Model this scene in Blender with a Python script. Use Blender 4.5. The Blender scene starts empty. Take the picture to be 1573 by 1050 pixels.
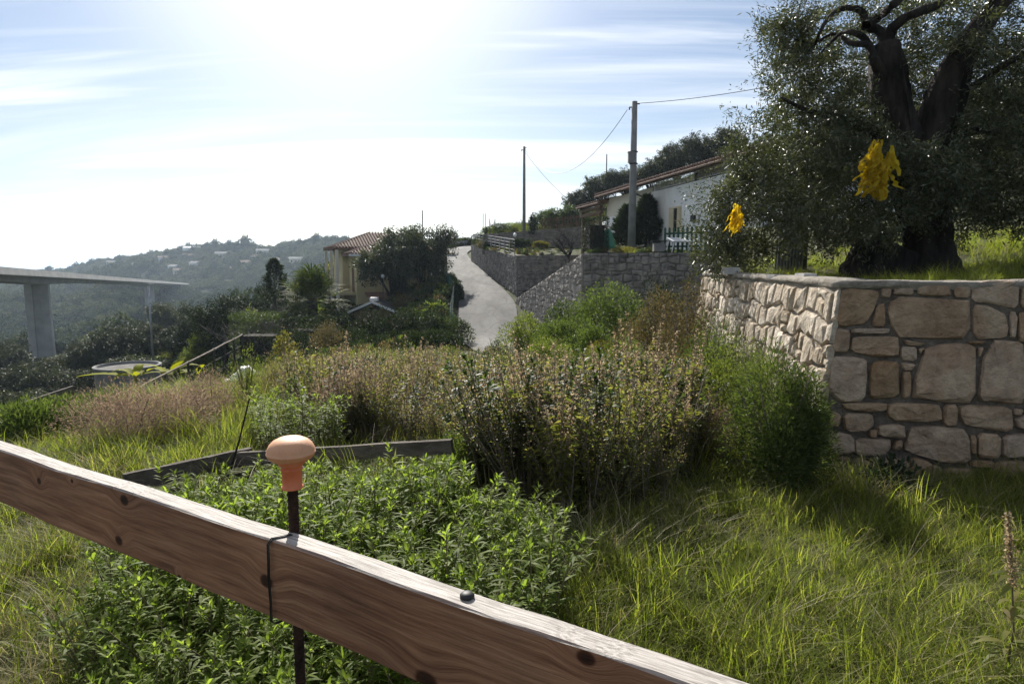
import bpy, math, random
import numpy as np
from mathutils import Vector, Matrix, Quaternion

random.seed(7)
RG = np.random.default_rng(11)
PI = math.pi
SC = bpy.context.scene
COL = SC.collection

# ------------------------------------------------------------------ camera
CAMZ = 1.6
FPX = 1000.0                    # focal length in photo pixels (photo is 1573 x 1050)
TH = math.atan(122.0 / FPX)     # the lens looks down a little
cam_d = bpy.data.cameras.new('camera')
cam = bpy.data.objects.new('camera', cam_d)
COL.objects.link(cam)
cam.location = (0, 0, CAMZ)
cam.rotation_euler = (PI / 2 - TH, 0, 0)
cam_d.sensor_width = 36
cam_d.lens = 36 * FPX / 1573
cam_d.clip_start = 0.05
cam_d.clip_end = 40000
SC.camera = cam

# ------------------------------------------------------------------ sky, sun
SUN_AZ = math.radians(-14)      # left of straight ahead
SUN_EL = math.radians(34.5)
w = bpy.data.worlds.new('World')
SC.world = w
w.use_nodes = True
wn, wl = w.node_tree.nodes, w.node_tree.links
wn.clear()
def wnode(t, **k):
    n = wn.new(t)
    for a, b in k.items():
        setattr(n, a, b)
    return n
w_out = wnode('ShaderNodeOutputWorld')
w_bg = wnode('ShaderNodeBackground')
w_bg.inputs['Strength'].default_value = 0.054
w_sky = wnode('ShaderNodeTexSky', sky_type='NISHITA', sun_disc=False)
w_sky.sun_elevation = SUN_EL
w_sky.sun_rotation = SUN_AZ
w_sky.altitude = 60
w_sky.air_density = 1.0
w_sky.dust_density = 0.8
w_sky.ozone_density = 3.0
w_tc = wnode('ShaderNodeTexCoord')
w_sep = wnode('ShaderNodeSeparateXYZ')
wl.new(w_tc.outputs['Generated'], w_sep.inputs[0])
def wmath(op, a, b=None, c=None, clamp=False):
    n = wnode('ShaderNodeMath', operation=op, use_clamp=clamp)
    for i, v in enumerate((a, b, c)):
        if v is None:
            continue
        if isinstance(v, (int, float)):
            n.inputs[i].default_value = v
        else:
            wl.new(v, n.inputs[i])
    return n.outputs[0]
zc = wmath('ADD', wmath('MAXIMUM', w_sep.outputs[2], 0.0), 0.12)
cu = wmath('DIVIDE', w_sep.outputs[0], zc)
cv = wmath('DIVIDE', w_sep.outputs[1], zc)
w_cmb = wnode('ShaderNodeCombineXYZ')
wl.new(cu, w_cmb.inputs[0]); wl.new(cv, w_cmb.inputs[1])
def cirrus(rot, scl, noise_scale, lo, hi, dist=0.6, off=(0, 0, 0)):
    mp = wnode('ShaderNodeMapping')
    mp.inputs['Rotation'].default_value = (0, 0, math.radians(rot))
    mp.inputs['Scale'].default_value = scl
    mp.inputs['Location'].default_value = off
    wl.new(w_cmb.outputs[0], mp.inputs[0])
    nz = wnode('ShaderNodeTexNoise')
    nz.inputs['Scale'].default_value = noise_scale
    nz.inputs['Detail'].default_value = 8
    nz.inputs['Roughness'].default_value = 0.55
    nz.inputs['Distortion'].default_value = dist
    wl.new(mp.outputs[0], nz.inputs['Vector'])
    mr = wnode('ShaderNodeMapRange', interpolation_type='SMOOTHSTEP')
    mr.inputs['From Min'].default_value = lo
    mr.inputs['From Max'].default_value = hi
    wl.new(nz.outputs['Fac'], mr.inputs['Value'])
    return mr.outputs[0]
c1 = cirrus(-28, (0.22, 1.5, 1), 1.3, 0.46, 0.70, 0.5, (3.1, 0.4, 0))
c2 = cirrus(10, (0.35, 0.9, 1), 0.8, 0.42, 0.74, 0.8, (2.7, 6.0, 0))
c3_ = cirrus(-24, (0.16, 2.6, 1), 2.2, 0.50, 0.72, 0.3, (1.3, 5.2, 0))
cl = wmath('MAXIMUM', wmath('MULTIPLY', c1, 0.85), wmath('MULTIPLY', c2, 0.8), clamp=True)
cl = wmath('MAXIMUM', cl, wmath('MULTIPLY', c3_, 0.24), clamp=True)
w_dot = wnode('ShaderNodeVectorMath', operation='DOT_PRODUCT')
wl.new(w_tc.outputs['Generated'], w_dot.inputs[0])
w_dot.inputs[1].default_value = (math.sin(SUN_AZ) * math.cos(SUN_EL), math.cos(SUN_AZ) * math.cos(SUN_EL), math.sin(SUN_EL))
w_near = wnode('ShaderNodeMapRange', interpolation_type='SMOOTHSTEP')
w_near.inputs['From Min'].default_value = 0.905
w_near.inputs['From Max'].default_value = 0.985
wl.new(w_dot.outputs['Value'], w_near.inputs['Value'])
cl = wmath('MAXIMUM', cl, wmath('MULTIPLY', w_near.outputs[0], wmath('ADD', 0.6, wmath('MULTIPLY', c2, 0.5))), clamp=True)
w_mix = wnode('ShaderNodeMix', data_type='RGBA')
wl.new(cl, w_mix.inputs['Factor'])
wl.new(w_sky.outputs[0], w_mix.inputs['A'])
w_mix.inputs['B'].default_value = (12.0, 12.3, 12.8, 1)
wl.new(w_mix.outputs['Result'], w_bg.inputs['Color'])
wl.new(w_bg.outputs[0], w_out.inputs['Surface'])

sun_d = bpy.data.lights.new('sun', 'SUN')
sun_d.energy = 5.0
sun_d.angle = math.radians(0.5)
sun_d.color = (1.0, 0.95, 0.87)
sun = bpy.data.objects.new('sun', sun_d)
COL.objects.link(sun)
sdir = Vector((math.sin(SUN_AZ) * math.cos(SUN_EL), math.cos(SUN_AZ) * math.cos(SUN_EL), math.sin(SUN_EL)))
sun.rotation_euler = sdir.to_track_quat('Z', 'Y').to_euler()
sun.location = (0, 0, 200)

vs = SC.view_settings
vs.view_transform = 'Standard'
try:
    vs.look = 'None'
except TypeError:
    pass
vs.gamma = 1
vs.use_curve_mapping = False
vs.exposure = 0.84
SC.cycles.max_bounces = 7
SC.cycles.transparent_max_bounces = 6
SC.cycles.volume_bounces = 1

# ------------------------------------------------------------------ helpers
def at(px, py, Y):
    u = (px - 786.5) / FPX
    v = (525 - py) / FPX
    dy = math.cos(TH) + v * math.sin(TH)
    dz = v * math.cos(TH) - math.sin(TH)
    k = Y / dy
    return Vector((u * k, Y, CAMZ + dz * k))

def tag(o, label=None, cat=None, group=None, kind=None):
    if label: o['label'] = label
    if cat: o['category'] = cat
    if group: o['group'] = group
    if kind: o['kind'] = kind
    return o

def thing(name, label, cat, loc=(0, 0, 0), group=None, rz=0.0):
    o = bpy.data.objects.new(name, None)
    o.empty_display_size = 0.2
    COL.objects.link(o)
    o.location = loc
    o.rotation_euler = (0, 0, rz)
    return tag(o, label, cat, group, 'thing')

def link(name, me, parent=None, loc=None):
    o = bpy.data.objects.new(name, me)
    COL.objects.link(o)
    if parent is not None:
        o.parent = parent
    if loc is not None:
        o.location = loc
    return o

def np_mesh(name, V, Fs, mats, mi=None, smooth=False):
    """V (n,3); Fs = list of (m,k) index arrays; mats list; mi = material index per array"""
    me = bpy.data.meshes.new(name)
    V = np.asarray(V, dtype=np.float32)
    me.vertices.add(len(V))
    me.vertices.foreach_set('co', V.ravel())
    Fs = [np.asarray(f, dtype=np.int32) for f in Fs]
    loops = np.concatenate([f.ravel() for f in Fs])
    cnt = np.concatenate([np.full(len(f), f.shape[1], dtype=np.int32) for f in Fs])
    st = np.concatenate([[0], np.cumsum(cnt)[:-1]]).astype(np.int32)
    me.loops.add(len(loops))
    me.loops.foreach_set('vertex_index', loops)
    me.polygons.add(len(cnt))
    me.polygons.foreach_set('loop_start', st)
    me.polygons.foreach_set('loop_total', cnt)
    if mi is not None:
        a = np.concatenate([np.full(len(f), i, dtype=np.int32) for f, i in zip(Fs, mi)])
        me.polygons.foreach_set('material_index', a)
    if smooth:
        me.polygons.foreach_set('use_smooth', np.ones(len(cnt), dtype=bool))
    for m in mats:
        me.materials.append(m)
    me.update(calc_edges=True)
    me.validate()
    return me

class MB:
    def __init__(self):
        self.v, self.f, self.m = [], [], []
        self.cur = 0
    def add(self, vs_, fs_):
        b = len(self.v)
        self.v += [tuple(p) for p in vs_]
        for f in fs_:
            self.f.append(tuple(b + i for i in f))
            self.m.append(self.cur)
        return b
    def frame(self, c, hx, hy, hz):
        c, hx, hy, hz = Vector(c), Vector(hx), Vector(hy), Vector(hz)
        p = [c + a * hx + b * hy + d * hz for d in (-1, 1) for b in (-1, 1) for a in (-1, 1)]
        self.add(p, [(0, 2, 3, 1), (4, 5, 7, 6), (0, 1, 5, 4), (2, 6, 7, 3), (0, 4, 6, 2), (1, 3, 7, 5)])
    def box(self, c, s, rz=0.0):
        cz, sz = math.cos(rz), math.sin(rz)
        self.frame(c, (s[0] / 2 * cz, s[0] / 2 * sz, 0), (-s[1] / 2 * sz, s[1] / 2 * cz, 0), (0, 0, s[2] / 2))
    def bar(self, a, b, w_, h, up=(0, 0, 1)):
        a, b, up = Vector(a), Vector(b), Vector(up)
        d = (b - a).normalized()
        s = d.cross(up).normalized()
        u = s.cross(d)
        self.frame((a + b) / 2, (b - a) / 2, s * w_ / 2, u * h / 2)
    def tube(self, pts, r, n=6, cap=True):
        pts = [Vector(p) for p in pts]
        if not isinstance(r, (list, tuple)):
            r = [r] * len(pts)
        base = len(self.v)
        d0 = (pts[1] - pts[0]).normalized()
        ref = Vector((1, 0, 0)) if abs(d0.x) < 0.8 else Vector((0, 1, 0))
        for i, p in enumerate(pts):
            d = (pts[min(i + 1, len(pts) - 1)] - pts[max(i - 1, 0)]).normalized()
            s = d.cross(ref).normalized()
            ref2 = s.cross(d)
            for k in range(n):
                an = 2 * PI * k / n
                self.v.append(tuple(p + (s * math.cos(an) + ref2 * math.sin(an)) * r[i]))
        for i in range(len(pts) - 1):
            for k in range(n):
                a = base + i * n + k
                b = base + i * n + (k + 1) % n
                self.f.append((a, b, b + n, a + n)); self.m.append(self.cur)
        if cap:
            self.f.append(tuple(base + k for k in range(n))[::-1]); self.m.append(self.cur)
            e = base + (len(pts) - 1) * n
            self.f.append(tuple(e + k for k in range(n))); self.m.append(self.cur)
    def lathe(self, c, prof, n=20, cap=True):
        c = Vector(c)
        base = len(self.v)
        for r, z in prof:
            for k in range(n):
                an = 2 * PI * k / n
                self.v.append((c.x + r * math.cos(an), c.y + r * math.sin(an), c.z + z))
        for i in range(len(prof) - 1):
            for k in range(n):
                a = base + i * n + k
                b = base + i * n + (k + 1) % n
                self.f.append((a, b, b + n, a + n)); self.m.append(self.cur)
        if not cap:
            return
        self.f.append(tuple(base + k for k in range(n))[::-1]); self.m.append(self.cur)
        e = base + (len(prof) - 1) * n
        self.f.append(tuple(e + k for k in range(n))); self.m.append(self.cur)
    def mesh(self, name, mats, off=(0, 0, 0), smooth=False):
        me = bpy.data.meshes.new(name)
        o = Vector(off)
        me.from_pydata([(x - o.x, y - o.y, z - o.z) for x, y, z in self.v], [], self.f)
        mats = mats if isinstance(mats, (list, tuple)) else [mats]
        for m in mats:
            me.materials.append(m)
        if len(mats) > 1:
            me.polygons.foreach_set('material_index', self.m)
        if smooth:
            me.polygons.foreach_set('use_smooth', [True] * len(me.polygons))
        me.update()
        return me
    def build(self, name, mats, parent=None, smooth=False, off=None):
        """world coordinates in; stored relative to the (unrotated) parent chain"""
        if off is None:
            off = Vector((0, 0, 0))
            p = parent
            while p is not None:
                off = off + Vector(p.location)
                p = p.parent
        return link(name, self.mesh(name, mats, off, smooth), parent)

def copy_tree(o, parent=None):
    c = o.copy()
    COL.objects.link(c)
    if parent is not None:
        c.parent = parent
    for ch in [x for x in list(o.children)]:
        copy_tree(ch, c)
    return c

# ------------------------------------------------------------------ materials
def _n(nt, t, **k):
    n = nt.nodes.new(t)
    for a, b in k.items():
        setattr(n, a, b)
    return n

def ramp(nt, fac, cols):
    r = _n(nt, 'ShaderNodeValToRGB')
    e = r.color_ramp.elements
    while len(e) < len(cols):
        e.new(0.5)
    for i, (p, c) in enumerate(cols):
        e[i].position = p
        e[i].color = (*c, 1)
    nt.links.new(fac, r.inputs[0])
    return r.outputs[0]

def noise(nt, vec, scale, detail=5, rough=0.55, dist=0.0):
    n = _n(nt, 'ShaderNodeTexNoise')
    n.inputs['Scale'].default_value = scale
    n.inputs['Detail'].default_value = detail
    n.inputs['Roughness'].default_value = rough
    n.inputs['Distortion'].default_value = dist
    if vec is not None:
        nt.links.new(vec, n.inputs['Vector'])
    return n.outputs['Fac']

def mapped(nt, scale=(1, 1, 1), rot=(0, 0, 0), coord='Object'):
    t = _n(nt, 'ShaderNodeTexCoord')
    m = _n(nt, 'ShaderNodeMapping')
    m.inputs['Scale'].default_value = scale
    m.inputs['Rotation'].default_value = rot
    nt.links.new(t.outputs[coord], m.inputs[0])
    return m.outputs[0]

def mixc(nt, fac, a, b, mode='MIX'):
    m = _n(nt, 'ShaderNodeMix', data_type='RGBA', blend_type=mode)
    for sock, v in (('Factor', fac), ('A', a), ('B', b)):
        if isinstance(v, (int, float)):
            m.inputs[sock].default_value = v
        elif isinstance(v, tuple):
            m.inputs[sock].default_value = (*v, 1)
        else:
            nt.links.new(v, m.inputs[sock])
    return m.outputs['Result']

def newmat(name):
    m = bpy.data.materials.new(name)
    m.use_nodes = True
    nt = m.node_tree
    nt.nodes.clear()
    out = _n(nt, 'ShaderNodeOutputMaterial')
    b = _n(nt, 'ShaderNodeBsdfPrincipled')
    nt.links.new(b.outputs[0], out.inputs[0])
    return m, nt, b, out

def M(name, c1, c2, scale=4, rough=0.85, bump=0.0, bscale=None, metal=0.0, spec=0.3,
      stretch=(1, 1, 1), rnd=0.0, c3=None, s3=0.8, lo=0.35, hi=0.65, mott=0):
    m, nt, b, out = newmat(name)
    vec = mapped(nt, stretch)
    f = noise(nt, vec, scale)
    col = ramp(nt, f, [(lo, c1), (hi, c2)])
    if c3 is not None:
        f3 = noise(nt, vec, scale * s3 * 0.3, 4)
        k = ramp(nt, f3, [(0.5, (0, 0, 0)), (0.68, (1, 1, 1))])
        col = mixc(nt, k, col, c3)
    if mott:
        mo = ramp(nt, noise(nt, vec, mott, 9, 0.72, 0.4), [(0.30, (0.55, 0.54, 0.53)), (0.5, (0.98, 0.98, 0.98)), (0.72, (1.22, 1.2, 1.16))])
        col = mixc(nt, 0.85, col, mo, 'MULTIPLY')
    if rnd:
        oi = _n(nt, 'ShaderNodeObjectInfo')
        mr = _n(nt, 'ShaderNodeMapRange')
        mr.inputs['To Min'].default_value = 1 - rnd
        mr.inputs['To Max'].default_value = 1 + rnd
        nt.links.new(oi.outputs['Random'], mr.inputs['Value'])
        hs = _n(nt, 'ShaderNodeHueSaturation')
        nt.links.new(mr.outputs[0], hs.inputs['Value'])
        mr2 = _n(nt, 'ShaderNodeMapRange')
        mr2.inputs['To Min'].default_value = 1.12
        mr2.inputs['To Max'].default_value = 0.75
        nt.links.new(oi.outputs['Random'], mr2.inputs['Value'])
        nt.links.new(mr2.outputs[0], hs.inputs['Saturation'])
        nt.links.new(col, hs.inputs['Color'])
        col = hs.outputs[0]
    nt.links.new(col, b.inputs['Base Color'])
    b.inputs['Roughness'].default_value = rough
    b.inputs['Metallic'].default_value = metal
    b.inputs['Specular IOR Level'].default_value = spec
    if bump:
        fb = noise(nt, vec, bscale or scale * 3, 8, 0.65)
        bp = _n(nt, 'ShaderNodeBump')
        bp.inputs['Strength'].default_value = min(1.0, bump)
        bp.inputs['Distance'].default_value = 0.03 * max(1, bump)
        nt.links.new(fb, bp.inputs['Height'])
        nt.links.new(bp.outputs[0], b.inputs['Normal'])
    return m

def LEAF(name, cols, trans=0.4, rough=0.5, spec=0.4, tcol=None):
    """leaf: colour varies leaf by leaf, part of the light comes through it"""
    m, nt, b, out = newmat(name)
    g = _n(nt, 'ShaderNodeNewGeometry')
    n = len(cols)
    col = ramp(nt, g.outputs['Random Per Island'], [(i / max(1, n - 1), c) for i, c in enumerate(cols)])
    oi = _n(nt, 'ShaderNodeObjectInfo')
    mr = _n(nt, 'ShaderNodeMapRange')
    mr.inputs['To Min'].default_value = 0.75
    mr.inputs['To Max'].default_value = 1.25
    nt.links.new(oi.outputs['Random'], mr.inputs['Value'])
    hs = _n(nt, 'ShaderNodeHueSaturation')
    nt.links.new(mr.outputs[0], hs.inputs['Value'])
    nt.links.new(col, hs.inputs['Color'])
    col = hs.outputs[0]
    nt.links.new(col, b.inputs['Base Color'])
    b.inputs['Roughness'].default_value = rough
    b.inputs['Specular IOR Level'].default_value = spec
    tr = _n(nt, 'ShaderNodeBsdfTranslucent')
    if tcol:
        c = mixc(nt, 1.0, col, tcol, 'MULTIPLY')
    else:
        c = mixc(nt, 1.0, col, (1.35, 1.45, 0.6), 'MULTIPLY')
    nt.links.new(c, tr.inputs[0])
    mx = _n(nt, 'ShaderNodeMixShader')
    mx.inputs[0].default_value = trans
    nt.links.new(b.outputs[0], mx.inputs[1])
    nt.links.new(tr.outputs[0], mx.inputs[2])
    nt.links.new(mx.outputs[0], out.inputs[0])
    return m

MT = {}
MT['stone'] = M('stone', (0.32, 0.22, 0.14), (0.49, 0.365, 0.245), 4, 0.9, 1.6, 14, rnd=0.2, c3=(0.38, 0.245, 0.15), s3=2.2, mott=13)
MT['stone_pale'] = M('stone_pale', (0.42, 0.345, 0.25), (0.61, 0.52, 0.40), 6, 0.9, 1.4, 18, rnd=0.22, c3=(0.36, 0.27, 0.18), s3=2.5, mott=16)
MT['stone_grey'] = M('stone_grey', (0.12, 0.11, 0.10), (0.27, 0.24, 0.21), 3, 0.95, 1.0, 9, rnd=0.3)
MT['mortar'] = M('mortar', (0.13, 0.11, 0.09), (0.23, 0.20, 0.165), 9, 0.95, 1.4, 40, mott=30)
MT['mortar_grey'] = M('mortar_grey', (0.09, 0.084, 0.077), (0.17, 0.16, 0.145), 3, 0.95, 1.0, 12)
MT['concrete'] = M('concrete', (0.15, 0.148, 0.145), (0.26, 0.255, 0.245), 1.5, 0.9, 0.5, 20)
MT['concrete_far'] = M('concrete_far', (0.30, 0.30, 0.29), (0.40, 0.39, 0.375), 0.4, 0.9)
MT['asphalt'] = M('asphalt', (0.075, 0.073, 0.069), (0.125, 0.122, 0.115), 0.9, 0.9, 0.8, 30, c3=(0.17, 0.165, 0.155), s3=1.2, stretch=(1.6, 0.35, 1), mott=1.2)
MT['dirt'] = M('dirt', (0.13, 0.10, 0.065), (0.24, 0.20, 0.14), 2, 0.95, 1.0, 20, c3=(0.10, 0.12, 0.04), s3=1.0)
MT['bark'] = M('bark', (0.016, 0.013, 0.011), (0.06, 0.05, 0.042), 7, 0.95, 2.5, 22, stretch=(1, 1, 0.3))
MT['bark_grey'] = M('bark_grey', (0.09, 0.08, 0.07), (0.20, 0.18, 0.16), 5, 0.95, 1.2, 14, stretch=(1, 1, 0.3))
MT['twig'] = M('twig', (0.12, 0.095, 0.075), (0.24, 0.20, 0.16), 6, 0.9)
MT['stem'] = M('stem', (0.10, 0.09, 0.045), (0.17, 0.14, 0.08), 6, 0.9)
MT['plank_old'] = M('plank_old', (0.085, 0.072, 0.06), (0.175, 0.15, 0.125), 5, 0.9, 0.8, 20, stretch=(0.25, 3, 3))
MT['white_wall'] = M('white_wall', (0.74, 0.74, 0.74), (0.84, 0.84, 0.83), 0.8, 0.9, 0.2, 30, c3=(0.66, 0.64, 0.60), s3=1.5)
MT['cream_wall'] = M('cream_wall', (0.56, 0.52, 0.42), (0.64, 0.60, 0.49), 0.8, 0.9, 0.2, 30)
MT['yellow_wall'] = M('yellow_wall', (0.42, 0.36, 0.20), (0.50, 0.44, 0.26), 0.5, 0.9, 0.2, 30)
MT['tile'] = M('tile', (0.10, 0.062, 0.047), (0.21, 0.135, 0.10), 4, 0.9, 0.5, 12)
MT['timber'] = M('timber', (0.09, 0.055, 0.03), (0.16, 0.10, 0.06), 4, 0.8)
MT['green_paint'] = M('green_paint', (0.012, 0.05, 0.028), (0.02, 0.075, 0.045), 5, 0.6)
MT['green_net'] = M('green_net', (0.015, 0.07, 0.05), (0.03, 0.11, 0.08), 3, 0.7)
MT['dark_metal'] = M('dark_metal', (0.03, 0.03, 0.03), (0.06, 0.058, 0.055), 8, 0.55, metal=0.5)
MT['grey_metal'] = M('grey_metal', (0.28, 0.29, 0.30), (0.40, 0.41, 0.42), 6, 0.45, 0.2, 30, metal=0.6)
MT['rust'] = M('rust', (0.035, 0.02, 0.014), (0.10, 0.05, 0.032), 40, 0.9, 1.0, 160)
MT['white_metal'] = M('white_metal', (0.6, 0.6, 0.6), (0.72, 0.72, 0.72), 5, 0.4)
MT['white_plastic'] = M('white_plastic', (0.70, 0.70, 0.70), (0.82, 0.82, 0.82), 3, 0.4, 0.6, 12)
MT['glass_dark'] = M('glass_dark', (0.02, 0.022, 0.025), (0.04, 0.042, 0.048), 1, 0.08, spec=0.6)
MT['pvc_green'] = M('pvc_green', (0.05, 0.20, 0.12), (0.08, 0.26, 0.17), 3, 0.5)
MT['shutter'] = M('shutter', (0.50, 0.43, 0.28), (0.58, 0.50, 0.34), 3, 0.7)
MT['pole_concrete'] = M('pole_concrete', (0.17, 0.17, 0.17), (0.26, 0.26, 0.255), 2, 0.9, 0.4, 25)
MT['brick_block'] = M('brick_block', (0.42, 0.40, 0.38), (0.55, 0.53, 0.50), 8, 0.9, 0.6, 40)
MT['plastic_orange'] = None

def plastic_orange():
    m, nt, b, out = newmat('plastic_orange')
    vec = mapped(nt)
    f = noise(nt, vec, 30, 5)
    col = ramp(nt, f, [(0.35, (0.62, 0.15, 0.055)), (0.7, (0.68, 0.215, 0.095))])
    t = _n(nt, 'ShaderNodeTexCoord')
    s = _n(nt, 'ShaderNodeSeparateXYZ')
    nt.links.new(t.outputs['Object'], s.inputs[0])
    f2 = noise(nt, vec, 70, 4)
    a = _n(nt, 'ShaderNodeMath', operation='MULTIPLY_ADD')
    nt.links.new(f2, a.inputs[0]); a.inputs[1].default_value = 0.02
    nt.links.new(s.outputs[2], a.inputs[2])
    k = ramp(nt, a.outputs[0], [(0.052, (0, 0, 0)), (0.078, (1, 1, 1))])
    col = mixc(nt, k, col, (0.66, 0.345, 0.19))      # paler colour towards the top of the cap
    sc_ = ramp(nt, noise(nt, vec, 38, 9, 0.75, 0.6), [(0.30, (0.62, 0.58, 0.54)), (0.44, (0.97, 0.97, 0.97)), (0.70, (1.06, 1.05, 1.04))])
    col = mixc(nt, 0.9, col, sc_, 'MULTIPLY')
    nt.links.new(col, b.inputs['Base Color'])
    b.inputs['Roughness'].default_value = 0.6
    b.inputs['Subsurface Weight'].default_value = 0.25
    b.inputs['Subsurface Radius'].default_value = (0.02, 0.008, 0.004)
    b.inputs['Subsurface Scale'].default_value = 0.5
    bp = _n(nt, 'ShaderNodeBump')
    bp.inputs['Strength'].default_value = 0.15
    bp.inputs['Distance'].default_value = 0.003
    nt.links.new(noise(nt, vec, 220, 4), bp.inputs['Height'])
    nt.links.new(bp.outputs[0], b.inputs['Normal'])
    return m
MT['plastic_orange'] = plastic_orange()

def asphalt():
    m = MT['asphalt']; nt = m.node_tree
    b = [n for n in nt.nodes if n.type == 'BSDF_PRINCIPLED'][0]
    src = b.inputs['Base Color'].links[0].from_socket
    vec = mapped(nt, (1, .55, 1))
    v = _n(nt, 'ShaderNodeTexVoronoi', feature='DISTANCE_TO_EDGE')
    v.inputs['Scale'].default_value = .45
    d = _n(nt, 'ShaderNodeVectorMath', operation='ADD')
    nz = _n(nt, 'ShaderNodeTexNoise'); nz.inputs['Scale'].default_value = 1.3; nz.inputs['Detail'].default_value = 5
    nt.links.new(vec, nz.inputs['Vector'])
    nt.links.new(vec, d.inputs[0]); nt.links.new(nz.outputs['Color'], d.inputs[1])
    nt.links.new(d.outputs[0], v.inputs['Vector'])
    cr = ramp(nt, v.outputs['Distance'], [(0.0, (.55, .55, .55)), (0.035, (1, 1, 1))])
    col = mixc(nt, 1.0, src, cr, 'MULTIPLY')
    v2 = _n(nt, 'ShaderNodeTexVoronoi'); v2.inputs['Scale'].default_value = .16
    nt.links.new(d.outputs[0], v2.inputs['Vector'])
    sep = _n(nt, 'ShaderNodeSeparateXYZ'); nt.links.new(v2.outputs['Color'], sep.inputs[0])
    pt = ramp(nt, sep.outputs[0], [(0.25, (.78, .78, .78)), (0.6, (1.05, 1.05, 1.05))])
    col = mixc(nt, 1.0, col, pt, 'MULTIPLY')
    nt.links.new(col, b.inputs['Base Color'])
asphalt()

def rail_wood(knots):
    """weathered softwood; X runs along the board, knots = (x, z, r)"""
    m, nt, b, out = newmat('rail_wood')
    t = _n(nt, 'ShaderNodeTexCoord')
    obj = t.outputs['Object']
    mp = _n(nt, 'ShaderNodeMapping')
    mp.inputs['Scale'].default_value = (1.0, 1.0, 1.0)
    nt.links.new(obj, mp.inputs[0])
    vec = mp.outputs[0]
    # knot field: distance to each knot, stretched along the grain
    kmin = None
    for (kx, kz, kr) in knots:
        vm = _n(nt, 'ShaderNodeVectorMath', operation='SUBTRACT')
        nt.links.new(vec, vm.inputs[0]); vm.inputs[1].default_value = (kx, 0, kz)
        vs2 = _n(nt, 'ShaderNodeVectorMath', operation='MULTIPLY')
        nt.links.new(vm.outputs[0], vs2.inputs[0]); vs2.inputs[1].default_value = (0.75 / kr, 0.2 / kr, 1.0 / kr)
        ln = _n(nt, 'ShaderNodeVectorMath', operation='LENGTH')
        nt.links.new(vs2.outputs[0], ln.inputs[0])
        if kmin is None:
            kmin = ln.outputs['Value']
        else:
            mn = _n(nt, 'ShaderNodeMath', operation='MINIMUM')
            nt.links.new(kmin, mn.inputs[0]); nt.links.new(ln.outputs['Value'], mn.inputs[1])
            kmin = mn.outputs[0]
    wob = _n(nt, 'ShaderNodeMapRange', interpolation_type='SMOOTHSTEP')
    wob.inputs['From Min'].default_value = 0.4
    wob.inputs['From Max'].default_value = 4.0
    wob.inputs['To Min'].default_value = 0.022
    wob.inputs['To Max'].default_value = 0.0
    nt.links.new(kmin, wob.inputs['Value'])
    # grain coordinate = z pushed by knots and slow waviness
    sp = _n(nt, 'ShaderNodeSeparateXYZ')
    nt.links.new(vec, sp.inputs[0])
    slow = noise(nt, vec, 1.7, 3)
    a1 = _n(nt, 'ShaderNodeMath', operation='MULTIPLY_ADD')
    nt.links.new(slow, a1.inputs[0]); a1.inputs[1].default_value = 0.035
    nt.links.new(sp.outputs[2], a1.inputs[2])
    a2 = _n(nt, 'ShaderNodeMath', operation='ADD')
    nt.links.new(a1.outputs[0], a2.inputs[0]); nt.links.new(wob.outputs[0], a2.inputs[1])
    cb = _n(nt, 'ShaderNodeCombineXYZ')
    sx = _n(nt, 'ShaderNodeMath', operation='MULTIPLY')
    nt.links.new(sp.outputs[0], sx.inputs[0]); sx.inputs[1].default_value = 0.045
    nt.links.new(sx.outputs[0], cb.inputs[0])
    nt.links.new(sp.outputs[1], cb.inputs[1])
    nt.links.new(a2.outputs[0], cb.inputs[2])
    g1 = noise(nt, cb.outputs[0], 75, 3, 0.6)
    g2 = noise(nt, cb.outputs[0], 230, 4, 0.7)
    col = ramp(nt, g1, [(0.30, (0.16, 0.070, 0.040)), (0.48, (0.29, 0.142, 0.083)), (0.68, (0.40, 0.22, 0.135))])
    fine = ramp(nt, g2, [(0.32, (0.62, 0.60, 0.58)), (0.62, (1.08, 1.06, 1.05))])
    col = mixc(nt, 0.8, col, fine, 'MULTIPLY')
    blot = ramp(nt, noise(nt, vec, 3.2, 5), [(0.35, (0.72, 0.72, 0.74)), (0.7, (1.18, 1.12, 1.05))])
    col = mixc(nt, 0.8, col, blot, 'MULTIPLY')
    kk = ramp(nt, kmin, [(0.3, (0.10, 0.06, 0.045)), (0.95, (0.30, 0.18, 0.13)), (1.7, (1, 1, 1))])
    kf = ramp(nt, kmin, [(0.7, (1, 1, 1)), (2.2, (0, 0, 0))])
    col = mixc(nt, kf, col, kk, 'MULTIPLY')
    # paler grey colour on the faces that look up
    ge = _n(nt, 'ShaderNodeNewGeometry')
    sn = _n(nt, 'ShaderNodeSeparateXYZ')
    nt.links.new(ge.outputs['Normal'], sn.inputs[0])
    up = ramp(nt, sn.outputs[2], [(0.45, (0, 0, 0)), (0.85, (1, 1, 1))])
    gcol = ramp(nt, g2, [(0.35, (0.20, 0.175, 0.15)), (0.6, (0.48, 0.44, 0.40))])
    col = mixc(nt, up, col, gcol)
    nt.links.new(col, b.inputs['Base Color'])
    b.inputs['Roughness'].default_value = 0.72
    b.inputs['Specular IOR Level'].default_value = 0.35
    bp = _n(nt, 'ShaderNodeBump')
    bp.inputs['Strength'].default_value = 0.55
    bp.inputs['Distance'].default_value = 0.004
    nt.links.new(g2, bp.inputs['Height'])
    nt.links.new(bp.outputs[0], b.inputs['Normal'])
    return m

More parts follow.
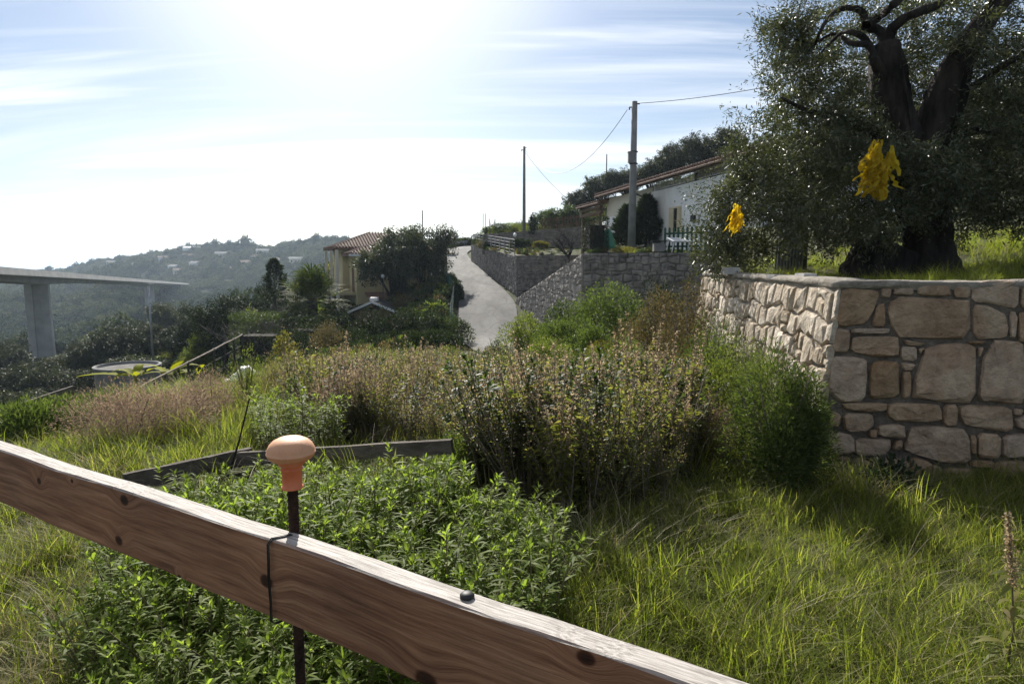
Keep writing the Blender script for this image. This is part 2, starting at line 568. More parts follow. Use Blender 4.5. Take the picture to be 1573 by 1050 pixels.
def ground_mat():
    m, nt, b, out = newmat('ground_cover')
    vec = mapped(nt)
    f1 = noise(nt, vec, 0.25, 8, 0.6)
    f2 = noise(nt, vec, 2.2, 6, 0.65)
    c1 = ramp(nt, f1, [(0.35, (0.035, 0.045, 0.016)), (0.55, (0.062, 0.065, 0.028)), (0.7, (0.085, 0.075, 0.042))])
    c2 = ramp(nt, f2, [(0.3, (0.55, 0.55, 0.5)), (0.7, (1.3, 1.3, 1.2))])
    col = mixc(nt, 1.0, c1, c2, 'MULTIPLY')
    nt.links.new(col, b.inputs['Base Color'])
    b.inputs['Roughness'].default_value = 0.95
    b.inputs['Specular IOR Level'].default_value = 0.1
    bp = _n(nt, 'ShaderNodeBump')
    bp.inputs['Strength'].default_value = 0.8
    bp.inputs['Distance'].default_value = 0.15
    nt.links.new(f2, bp.inputs['Height'])
    nt.links.new(bp.outputs[0], b.inputs['Normal'])
    return m
MT['ground'] = ground_mat()
MT['far_ground'] = M('far_ground', (0.025, 0.030, 0.015), (0.05, 0.052, 0.028), 0.03, 0.95, c3=(0.075, 0.066, 0.045), s3=3.0, spec=0.05)

def sea_mat():
    m, nt, b, out = newmat('sea_water')
    b.inputs['Base Color'].default_value = (0.03, 0.06, 0.09, 1)
    b.inputs['Roughness'].default_value = 0.18
    bp = _n(nt, 'ShaderNodeBump')
    bp.inputs['Strength'].default_value = 0.6
    bp.inputs['Distance'].default_value = 2.0
    nt.links.new(noise(nt, mapped(nt), 0.06, 6), bp.inputs['Height'])
    nt.links.new(bp.outputs[0], b.inputs['Normal'])
    return m
MT['sea'] = sea_mat()

MT['grass'] = LEAF('grass_blade', [(0.082, 0.115, 0.019), (0.138, 0.172, 0.032), (0.205, 0.225, 0.05), (0.165, 0.185, 0.042), (0.30, 0.28, 0.12)], 0.66, 0.55, 0.15)
MT['grass_dry'] = LEAF('grass_straw', [(0.25, 0.20, 0.10), (0.36, 0.31, 0.19), (0.18, 0.16, 0.07), (0.14, 0.16, 0.05)], 0.4, 0.6, 0.3, (1.15, 1.1, 0.8))
MT['weed'] = LEAF('weed_leaf', [(0.11, 0.155, 0.032), (0.165, 0.215, 0.048), (0.225, 0.265, 0.08)], 0.60, 0.55, 0.16, (1.55, 1.65, 0.75))
MT['seedleaf'] = LEAF('seed_weed_leaf', [(0.10, 0.115, 0.036), (0.145, 0.155, 0.05), (0.21, 0.20, 0.07), (0.16, 0.13, 0.07)], 0.6, 0.55, 0.2)
MT['seed'] = LEAF('seed_fluff', [(0.34, 0.29, 0.19), (0.46, 0.40, 0.29), (0.24, 0.19, 0.12), (0.30, 0.22, 0.16)], 0.55, 0.8, 0.1, (1.2, 1.1, 0.95))
MT['dry'] = LEAF('dry_twig_leaf', [(0.15, 0.105, 0.08), (0.26, 0.195, 0.155), (0.36, 0.29, 0.23), (0.10, 0.07, 0.055)], 0.4, 0.8, 0.15, (1.1, 1.0, 0.85))
MT['olive'] = LEAF('olive_leaf', [(0.028, 0.036, 0.015), (0.048, 0.058, 0.026), (0.075, 0.085, 0.046), (0.15, 0.155, 0.115)], 0.30, 0.36, 0.42, (1.15, 1.2, 0.5))
MT['olive_far'] = LEAF('olive_far_leaf', [(0.030, 0.040, 0.020), (0.055, 0.065, 0.034), (0.10, 0.105, 0.068)], 0.25, 0.5, 0.35, (1.1, 1.15, 0.6))
MT['bush'] = LEAF('bush_leaf', [(0.028, 0.044, 0.018), (0.05, 0.07, 0.028), (0.085, 0.105, 0.048)], 0.38, 0.55, 0.25)
MT['bush_light'] = LEAF('light_bush_leaf', [(0.075, 0.10, 0.026), (0.115, 0.14, 0.04), (0.175, 0.19, 0.07)], 0.5, 0.6, 0.2)
MT['bush_dark'] = LEAF('dark_bush_leaf', [(0.014, 0.024, 0.012), (0.024, 0.036, 0.017), (0.04, 0.052, 0.025)], 0.25, 0.6, 0.2)
MT['bush_brown'] = LEAF('brown_bush_leaf', [(0.07, 0.06, 0.03), (0.12, 0.095, 0.05), (0.08, 0.085, 0.03), (0.19, 0.15, 0.10)], 0.4, 0.6, 0.25, (1.15, 1.05, 0.7))
MT['yellow_leaf'] = LEAF('yellow_leaf', [(0.13, 0.13, 0.03), (0.22, 0.20, 0.05), (0.09, 0.11, 0.03)], 0.5, 0.55, 0.2, (1.3, 1.25, 0.6))
MT['banana'] = LEAF('banana_leaf', [(0.12, 0.19, 0.02), (0.22, 0.25, 0.03), (0.34, 0.28, 0.03)], 0.55, 0.7, 0.12, (1.4, 1.35, 0.4))
MT['palm'] = LEAF('palm_leaf', [(0.035, 0.055, 0.014), (0.06, 0.08, 0.02), (0.10, 0.11, 0.035)], 0.3, 0.75, 0.12)
MT['pine'] = LEAF('far_wood_leaf', [(0.024, 0.034, 0.016), (0.042, 0.054, 0.024), (0.065, 0.074, 0.034)], 0.2, 0.7, 0.2)
MT['net'] = LEAF('harvest_net', [(0.42, 0.27, 0.01), (0.62, 0.45, 0.02), (0.78, 0.62, 0.05), (0.55, 0.37, 0.01)], 0.5, 0.55, 0.3, (1.25, 1.2, 0.5))

# ------------------------------------------------------------------ terrain
def sm(a, b, x):
    t = np.clip((x - a) / (b - a), 0, 1)
    return t * t * (3 - 2 * t)

_lat = RG.random((64, 64))
def vnoise(x, y):
    x = np.asarray(x, dtype=float); y = np.asarray(y, dtype=float)
    xi = np.floor(x).astype(int); yi = np.floor(y).astype(int)
    fx = x - xi; fy = y - yi
    fx = fx * fx * (3 - 2 * fx); fy = fy * fy * (3 - 2 * fy)
    g = lambda a, b: _lat[a % 64, b % 64]
    return (g(xi, yi) * (1 - fx) + g(xi + 1, yi) * fx) * (1 - fy) + (g(xi, yi + 1) * (1 - fx) + g(xi + 1, yi + 1) * fx) * fy

G_Y = [-40, 4.5, 6, 9, 15, 22, 28, 33, 36, 44, 54, 66, 74, 86, 120, 200]
G_Z = [0.3, 0.0, -0.05, -0.3, -0.9, -1.5, -2.05, -2.3, -2.25, -1.0, 0.3, 1.75, 2.55, 3.7, 3.0, -6]
# road centre line, left and right edges taken at several distances
RD = [(26, 0.9, -2.7), (30, 0.1, -2.45), (36, -1.35, -2.2), (44, -1.75, -0.95), (54, -3.6, 0.35), (60, -4.8, 1.1), (66, -5.9, 1.8), (74, -6.9, 2.6), (80, -6.6, 3.15), (86, -5.2, 3.65), (91, -2.2, 4.1), (94, 2.5, 4.5)]
ROAD_W = 3.7
RIDGE_PX = [-1200, -300, 0, 90, 150, 230, 300, 330, 400, 420, 470, 500, 540, 600, 700, 900, 1300, 2500]
RIDGE_PY = [402, 422, 423, 417, 402, 389, 380, 377, 376, 378, 370, 365, 367, 374, 384, 388, 380, 370]
def terrain(x, y):
    x = np.asarray(x, dtype=float); y = np.asarray(y, dtype=float)
    g0 = np.interp(y, G_Y, G_Z)
    xe = np.interp(y, [0, 8, 25, 36, 44, 54, 66, 80, 120], [-2, -3, -3.5, -4.2, -4.4, -6.4, -8.8, -10, -10])
    s = np.interp(y, [0, 10, 28, 40, 50, 80, 150], [0.03, 0.07, 0.17, 0.33, 0.40, 0.36, 0.26])
    dx = np.maximum(0, xe - x)
    z = g0 - s * np.minimum(dx, 60) - 0.08 * np.maximum(dx - 60, 0)
    # step down beyond the terrace edge on the left
    ex = np.interp(y, [0, 7, 19, 30, 40], [-6.5, -6.0, -8.8, -10.5, -9.5])
    z = z - 1.5 * sm(0.0, 1.4, ex - x) * sm(2, 7, y) * (1 - sm(36, 48, y))
    # lumpiness
    r = np.hypot(x, y)
    z = z + (vnoise(x * 0.9, y * 0.9) - 0.5) * 0.10 * sm(2, 6, r)
    z = z + (vnoise(x * 0.06 + 9, y * 0.06) - 0.5) * 3.0 * sm(60, 120, r)
    z = np.maximum(z, -27 + 0 * x)
    # far hill across the valley
    d = np.maximum(y, 1)
    px = 786.5 + 1000 * x / d
    rpy = np.interp(px, RIDGE_PX, RIDGE_PY)
    R = np.interp(px, [-300, 0, 150, 330, 500, 700, 1400], [900, 850, 720, 620, 560, 560, 600])
    rz = CAMZ + (403 - rpy) / 1000 * R - 3
    t = np.clip((d - 170) / (R - 170), 0, 1.6)
    far = -34 + (rz + 34) * np.where(t < 1, t ** 2.1, 1 - 0.9 * (t - 1))
    bump = (vnoise(x * 0.012 + 3, y * 0.012) - 0.5) * 26 + (vnoise(x * 0.035, y * 0.035 + 5) - 0.5) * 9
    far = far + bump * np.clip(1 - np.abs(t - 0.5) * 2, 0, 1)
    k = sm(150, 240, d)
    z = z * (1 - k) + far * k
    behind = sm(60, 150, -y)
    z = z * (1 - behind) + (-3 + 0.05 * np.abs(x)) * behind
    # flatten under the road
    return z

def road_frame(y):
    ys = [r[0] for r in RD]
    return np.interp(y, ys, [r[1] for r in RD]), np.interp(y, ys, [r[2] for r in RD])

def ground(x, y):
    z = terrain(x, y)
    cx, cz = road_frame(y)
    y = np.asarray(y, dtype=float); x = np.asarray(x, dtype=float)
    inr = sm(24, 27, y) * (1 - sm(95, 100, y))
    k = (1 - sm(2.4, 4.2, np.abs(x - cx))) * inr
    return z * (1 - k) + (cz - 0.12) * k
def gz(x, y):
    return float(ground(x, y))

def build_ground():
    az = np.concatenate([np.radians(np.arange(-180, -62, 4)), np.radians(np.arange(-62, 62, 0.55)), np.radians(np.arange(62, 180, 4))])
    rr = [0.0 + 0.35]
    while rr[-1] < 1250:
        rr.append(rr[-1] * 1.032 + 0.02)
    rr = np.array(rr)
    A, R = np.meshgrid(az, rr)
    X, Y = R * np.sin(A), R * np.cos(A)
    Z = ground(X, Y)
    nr, na = X.shape
    V = np.stack([X, Y, Z], -1).reshape(-1, 3)
    i, j = np.meshgrid(np.arange(nr - 1), np.arange(na), indexing='ij')
    j2 = (j + 1) % na
    F = np.stack([i * na + j, i * na + j2, (i + 1) * na + j2, (i + 1) * na + j], -1).reshape(-1, 4)[:, ::-1]
    V = np.concatenate([V, [[0, 0, gz(0, 0)]]])
    c = len(V) - 1
    T = np.stack([np.full(na, c), (np.arange(na) + 1) % na, np.arange(na)], -1)
    far = V[F[:, 0], 1] > 88
    me = np_mesh('ground', V, [F[~far], F[far], T], [MT['ground'], MT['far_ground']], [0, 1, 0], smooth=True)
    o = link('ground', me)
    tag(o, kind='structure')
build_ground()

sea_mb = MB()
sea_mb.v = [(-9000, -1500, -52), (9000, -1500, -52), (9000, 10000, -52), (-9000, 10000, -52)]
sea_mb.f = [(0, 1, 2, 3)]; sea_mb.m = [0]
tag(sea_mb.build('sea', MT['sea']), kind='structure')

def strip(name, pts, width_pts, mat_, lift):
    """road-like sheet: pts (y, cx, z), left/right half widths, crowned a little"""
    mb = MB()
    n = len(pts)
    prev = None
    for i in range(n):
        p = Vector((pts[i][1], pts[i][0], pts[i][2]))
        a = Vector((pts[max(0, i - 1)][1], pts[max(0, i - 1)][0], 0))
        b = Vector((pts[min(n - 1, i + 1)][1], pts[min(n - 1, i + 1)][0], 0))
        d = (b - a).normalized()
        s = Vector((d.y, -d.x, 0))
        for q in (-1, -0.5, 0, 0.5, 1):
            e = p + s * width_pts[i] * q
            mb.v.append((e.x, e.y, e.z + lift + 0.03 * (1 - q * q)))
    for i in range(n - 1):
        for k in range(4):
            a = i * 5 + k
            mb.f.append((a, a + 1, a + 6, a + 5)); mb.m.append(0)
    o = mb.build(name, mat_, smooth=True)
    return o
fine = []
for i in range(len(RD) - 1):
    for k in range(6):
        t = k / 6
        p0, p1 = RD[max(0, i - 1)], RD[i]
        p2, p3 = RD[i + 1], RD[min(len(RD) - 1, i + 2)]
        q = [0.5 * (2 * p1[c] + (p2[c] - p0[c]) * t + (2 * p0[c] - 5 * p1[c] + 4 * p2[c] - p3[c]) * t * t + (-p0[c] + 3 * p1[c] - 3 * p2[c] + p3[c]) * t ** 3) for c in range(3)]
        fine.append(q)
fine.append(list(RD[-1]))
tag(strip('road', fine, [ROAD_W / 2] * len(fine), MT['asphalt'], 0.02), kind='structure')

def patch(name, grid, mat_, kind='structure'):
    """grid: rows of points"""
    mb = MB()
    nr, nc = len(grid), len(grid[0])
    for row in grid:
        for p in row:
            mb.v.append(tuple(p))
    for i in range(nr - 1):
        for j in range(nc - 1):
            a = i * nc + j
            mb.f.append((a, a + 1, a + nc + 1, a + nc)); mb.m.append(0)
    o = mb.build(name, mat_, smooth=True)
    tag(o, kind=kind)
    return o

def bil(p00, p10, p01, p11, nu, nv, jit=0.0):
    p00, p10, p01, p11 = map(Vector, (p00, p10, p01, p11))
    g = []
    for j in range(nv + 1):
        row = []
        for i in range(nu + 1):
            u, v = i / nu, j / nv
            p = (p00 * (1 - u) + p10 * u) * (1 - v) + (p01 * (1 - u) + p11 * u) * v
            p = p.copy()
            if 0 < i < nu and 0 < j < nv:
                p.z += random.uniform(-jit, jit)
            row.append(p)
        g.append(row)
    return g

# --- corners of the near retaining wall (base), faces lean back a little
BAT = 0.11                       # metres the face leans back per metre of height
WC = Vector((2.40, 4.98, -0.12)) # front corner at the ground
WR = Vector((7.2, 3.92, -0.12))  # right end (outside the frame)
WL = Vector((2.72, 9.9, -0.55))  # far end of the left face
WTOP = 1.44
fu = (WR - WC); fu.z = 0; fu.normalize()
fn = Vector((fu.y, -fu.x, 0))                # towards the camera
lu = (WL - WC); lu.z = 0; lu.normalize()
ln_ = Vector((-lu.y, lu.x, 0))               # towards the left
def terrace_z(x, y):
    return 1.40 + 0.10 * max(0, x - 5.5) + 0.07 * max(0, y - 9) + 0.06 * math.sin(x * 1.7) * math.sin(y * 1.3)
g = []
for j in range(27):
    y = 4.7 + j * 0.82
    row = []
    for i in range(26):
        xl = 2.78 + 0.035 * (y - 5) if y < 10 else 2.98 + (y - 10) * 0.36
        x = xl + (20 - xl) * (i / 25) ** 1.5
        yy = y if j else max(3.2, WC.y + 0.28 + (x - WC.x) * fu.y / fu.x)
        row.append((x, yy, terrace_z(x, yy) if j else WTOP - 0.05))
    g.append(row)
patch('tree_terrace_ground', g, MT['ground'])

# ------------------------------------------------------------------ masonry
UP = Vector((0, 0, 1))
def chaikin(poly, k=0.2):
    out = []
    n = len(poly)
    for i in range(n):
        a, b = Vector(poly[i]), Vector(poly[(i + 1) % n])
        out.append(a.lerp(b, k)); out.append(a.lerp(b, 1 - k))
    return out

def poly_area(p):
    return 0.5 * sum(p[i][0] * p[(i + 1) % len(p)][1] - p[(i + 1) % len(p)][0] * p[i][1] for i in range(len(p)))

def stone_geo(mb, poly, O, U, V, N, proud=0.03, back=-0.03, jit=0.008, inset=0.9, rounds=True):
    """one stone as a shallow block with a broken face; poly in wall coordinates (u, v)"""
    p = [Vector((a, b)) for a, b in poly]
    if poly_area(p) < 0:
        p = p[::-1]
    if rounds and len(p) <= 9:
        p = chaikin(p, 0.17)
    n = len(p)
    c = sum(p, Vector((0, 0))) / n
    size = math.sqrt(abs(poly_area(p)))
    e = min(0.03, size * 0.09)
    tilt = (random.uniform(-0.05, 0.05), random.uniform(-0.05, 0.05))
    vs_ = []
    for q in p:
        qq = q + Vector((random.uniform(-jit, jit), random.uniform(-jit, jit))) * 0.6
        vs_.append(O + U * qq.x + V * qq.y + N * back)
    for q in p:
        d = (c - q)
        L = d.length or 1
        qq = q + d / L * e * random.uniform(0.1, 0.7)
        vs_.append(O + U * qq.x + V * qq.y + N * (proud * 0.45 + random.uniform(-jit, jit)))
    for q in p:
        d = (c - q)
        L = d.length or 1
        qq = q + d / L * e * random.uniform(0.9, 2.4)
        h = proud + tilt[0] * (qq.x - c.x) + tilt[1] * (qq.y - c.y) + random.uniform(-jit, jit) * 1.2
        vs_.append(O + U * qq.x + V * qq.y + N * h)
    vs_.append(O + U * c.x + V * c.y + N * (proud + random.uniform(0, 2.2) * jit))
    f = []
    for r in (0, n):
        for i in range(n):
            f.append((r + i, r + (i + 1) % n, r + n + (i + 1) % n, r + n + i))
    for i in range(n):
        f.append((2 * n + i, 2 * n + (i + 1) % n, 3 * n))
    mb.add(vs_, f)

def rubble(u0, u1, v0, vtop, hmin, hmax, wmin, wmax, gap=0.02):
    """irregular courses; vtop(u) gives the top; returns polygons"""
    out = []
    v = v0
    vmax = max(vtop(u0), vtop(u1), vtop((u0 + u1) / 2))
    lines = [v0]
    while lines[-1] < vmax - hmin * 0.7:
        lines.append(lines[-1] + random.uniform(hmin, hmax))
    lines[-1] = vmax if vmax - lines[-2] < hmax * 1.2 else lines[-1]
    ph = [random.uniform(0, 6) for _ in lines]
    def lv(i, u):
        if i == 0: return lines[0]
        return lines[i] + 0.28 * hmin * math.sin(u * 2.1 / wmax + ph[i]) + 0.16 * hmin * math.sin(u * 5.3 / wmax + ph[i] * 2)
    for i in range(len(lines) - 1):
        u = u0
        while u < u1 - wmin * 0.5:
            w_ = random.uniform(wmin, wmax)
            if u + w_ > u1 - wmin * 0.6: w_ = u1 - u
            j = lambda k: random.uniform(-k, k)
            sub = [(0, 1)]
            if random.random() < 0.28 and w_ < wmax * 0.75:
                s = random.uniform(0.35, 0.65); sub = [(0, s), (s, 1)]
            for (s0, s1) in sub:
                q = []
                k = 0.12 * wmin
                tl = [u + gap / 2 + j(k) * (u > u0), u + w_ - gap / 2 + j(k) * (u + w_ < u1)]
                for (uu, s) in ((tl[0], s0), (tl[0] + w_ * 0.5, s0), (tl[1], s0), (tl[1], s1), (tl[1] - w_ * 0.5, s1), (tl[0], s1)):
                    b_, t_ = lv(i, uu), lv(i + 1, uu)
                    vv = b_ + (t_ - b_) * s + (gap / 2 if s == s0 else -gap / 2) + j(0.05 * hmin)
                    vv = min(vv, vtop(uu) - 0.01)
                    q.append((uu, vv))
                if abs(poly_area([Vector(a) for a in q])) > 0.3 * wmin * hmin * (s1 - s0):
                    out.append(q)
            u += w_
    return out

# corner edge direction (leans back on both faces)
_a = Matrix(((fn.x, fn.y), (ln_.x, ln_.y))).inverted() @ Vector((-BAT, -BAT))
CE = Vector((_a.x, _a.y, 1.0))
nf = (fn + UP * BAT).normalized()
nl = (ln_ + UP * BAT).normalized()
fv = nf.cross(fu); fv = fv if fv.z > 0 else -fv
lv_ = nl.cross(lu); lv_ = lv_ if lv_.z > 0 else -lv_

near_wall = thing('stone_wall', 'near tan stone wall with a sunlit side and shaded front, below the old olive', 'wall', (WC.x, WC.y, WC.z))
def near_core():
    H = WTOP - WC.z - 0.02
    def c(p, h, nrm, k):
        return p + UP * h - nrm * k
    mb = MB()
    # front block, follows the batter
    ct = WC + CE * H
    o = 0.004
    b0, b1 = WC - fn * o - ln_ * o, WR - fn * o
    t0, t1 = ct - fn * o - ln_ * o, WR + UP * (H + 0.14) - fn * (BAT * H + o)
    th = 0.5
    P = [b0 - UP * 0.5, b1 - UP * 0.5, b1 - fn * th - UP * 0.5, b0 - fn * th + lu * 0.0 - UP * 0.5, t0, t1, t1 - fn * th, t0 - fn * th]
    mb.add(P, [(0, 1, 5, 4), (1, 2, 6, 5), (2, 3, 7, 6), (3, 0, 4, 7), (4, 5, 6, 7), (3, 2, 1, 0)])
    mb.build('mortar_core', MT['mortar'], near_wall)
    mb = MB()
    e0 = WL - ln_ * o; e1 = WL + UP * (WTOP - WL.z - 0.03) - ln_ * (BAT * H + o)
    s0 = b0 + lu * 0.02; s1 = t0 + lu * 0.02 - UP * 0.008
    P = [s0 - UP * 0.5, e0 - UP * 0.5, e0 - ln_ * th - UP * 0.5, s0 - ln_ * th - UP * 0.5, s1, e1, e1 - ln_ * th, s1 - ln_ * th]
    mb.add(P, [(0, 4, 5, 1), (1, 5, 6, 2), (2, 6, 7, 3), (3, 7, 4, 0), (4, 7, 6, 5), (0, 1, 2, 3)])
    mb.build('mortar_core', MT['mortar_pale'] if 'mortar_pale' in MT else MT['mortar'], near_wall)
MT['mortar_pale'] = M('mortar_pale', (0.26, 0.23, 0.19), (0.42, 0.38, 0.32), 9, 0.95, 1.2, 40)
near_core()

FRONT = [
 [(110,125),(285,135),(292,165),(262,225),(235,280),(150,292),(78,285),(95,190)],
 [(305,125),(345,125),(343,165),(305,165)], [(362,125),(445,120),(445,152),(358,152)],
 [(465,118),(600,103),(608,160),(470,155)], [(632,105),(700,95),(700,165),(628,162)],
 [(712,110),(760,92),(900,90),(920,105),(912,212),(800,195),(712,180)],
 [(285,200),(318,193),(318,297),(262,292)],
 [(345,185),(390,165),(690,182),(695,260),(690,300),(665,345),(520,350),(390,338),(352,290),(335,235)],
 [(714,200),(790,205),(860,250),(872,290),(860,345),(718,348)],
 [(170,306),(335,305),(330,325),(175,325)], [(75,305),(165,315),(155,410),(62,405)],
 [(178,340),(378,340),(380,385),(375,428),(265,430),(172,405)], [(400,355),(505,372),(470,380),(420,378)],
 [(395,386),(462,390),(458,450),(393,440)],
 [(500,400),(560,380),(640,370),(700,378),(720,395),(728,500),(725,590),(700,635),(600,630),(540,620),(455,605),(458,540),(485,460)],
 [(800,380),(815,358),(930,370),(945,420),(945,640),(850,635),(745,620),(755,520),(765,440)],
 [(60,430),(150,430),(235,445),(238,500),(225,628),(130,628),(30,580),(35,500)],
 [(260,465),(300,450),(380,458),(382,520),(375,605),(255,618),(255,530)],
 [(395,460),(455,464),(440,490),(405,488)], [(400,500),(435,498),(430,612),(400,612)],
 [(738,390),(760,390),(742,435)], [(130,640),(325,640),(320,670),(240,675),(150,665)],
 [(345,640),(555,645),(575,680),(570,715),(480,720),(375,718),(333,690)],
 [(590,650),(640,645),(640,740),(585,738)], [(660,648),(885,655),(895,750),(850,765),(690,738),(658,700)],
 [(135,688),(260,685),(270,730),(235,765),(150,765)], [(290,740),(370,733),(408,745),(405,795),(292,785)],
 [(440,750),(500,745),(660,752),(690,790),(698,905),(600,908),(410,850),(420,810)],
 [(700,785),(725,785),(725,862),(708,862)], [(742,775),(835,780),(838,882),(738,882)],
 [(855,785),(960,775),(960,880),(852,880)], [(190,800),(340,800),(345,830),(320,872),(190,870)],
 [(715,895),(805,900),(800,925),(712,922)], [(590,930),(720,935),(715,990),(585,990)],
 [(800,935),(850,900),(930,895),(960,930),(960,1010),(790,1010)], [(180,885),(290,890),(295,940),(175,945)],
 [(105,880),(160,880),(155,930),(105,930)], [(880,230),(905,235),(900,345),(882,340)],
 [(920,232),(965,235),(965,365),(918,360)], [(932,110),(970,100),(970,215),(930,208)],
 [(905,665),(935,668),(925,690),(903,690)], [(910,710),(960,690),(960,755),(920,750)],
 [(40,660),(120,690),(115,740),(40,740)], [(370,805),(395,805),(390,845),(355,845)], [(535,920),(572,928),(565,970),(535,965)],
 [(255,762),(280,757),(278,790),(250,787)], [(470,395),(495,392),(478,418)], [(695,362),(770,362),(742,374),(700,371)],
 [(310,885),(425,895),(418,960),(305,955)], [(440,880),(530,905),(522,960),(432,960)], [(60,760),(180,785),(180,865),(60,865)],
 [(120,945),(290,955),(290,1010),(110,1010)], [(305,970),(430,972),(425,1015),(300,1015)], [(445,972),(575,985),(570,1025),(440,1025)],
 [(590,1002),(780,1002),(780,1040),(590,1040)],
]
def ray_to_plane(px, py, P0, nrm):
    a = Vector((0, 0, CAMZ)); d = at(px, py, 1.0) - a
    t = (P0 - a).dot(nrm) / d.dot(nrm)
    return a + d * t
def near_stones():
    umax = 0
    for poly in FRONT:
        q = []
        for zx, zy in poly:
            X = ray_to_plane(1250 + zx / 2.916, 400 + zy / 2.916, WC, nf) - WC
            q.append((X.dot(fu), X.dot(fv)))
        cx_ = sum(a for a, b in q) / len(q); cy_ = sum(b for a, b in q) / len(q)
        q = [(a + (a - cx_) * .045 + math.copysign(.003, a - cx_), b + (b - cy_) * .045 + math.copysign(.003, b - cy_)) for a, b in q]
        # keep inside the face
        q = [(max(a, (CE * b).dot(fu) + 0.004), b) for a, b in q]
        umax = max(umax, max(a for a, b in q))
        mb = MB()
        stone_geo(mb, q, WC, fu, fv, nf, random.uniform(0.014, 0.028), -0.03, 0.006)
        mb.build('stone', MT['stone'], near_wall)
    L = (WR - WC).dot(fu)
    for q in rubble(umax + 0.03, L, -0.1, lambda u: (WTOP - WC.z) + 0.03 + 0.03 * u, 0.16, 0.42, 0.2, 0.6, 0.04):
        mb = MB()
        stone_geo(mb, q, WC, fu, fv, nf, random.uniform(0.02, 0.045), -0.03, 0.008)
        mb.build('stone', MT['stone'], near_wall)
    # left face: thinner, rougher pieces
    LL = (WL - WC).length
    top = (WTOP - WC.z)
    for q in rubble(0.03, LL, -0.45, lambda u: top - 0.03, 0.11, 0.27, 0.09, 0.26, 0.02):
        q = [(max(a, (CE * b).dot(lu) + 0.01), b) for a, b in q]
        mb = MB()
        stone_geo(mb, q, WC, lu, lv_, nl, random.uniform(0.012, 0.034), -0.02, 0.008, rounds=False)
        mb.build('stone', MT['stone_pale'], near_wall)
near_stones()
def near_coping():
    mb = MB()
    ct = WC + CE * (WTOP - WC.z)
    path = []
    eL = WL + UP * (WTOP - WL.z) - ln_ * (BAT * 1.6)
    eR = WR + UP * (WTOP - WR.z + 0.12) - fn * (BAT * 1.6)
    nL, nR = 34, 34
    rows = []
    for i in range(nL + 1):
        t = i / nL
        p = eL.lerp(ct, t); rows.append((p, ln_ if t < 0.99 else (ln_ + fn).normalized()))
    for i in range(1, nR + 1):
        p = ct.lerp(eR, i / nR); p.z += -0.035 * math.sin(PI * min(1, i / nR * 2.2)) ; rows.append((p, fn))
    prof = [(0.012, -0.035), (0.03, -0.01), (0.022, 0.02), (-0.03, 0.032), (-0.15, 0.03), (-0.3, 0.022), (-0.42, -0.02)]
    for p, nrm in rows:
        for a, b in prof:
            q = p + nrm * (a + random.uniform(-0.012, 0.012)) + UP * (b + random.uniform(-0.008, 0.008))
            mb.v.append(tuple(q))
    k = len(prof)
    for i in range(len(rows) - 1):
        for j in range(k - 1):
            a = i * k + j
            mb.f.append((a, a + k, a + k + 1, a + 1)); mb.m.append(0)
    mb.build('coping', MT['mortar_pale'], near_wall, smooth=True)
near_coping()

# ------------------------------------------------------------------ far walls of the house terrace and the road
def wall_face(root, A, B, zb, zt, mat_core, mat_stone, th=0.45, hmin=0.18, hmax=0.34, wmin=0.22, wmax=0.55, parts=True, batter=0.0, proud=0.05, flip=False, gap=0.012):
    """A, B ground points (x, y); zb/zt = (at A, at B); stones on the side to the left of A->B unless flipped"""
    A3, B3 = Vector((A[0], A[1], 0)), Vector((B[0], B[1], 0))
    d = (B3 - A3); L = d.length; d.normalize()
    N = Vector((-d.y, d.x, 0))
    if flip: N = -N
    mb = MB()
    P = []
    for dz in (0, 1):
        for (q, i) in ((A3, 0), (B3, 1)):
            z = zt[i] if dz else zb[i] - 0.4
            P.append(q + UP * z); P.append(q - N * th + UP * z)
    mb.add(P, [(0, 2, 6, 4), (1, 5, 7, 3), (0, 4, 5, 1), (2, 3, 7, 6), (4, 6, 7, 5), (0, 1, 3, 2)])
    mb.build('wall_core', mat_core, root)
    zlow = min(zb)
    O = A3 + UP * zlow
    tf = lambda u: (zt[0] + (zt[1] - zt[0]) * u / L) - zlow
    polys = rubble(0.02, L - 0.02, -0.05, tf, hmin, hmax, wmin, wmax, gap)
    low = [p for p in polys if parts and max(v for _, v in p) < 1.5 + 0 * zlow]
    if low:
        mb = MB()
        for p in low:
            stone_geo(mb, p, O, d, UP, N, random.uniform(0.5, 1.2) * proud, -0.02, 0.012, rounds=False)
        o = mb.build('stonework', mat_stone, root); o['kind'] = 'stuff'
        polys = [p for p in polys if p not in low]
    polys = [p for p in polys if max(v for _, v in p) > (zb[0] + (zb[1] - zb[0]) * p[0][0] / L) - zlow - 0.1]
    if parts:
        for p in polys:
            mb = MB(); stone_geo(mb, p, O, d, UP, N, random.uniform(0.5, 1.2) * proud, -0.02, 0.012, rounds=False)
            mb.build('stone', mat_stone, root)
    else:
        mb = MB()
        for p in polys:
            stone_geo(mb, p, O, d, UP, N, random.uniform(0.5, 1.3) * proud, -0.02, 0.012, rounds=False)
        o = mb.build('stonework', mat_stone, root)
        o['kind'] = 'stuff'

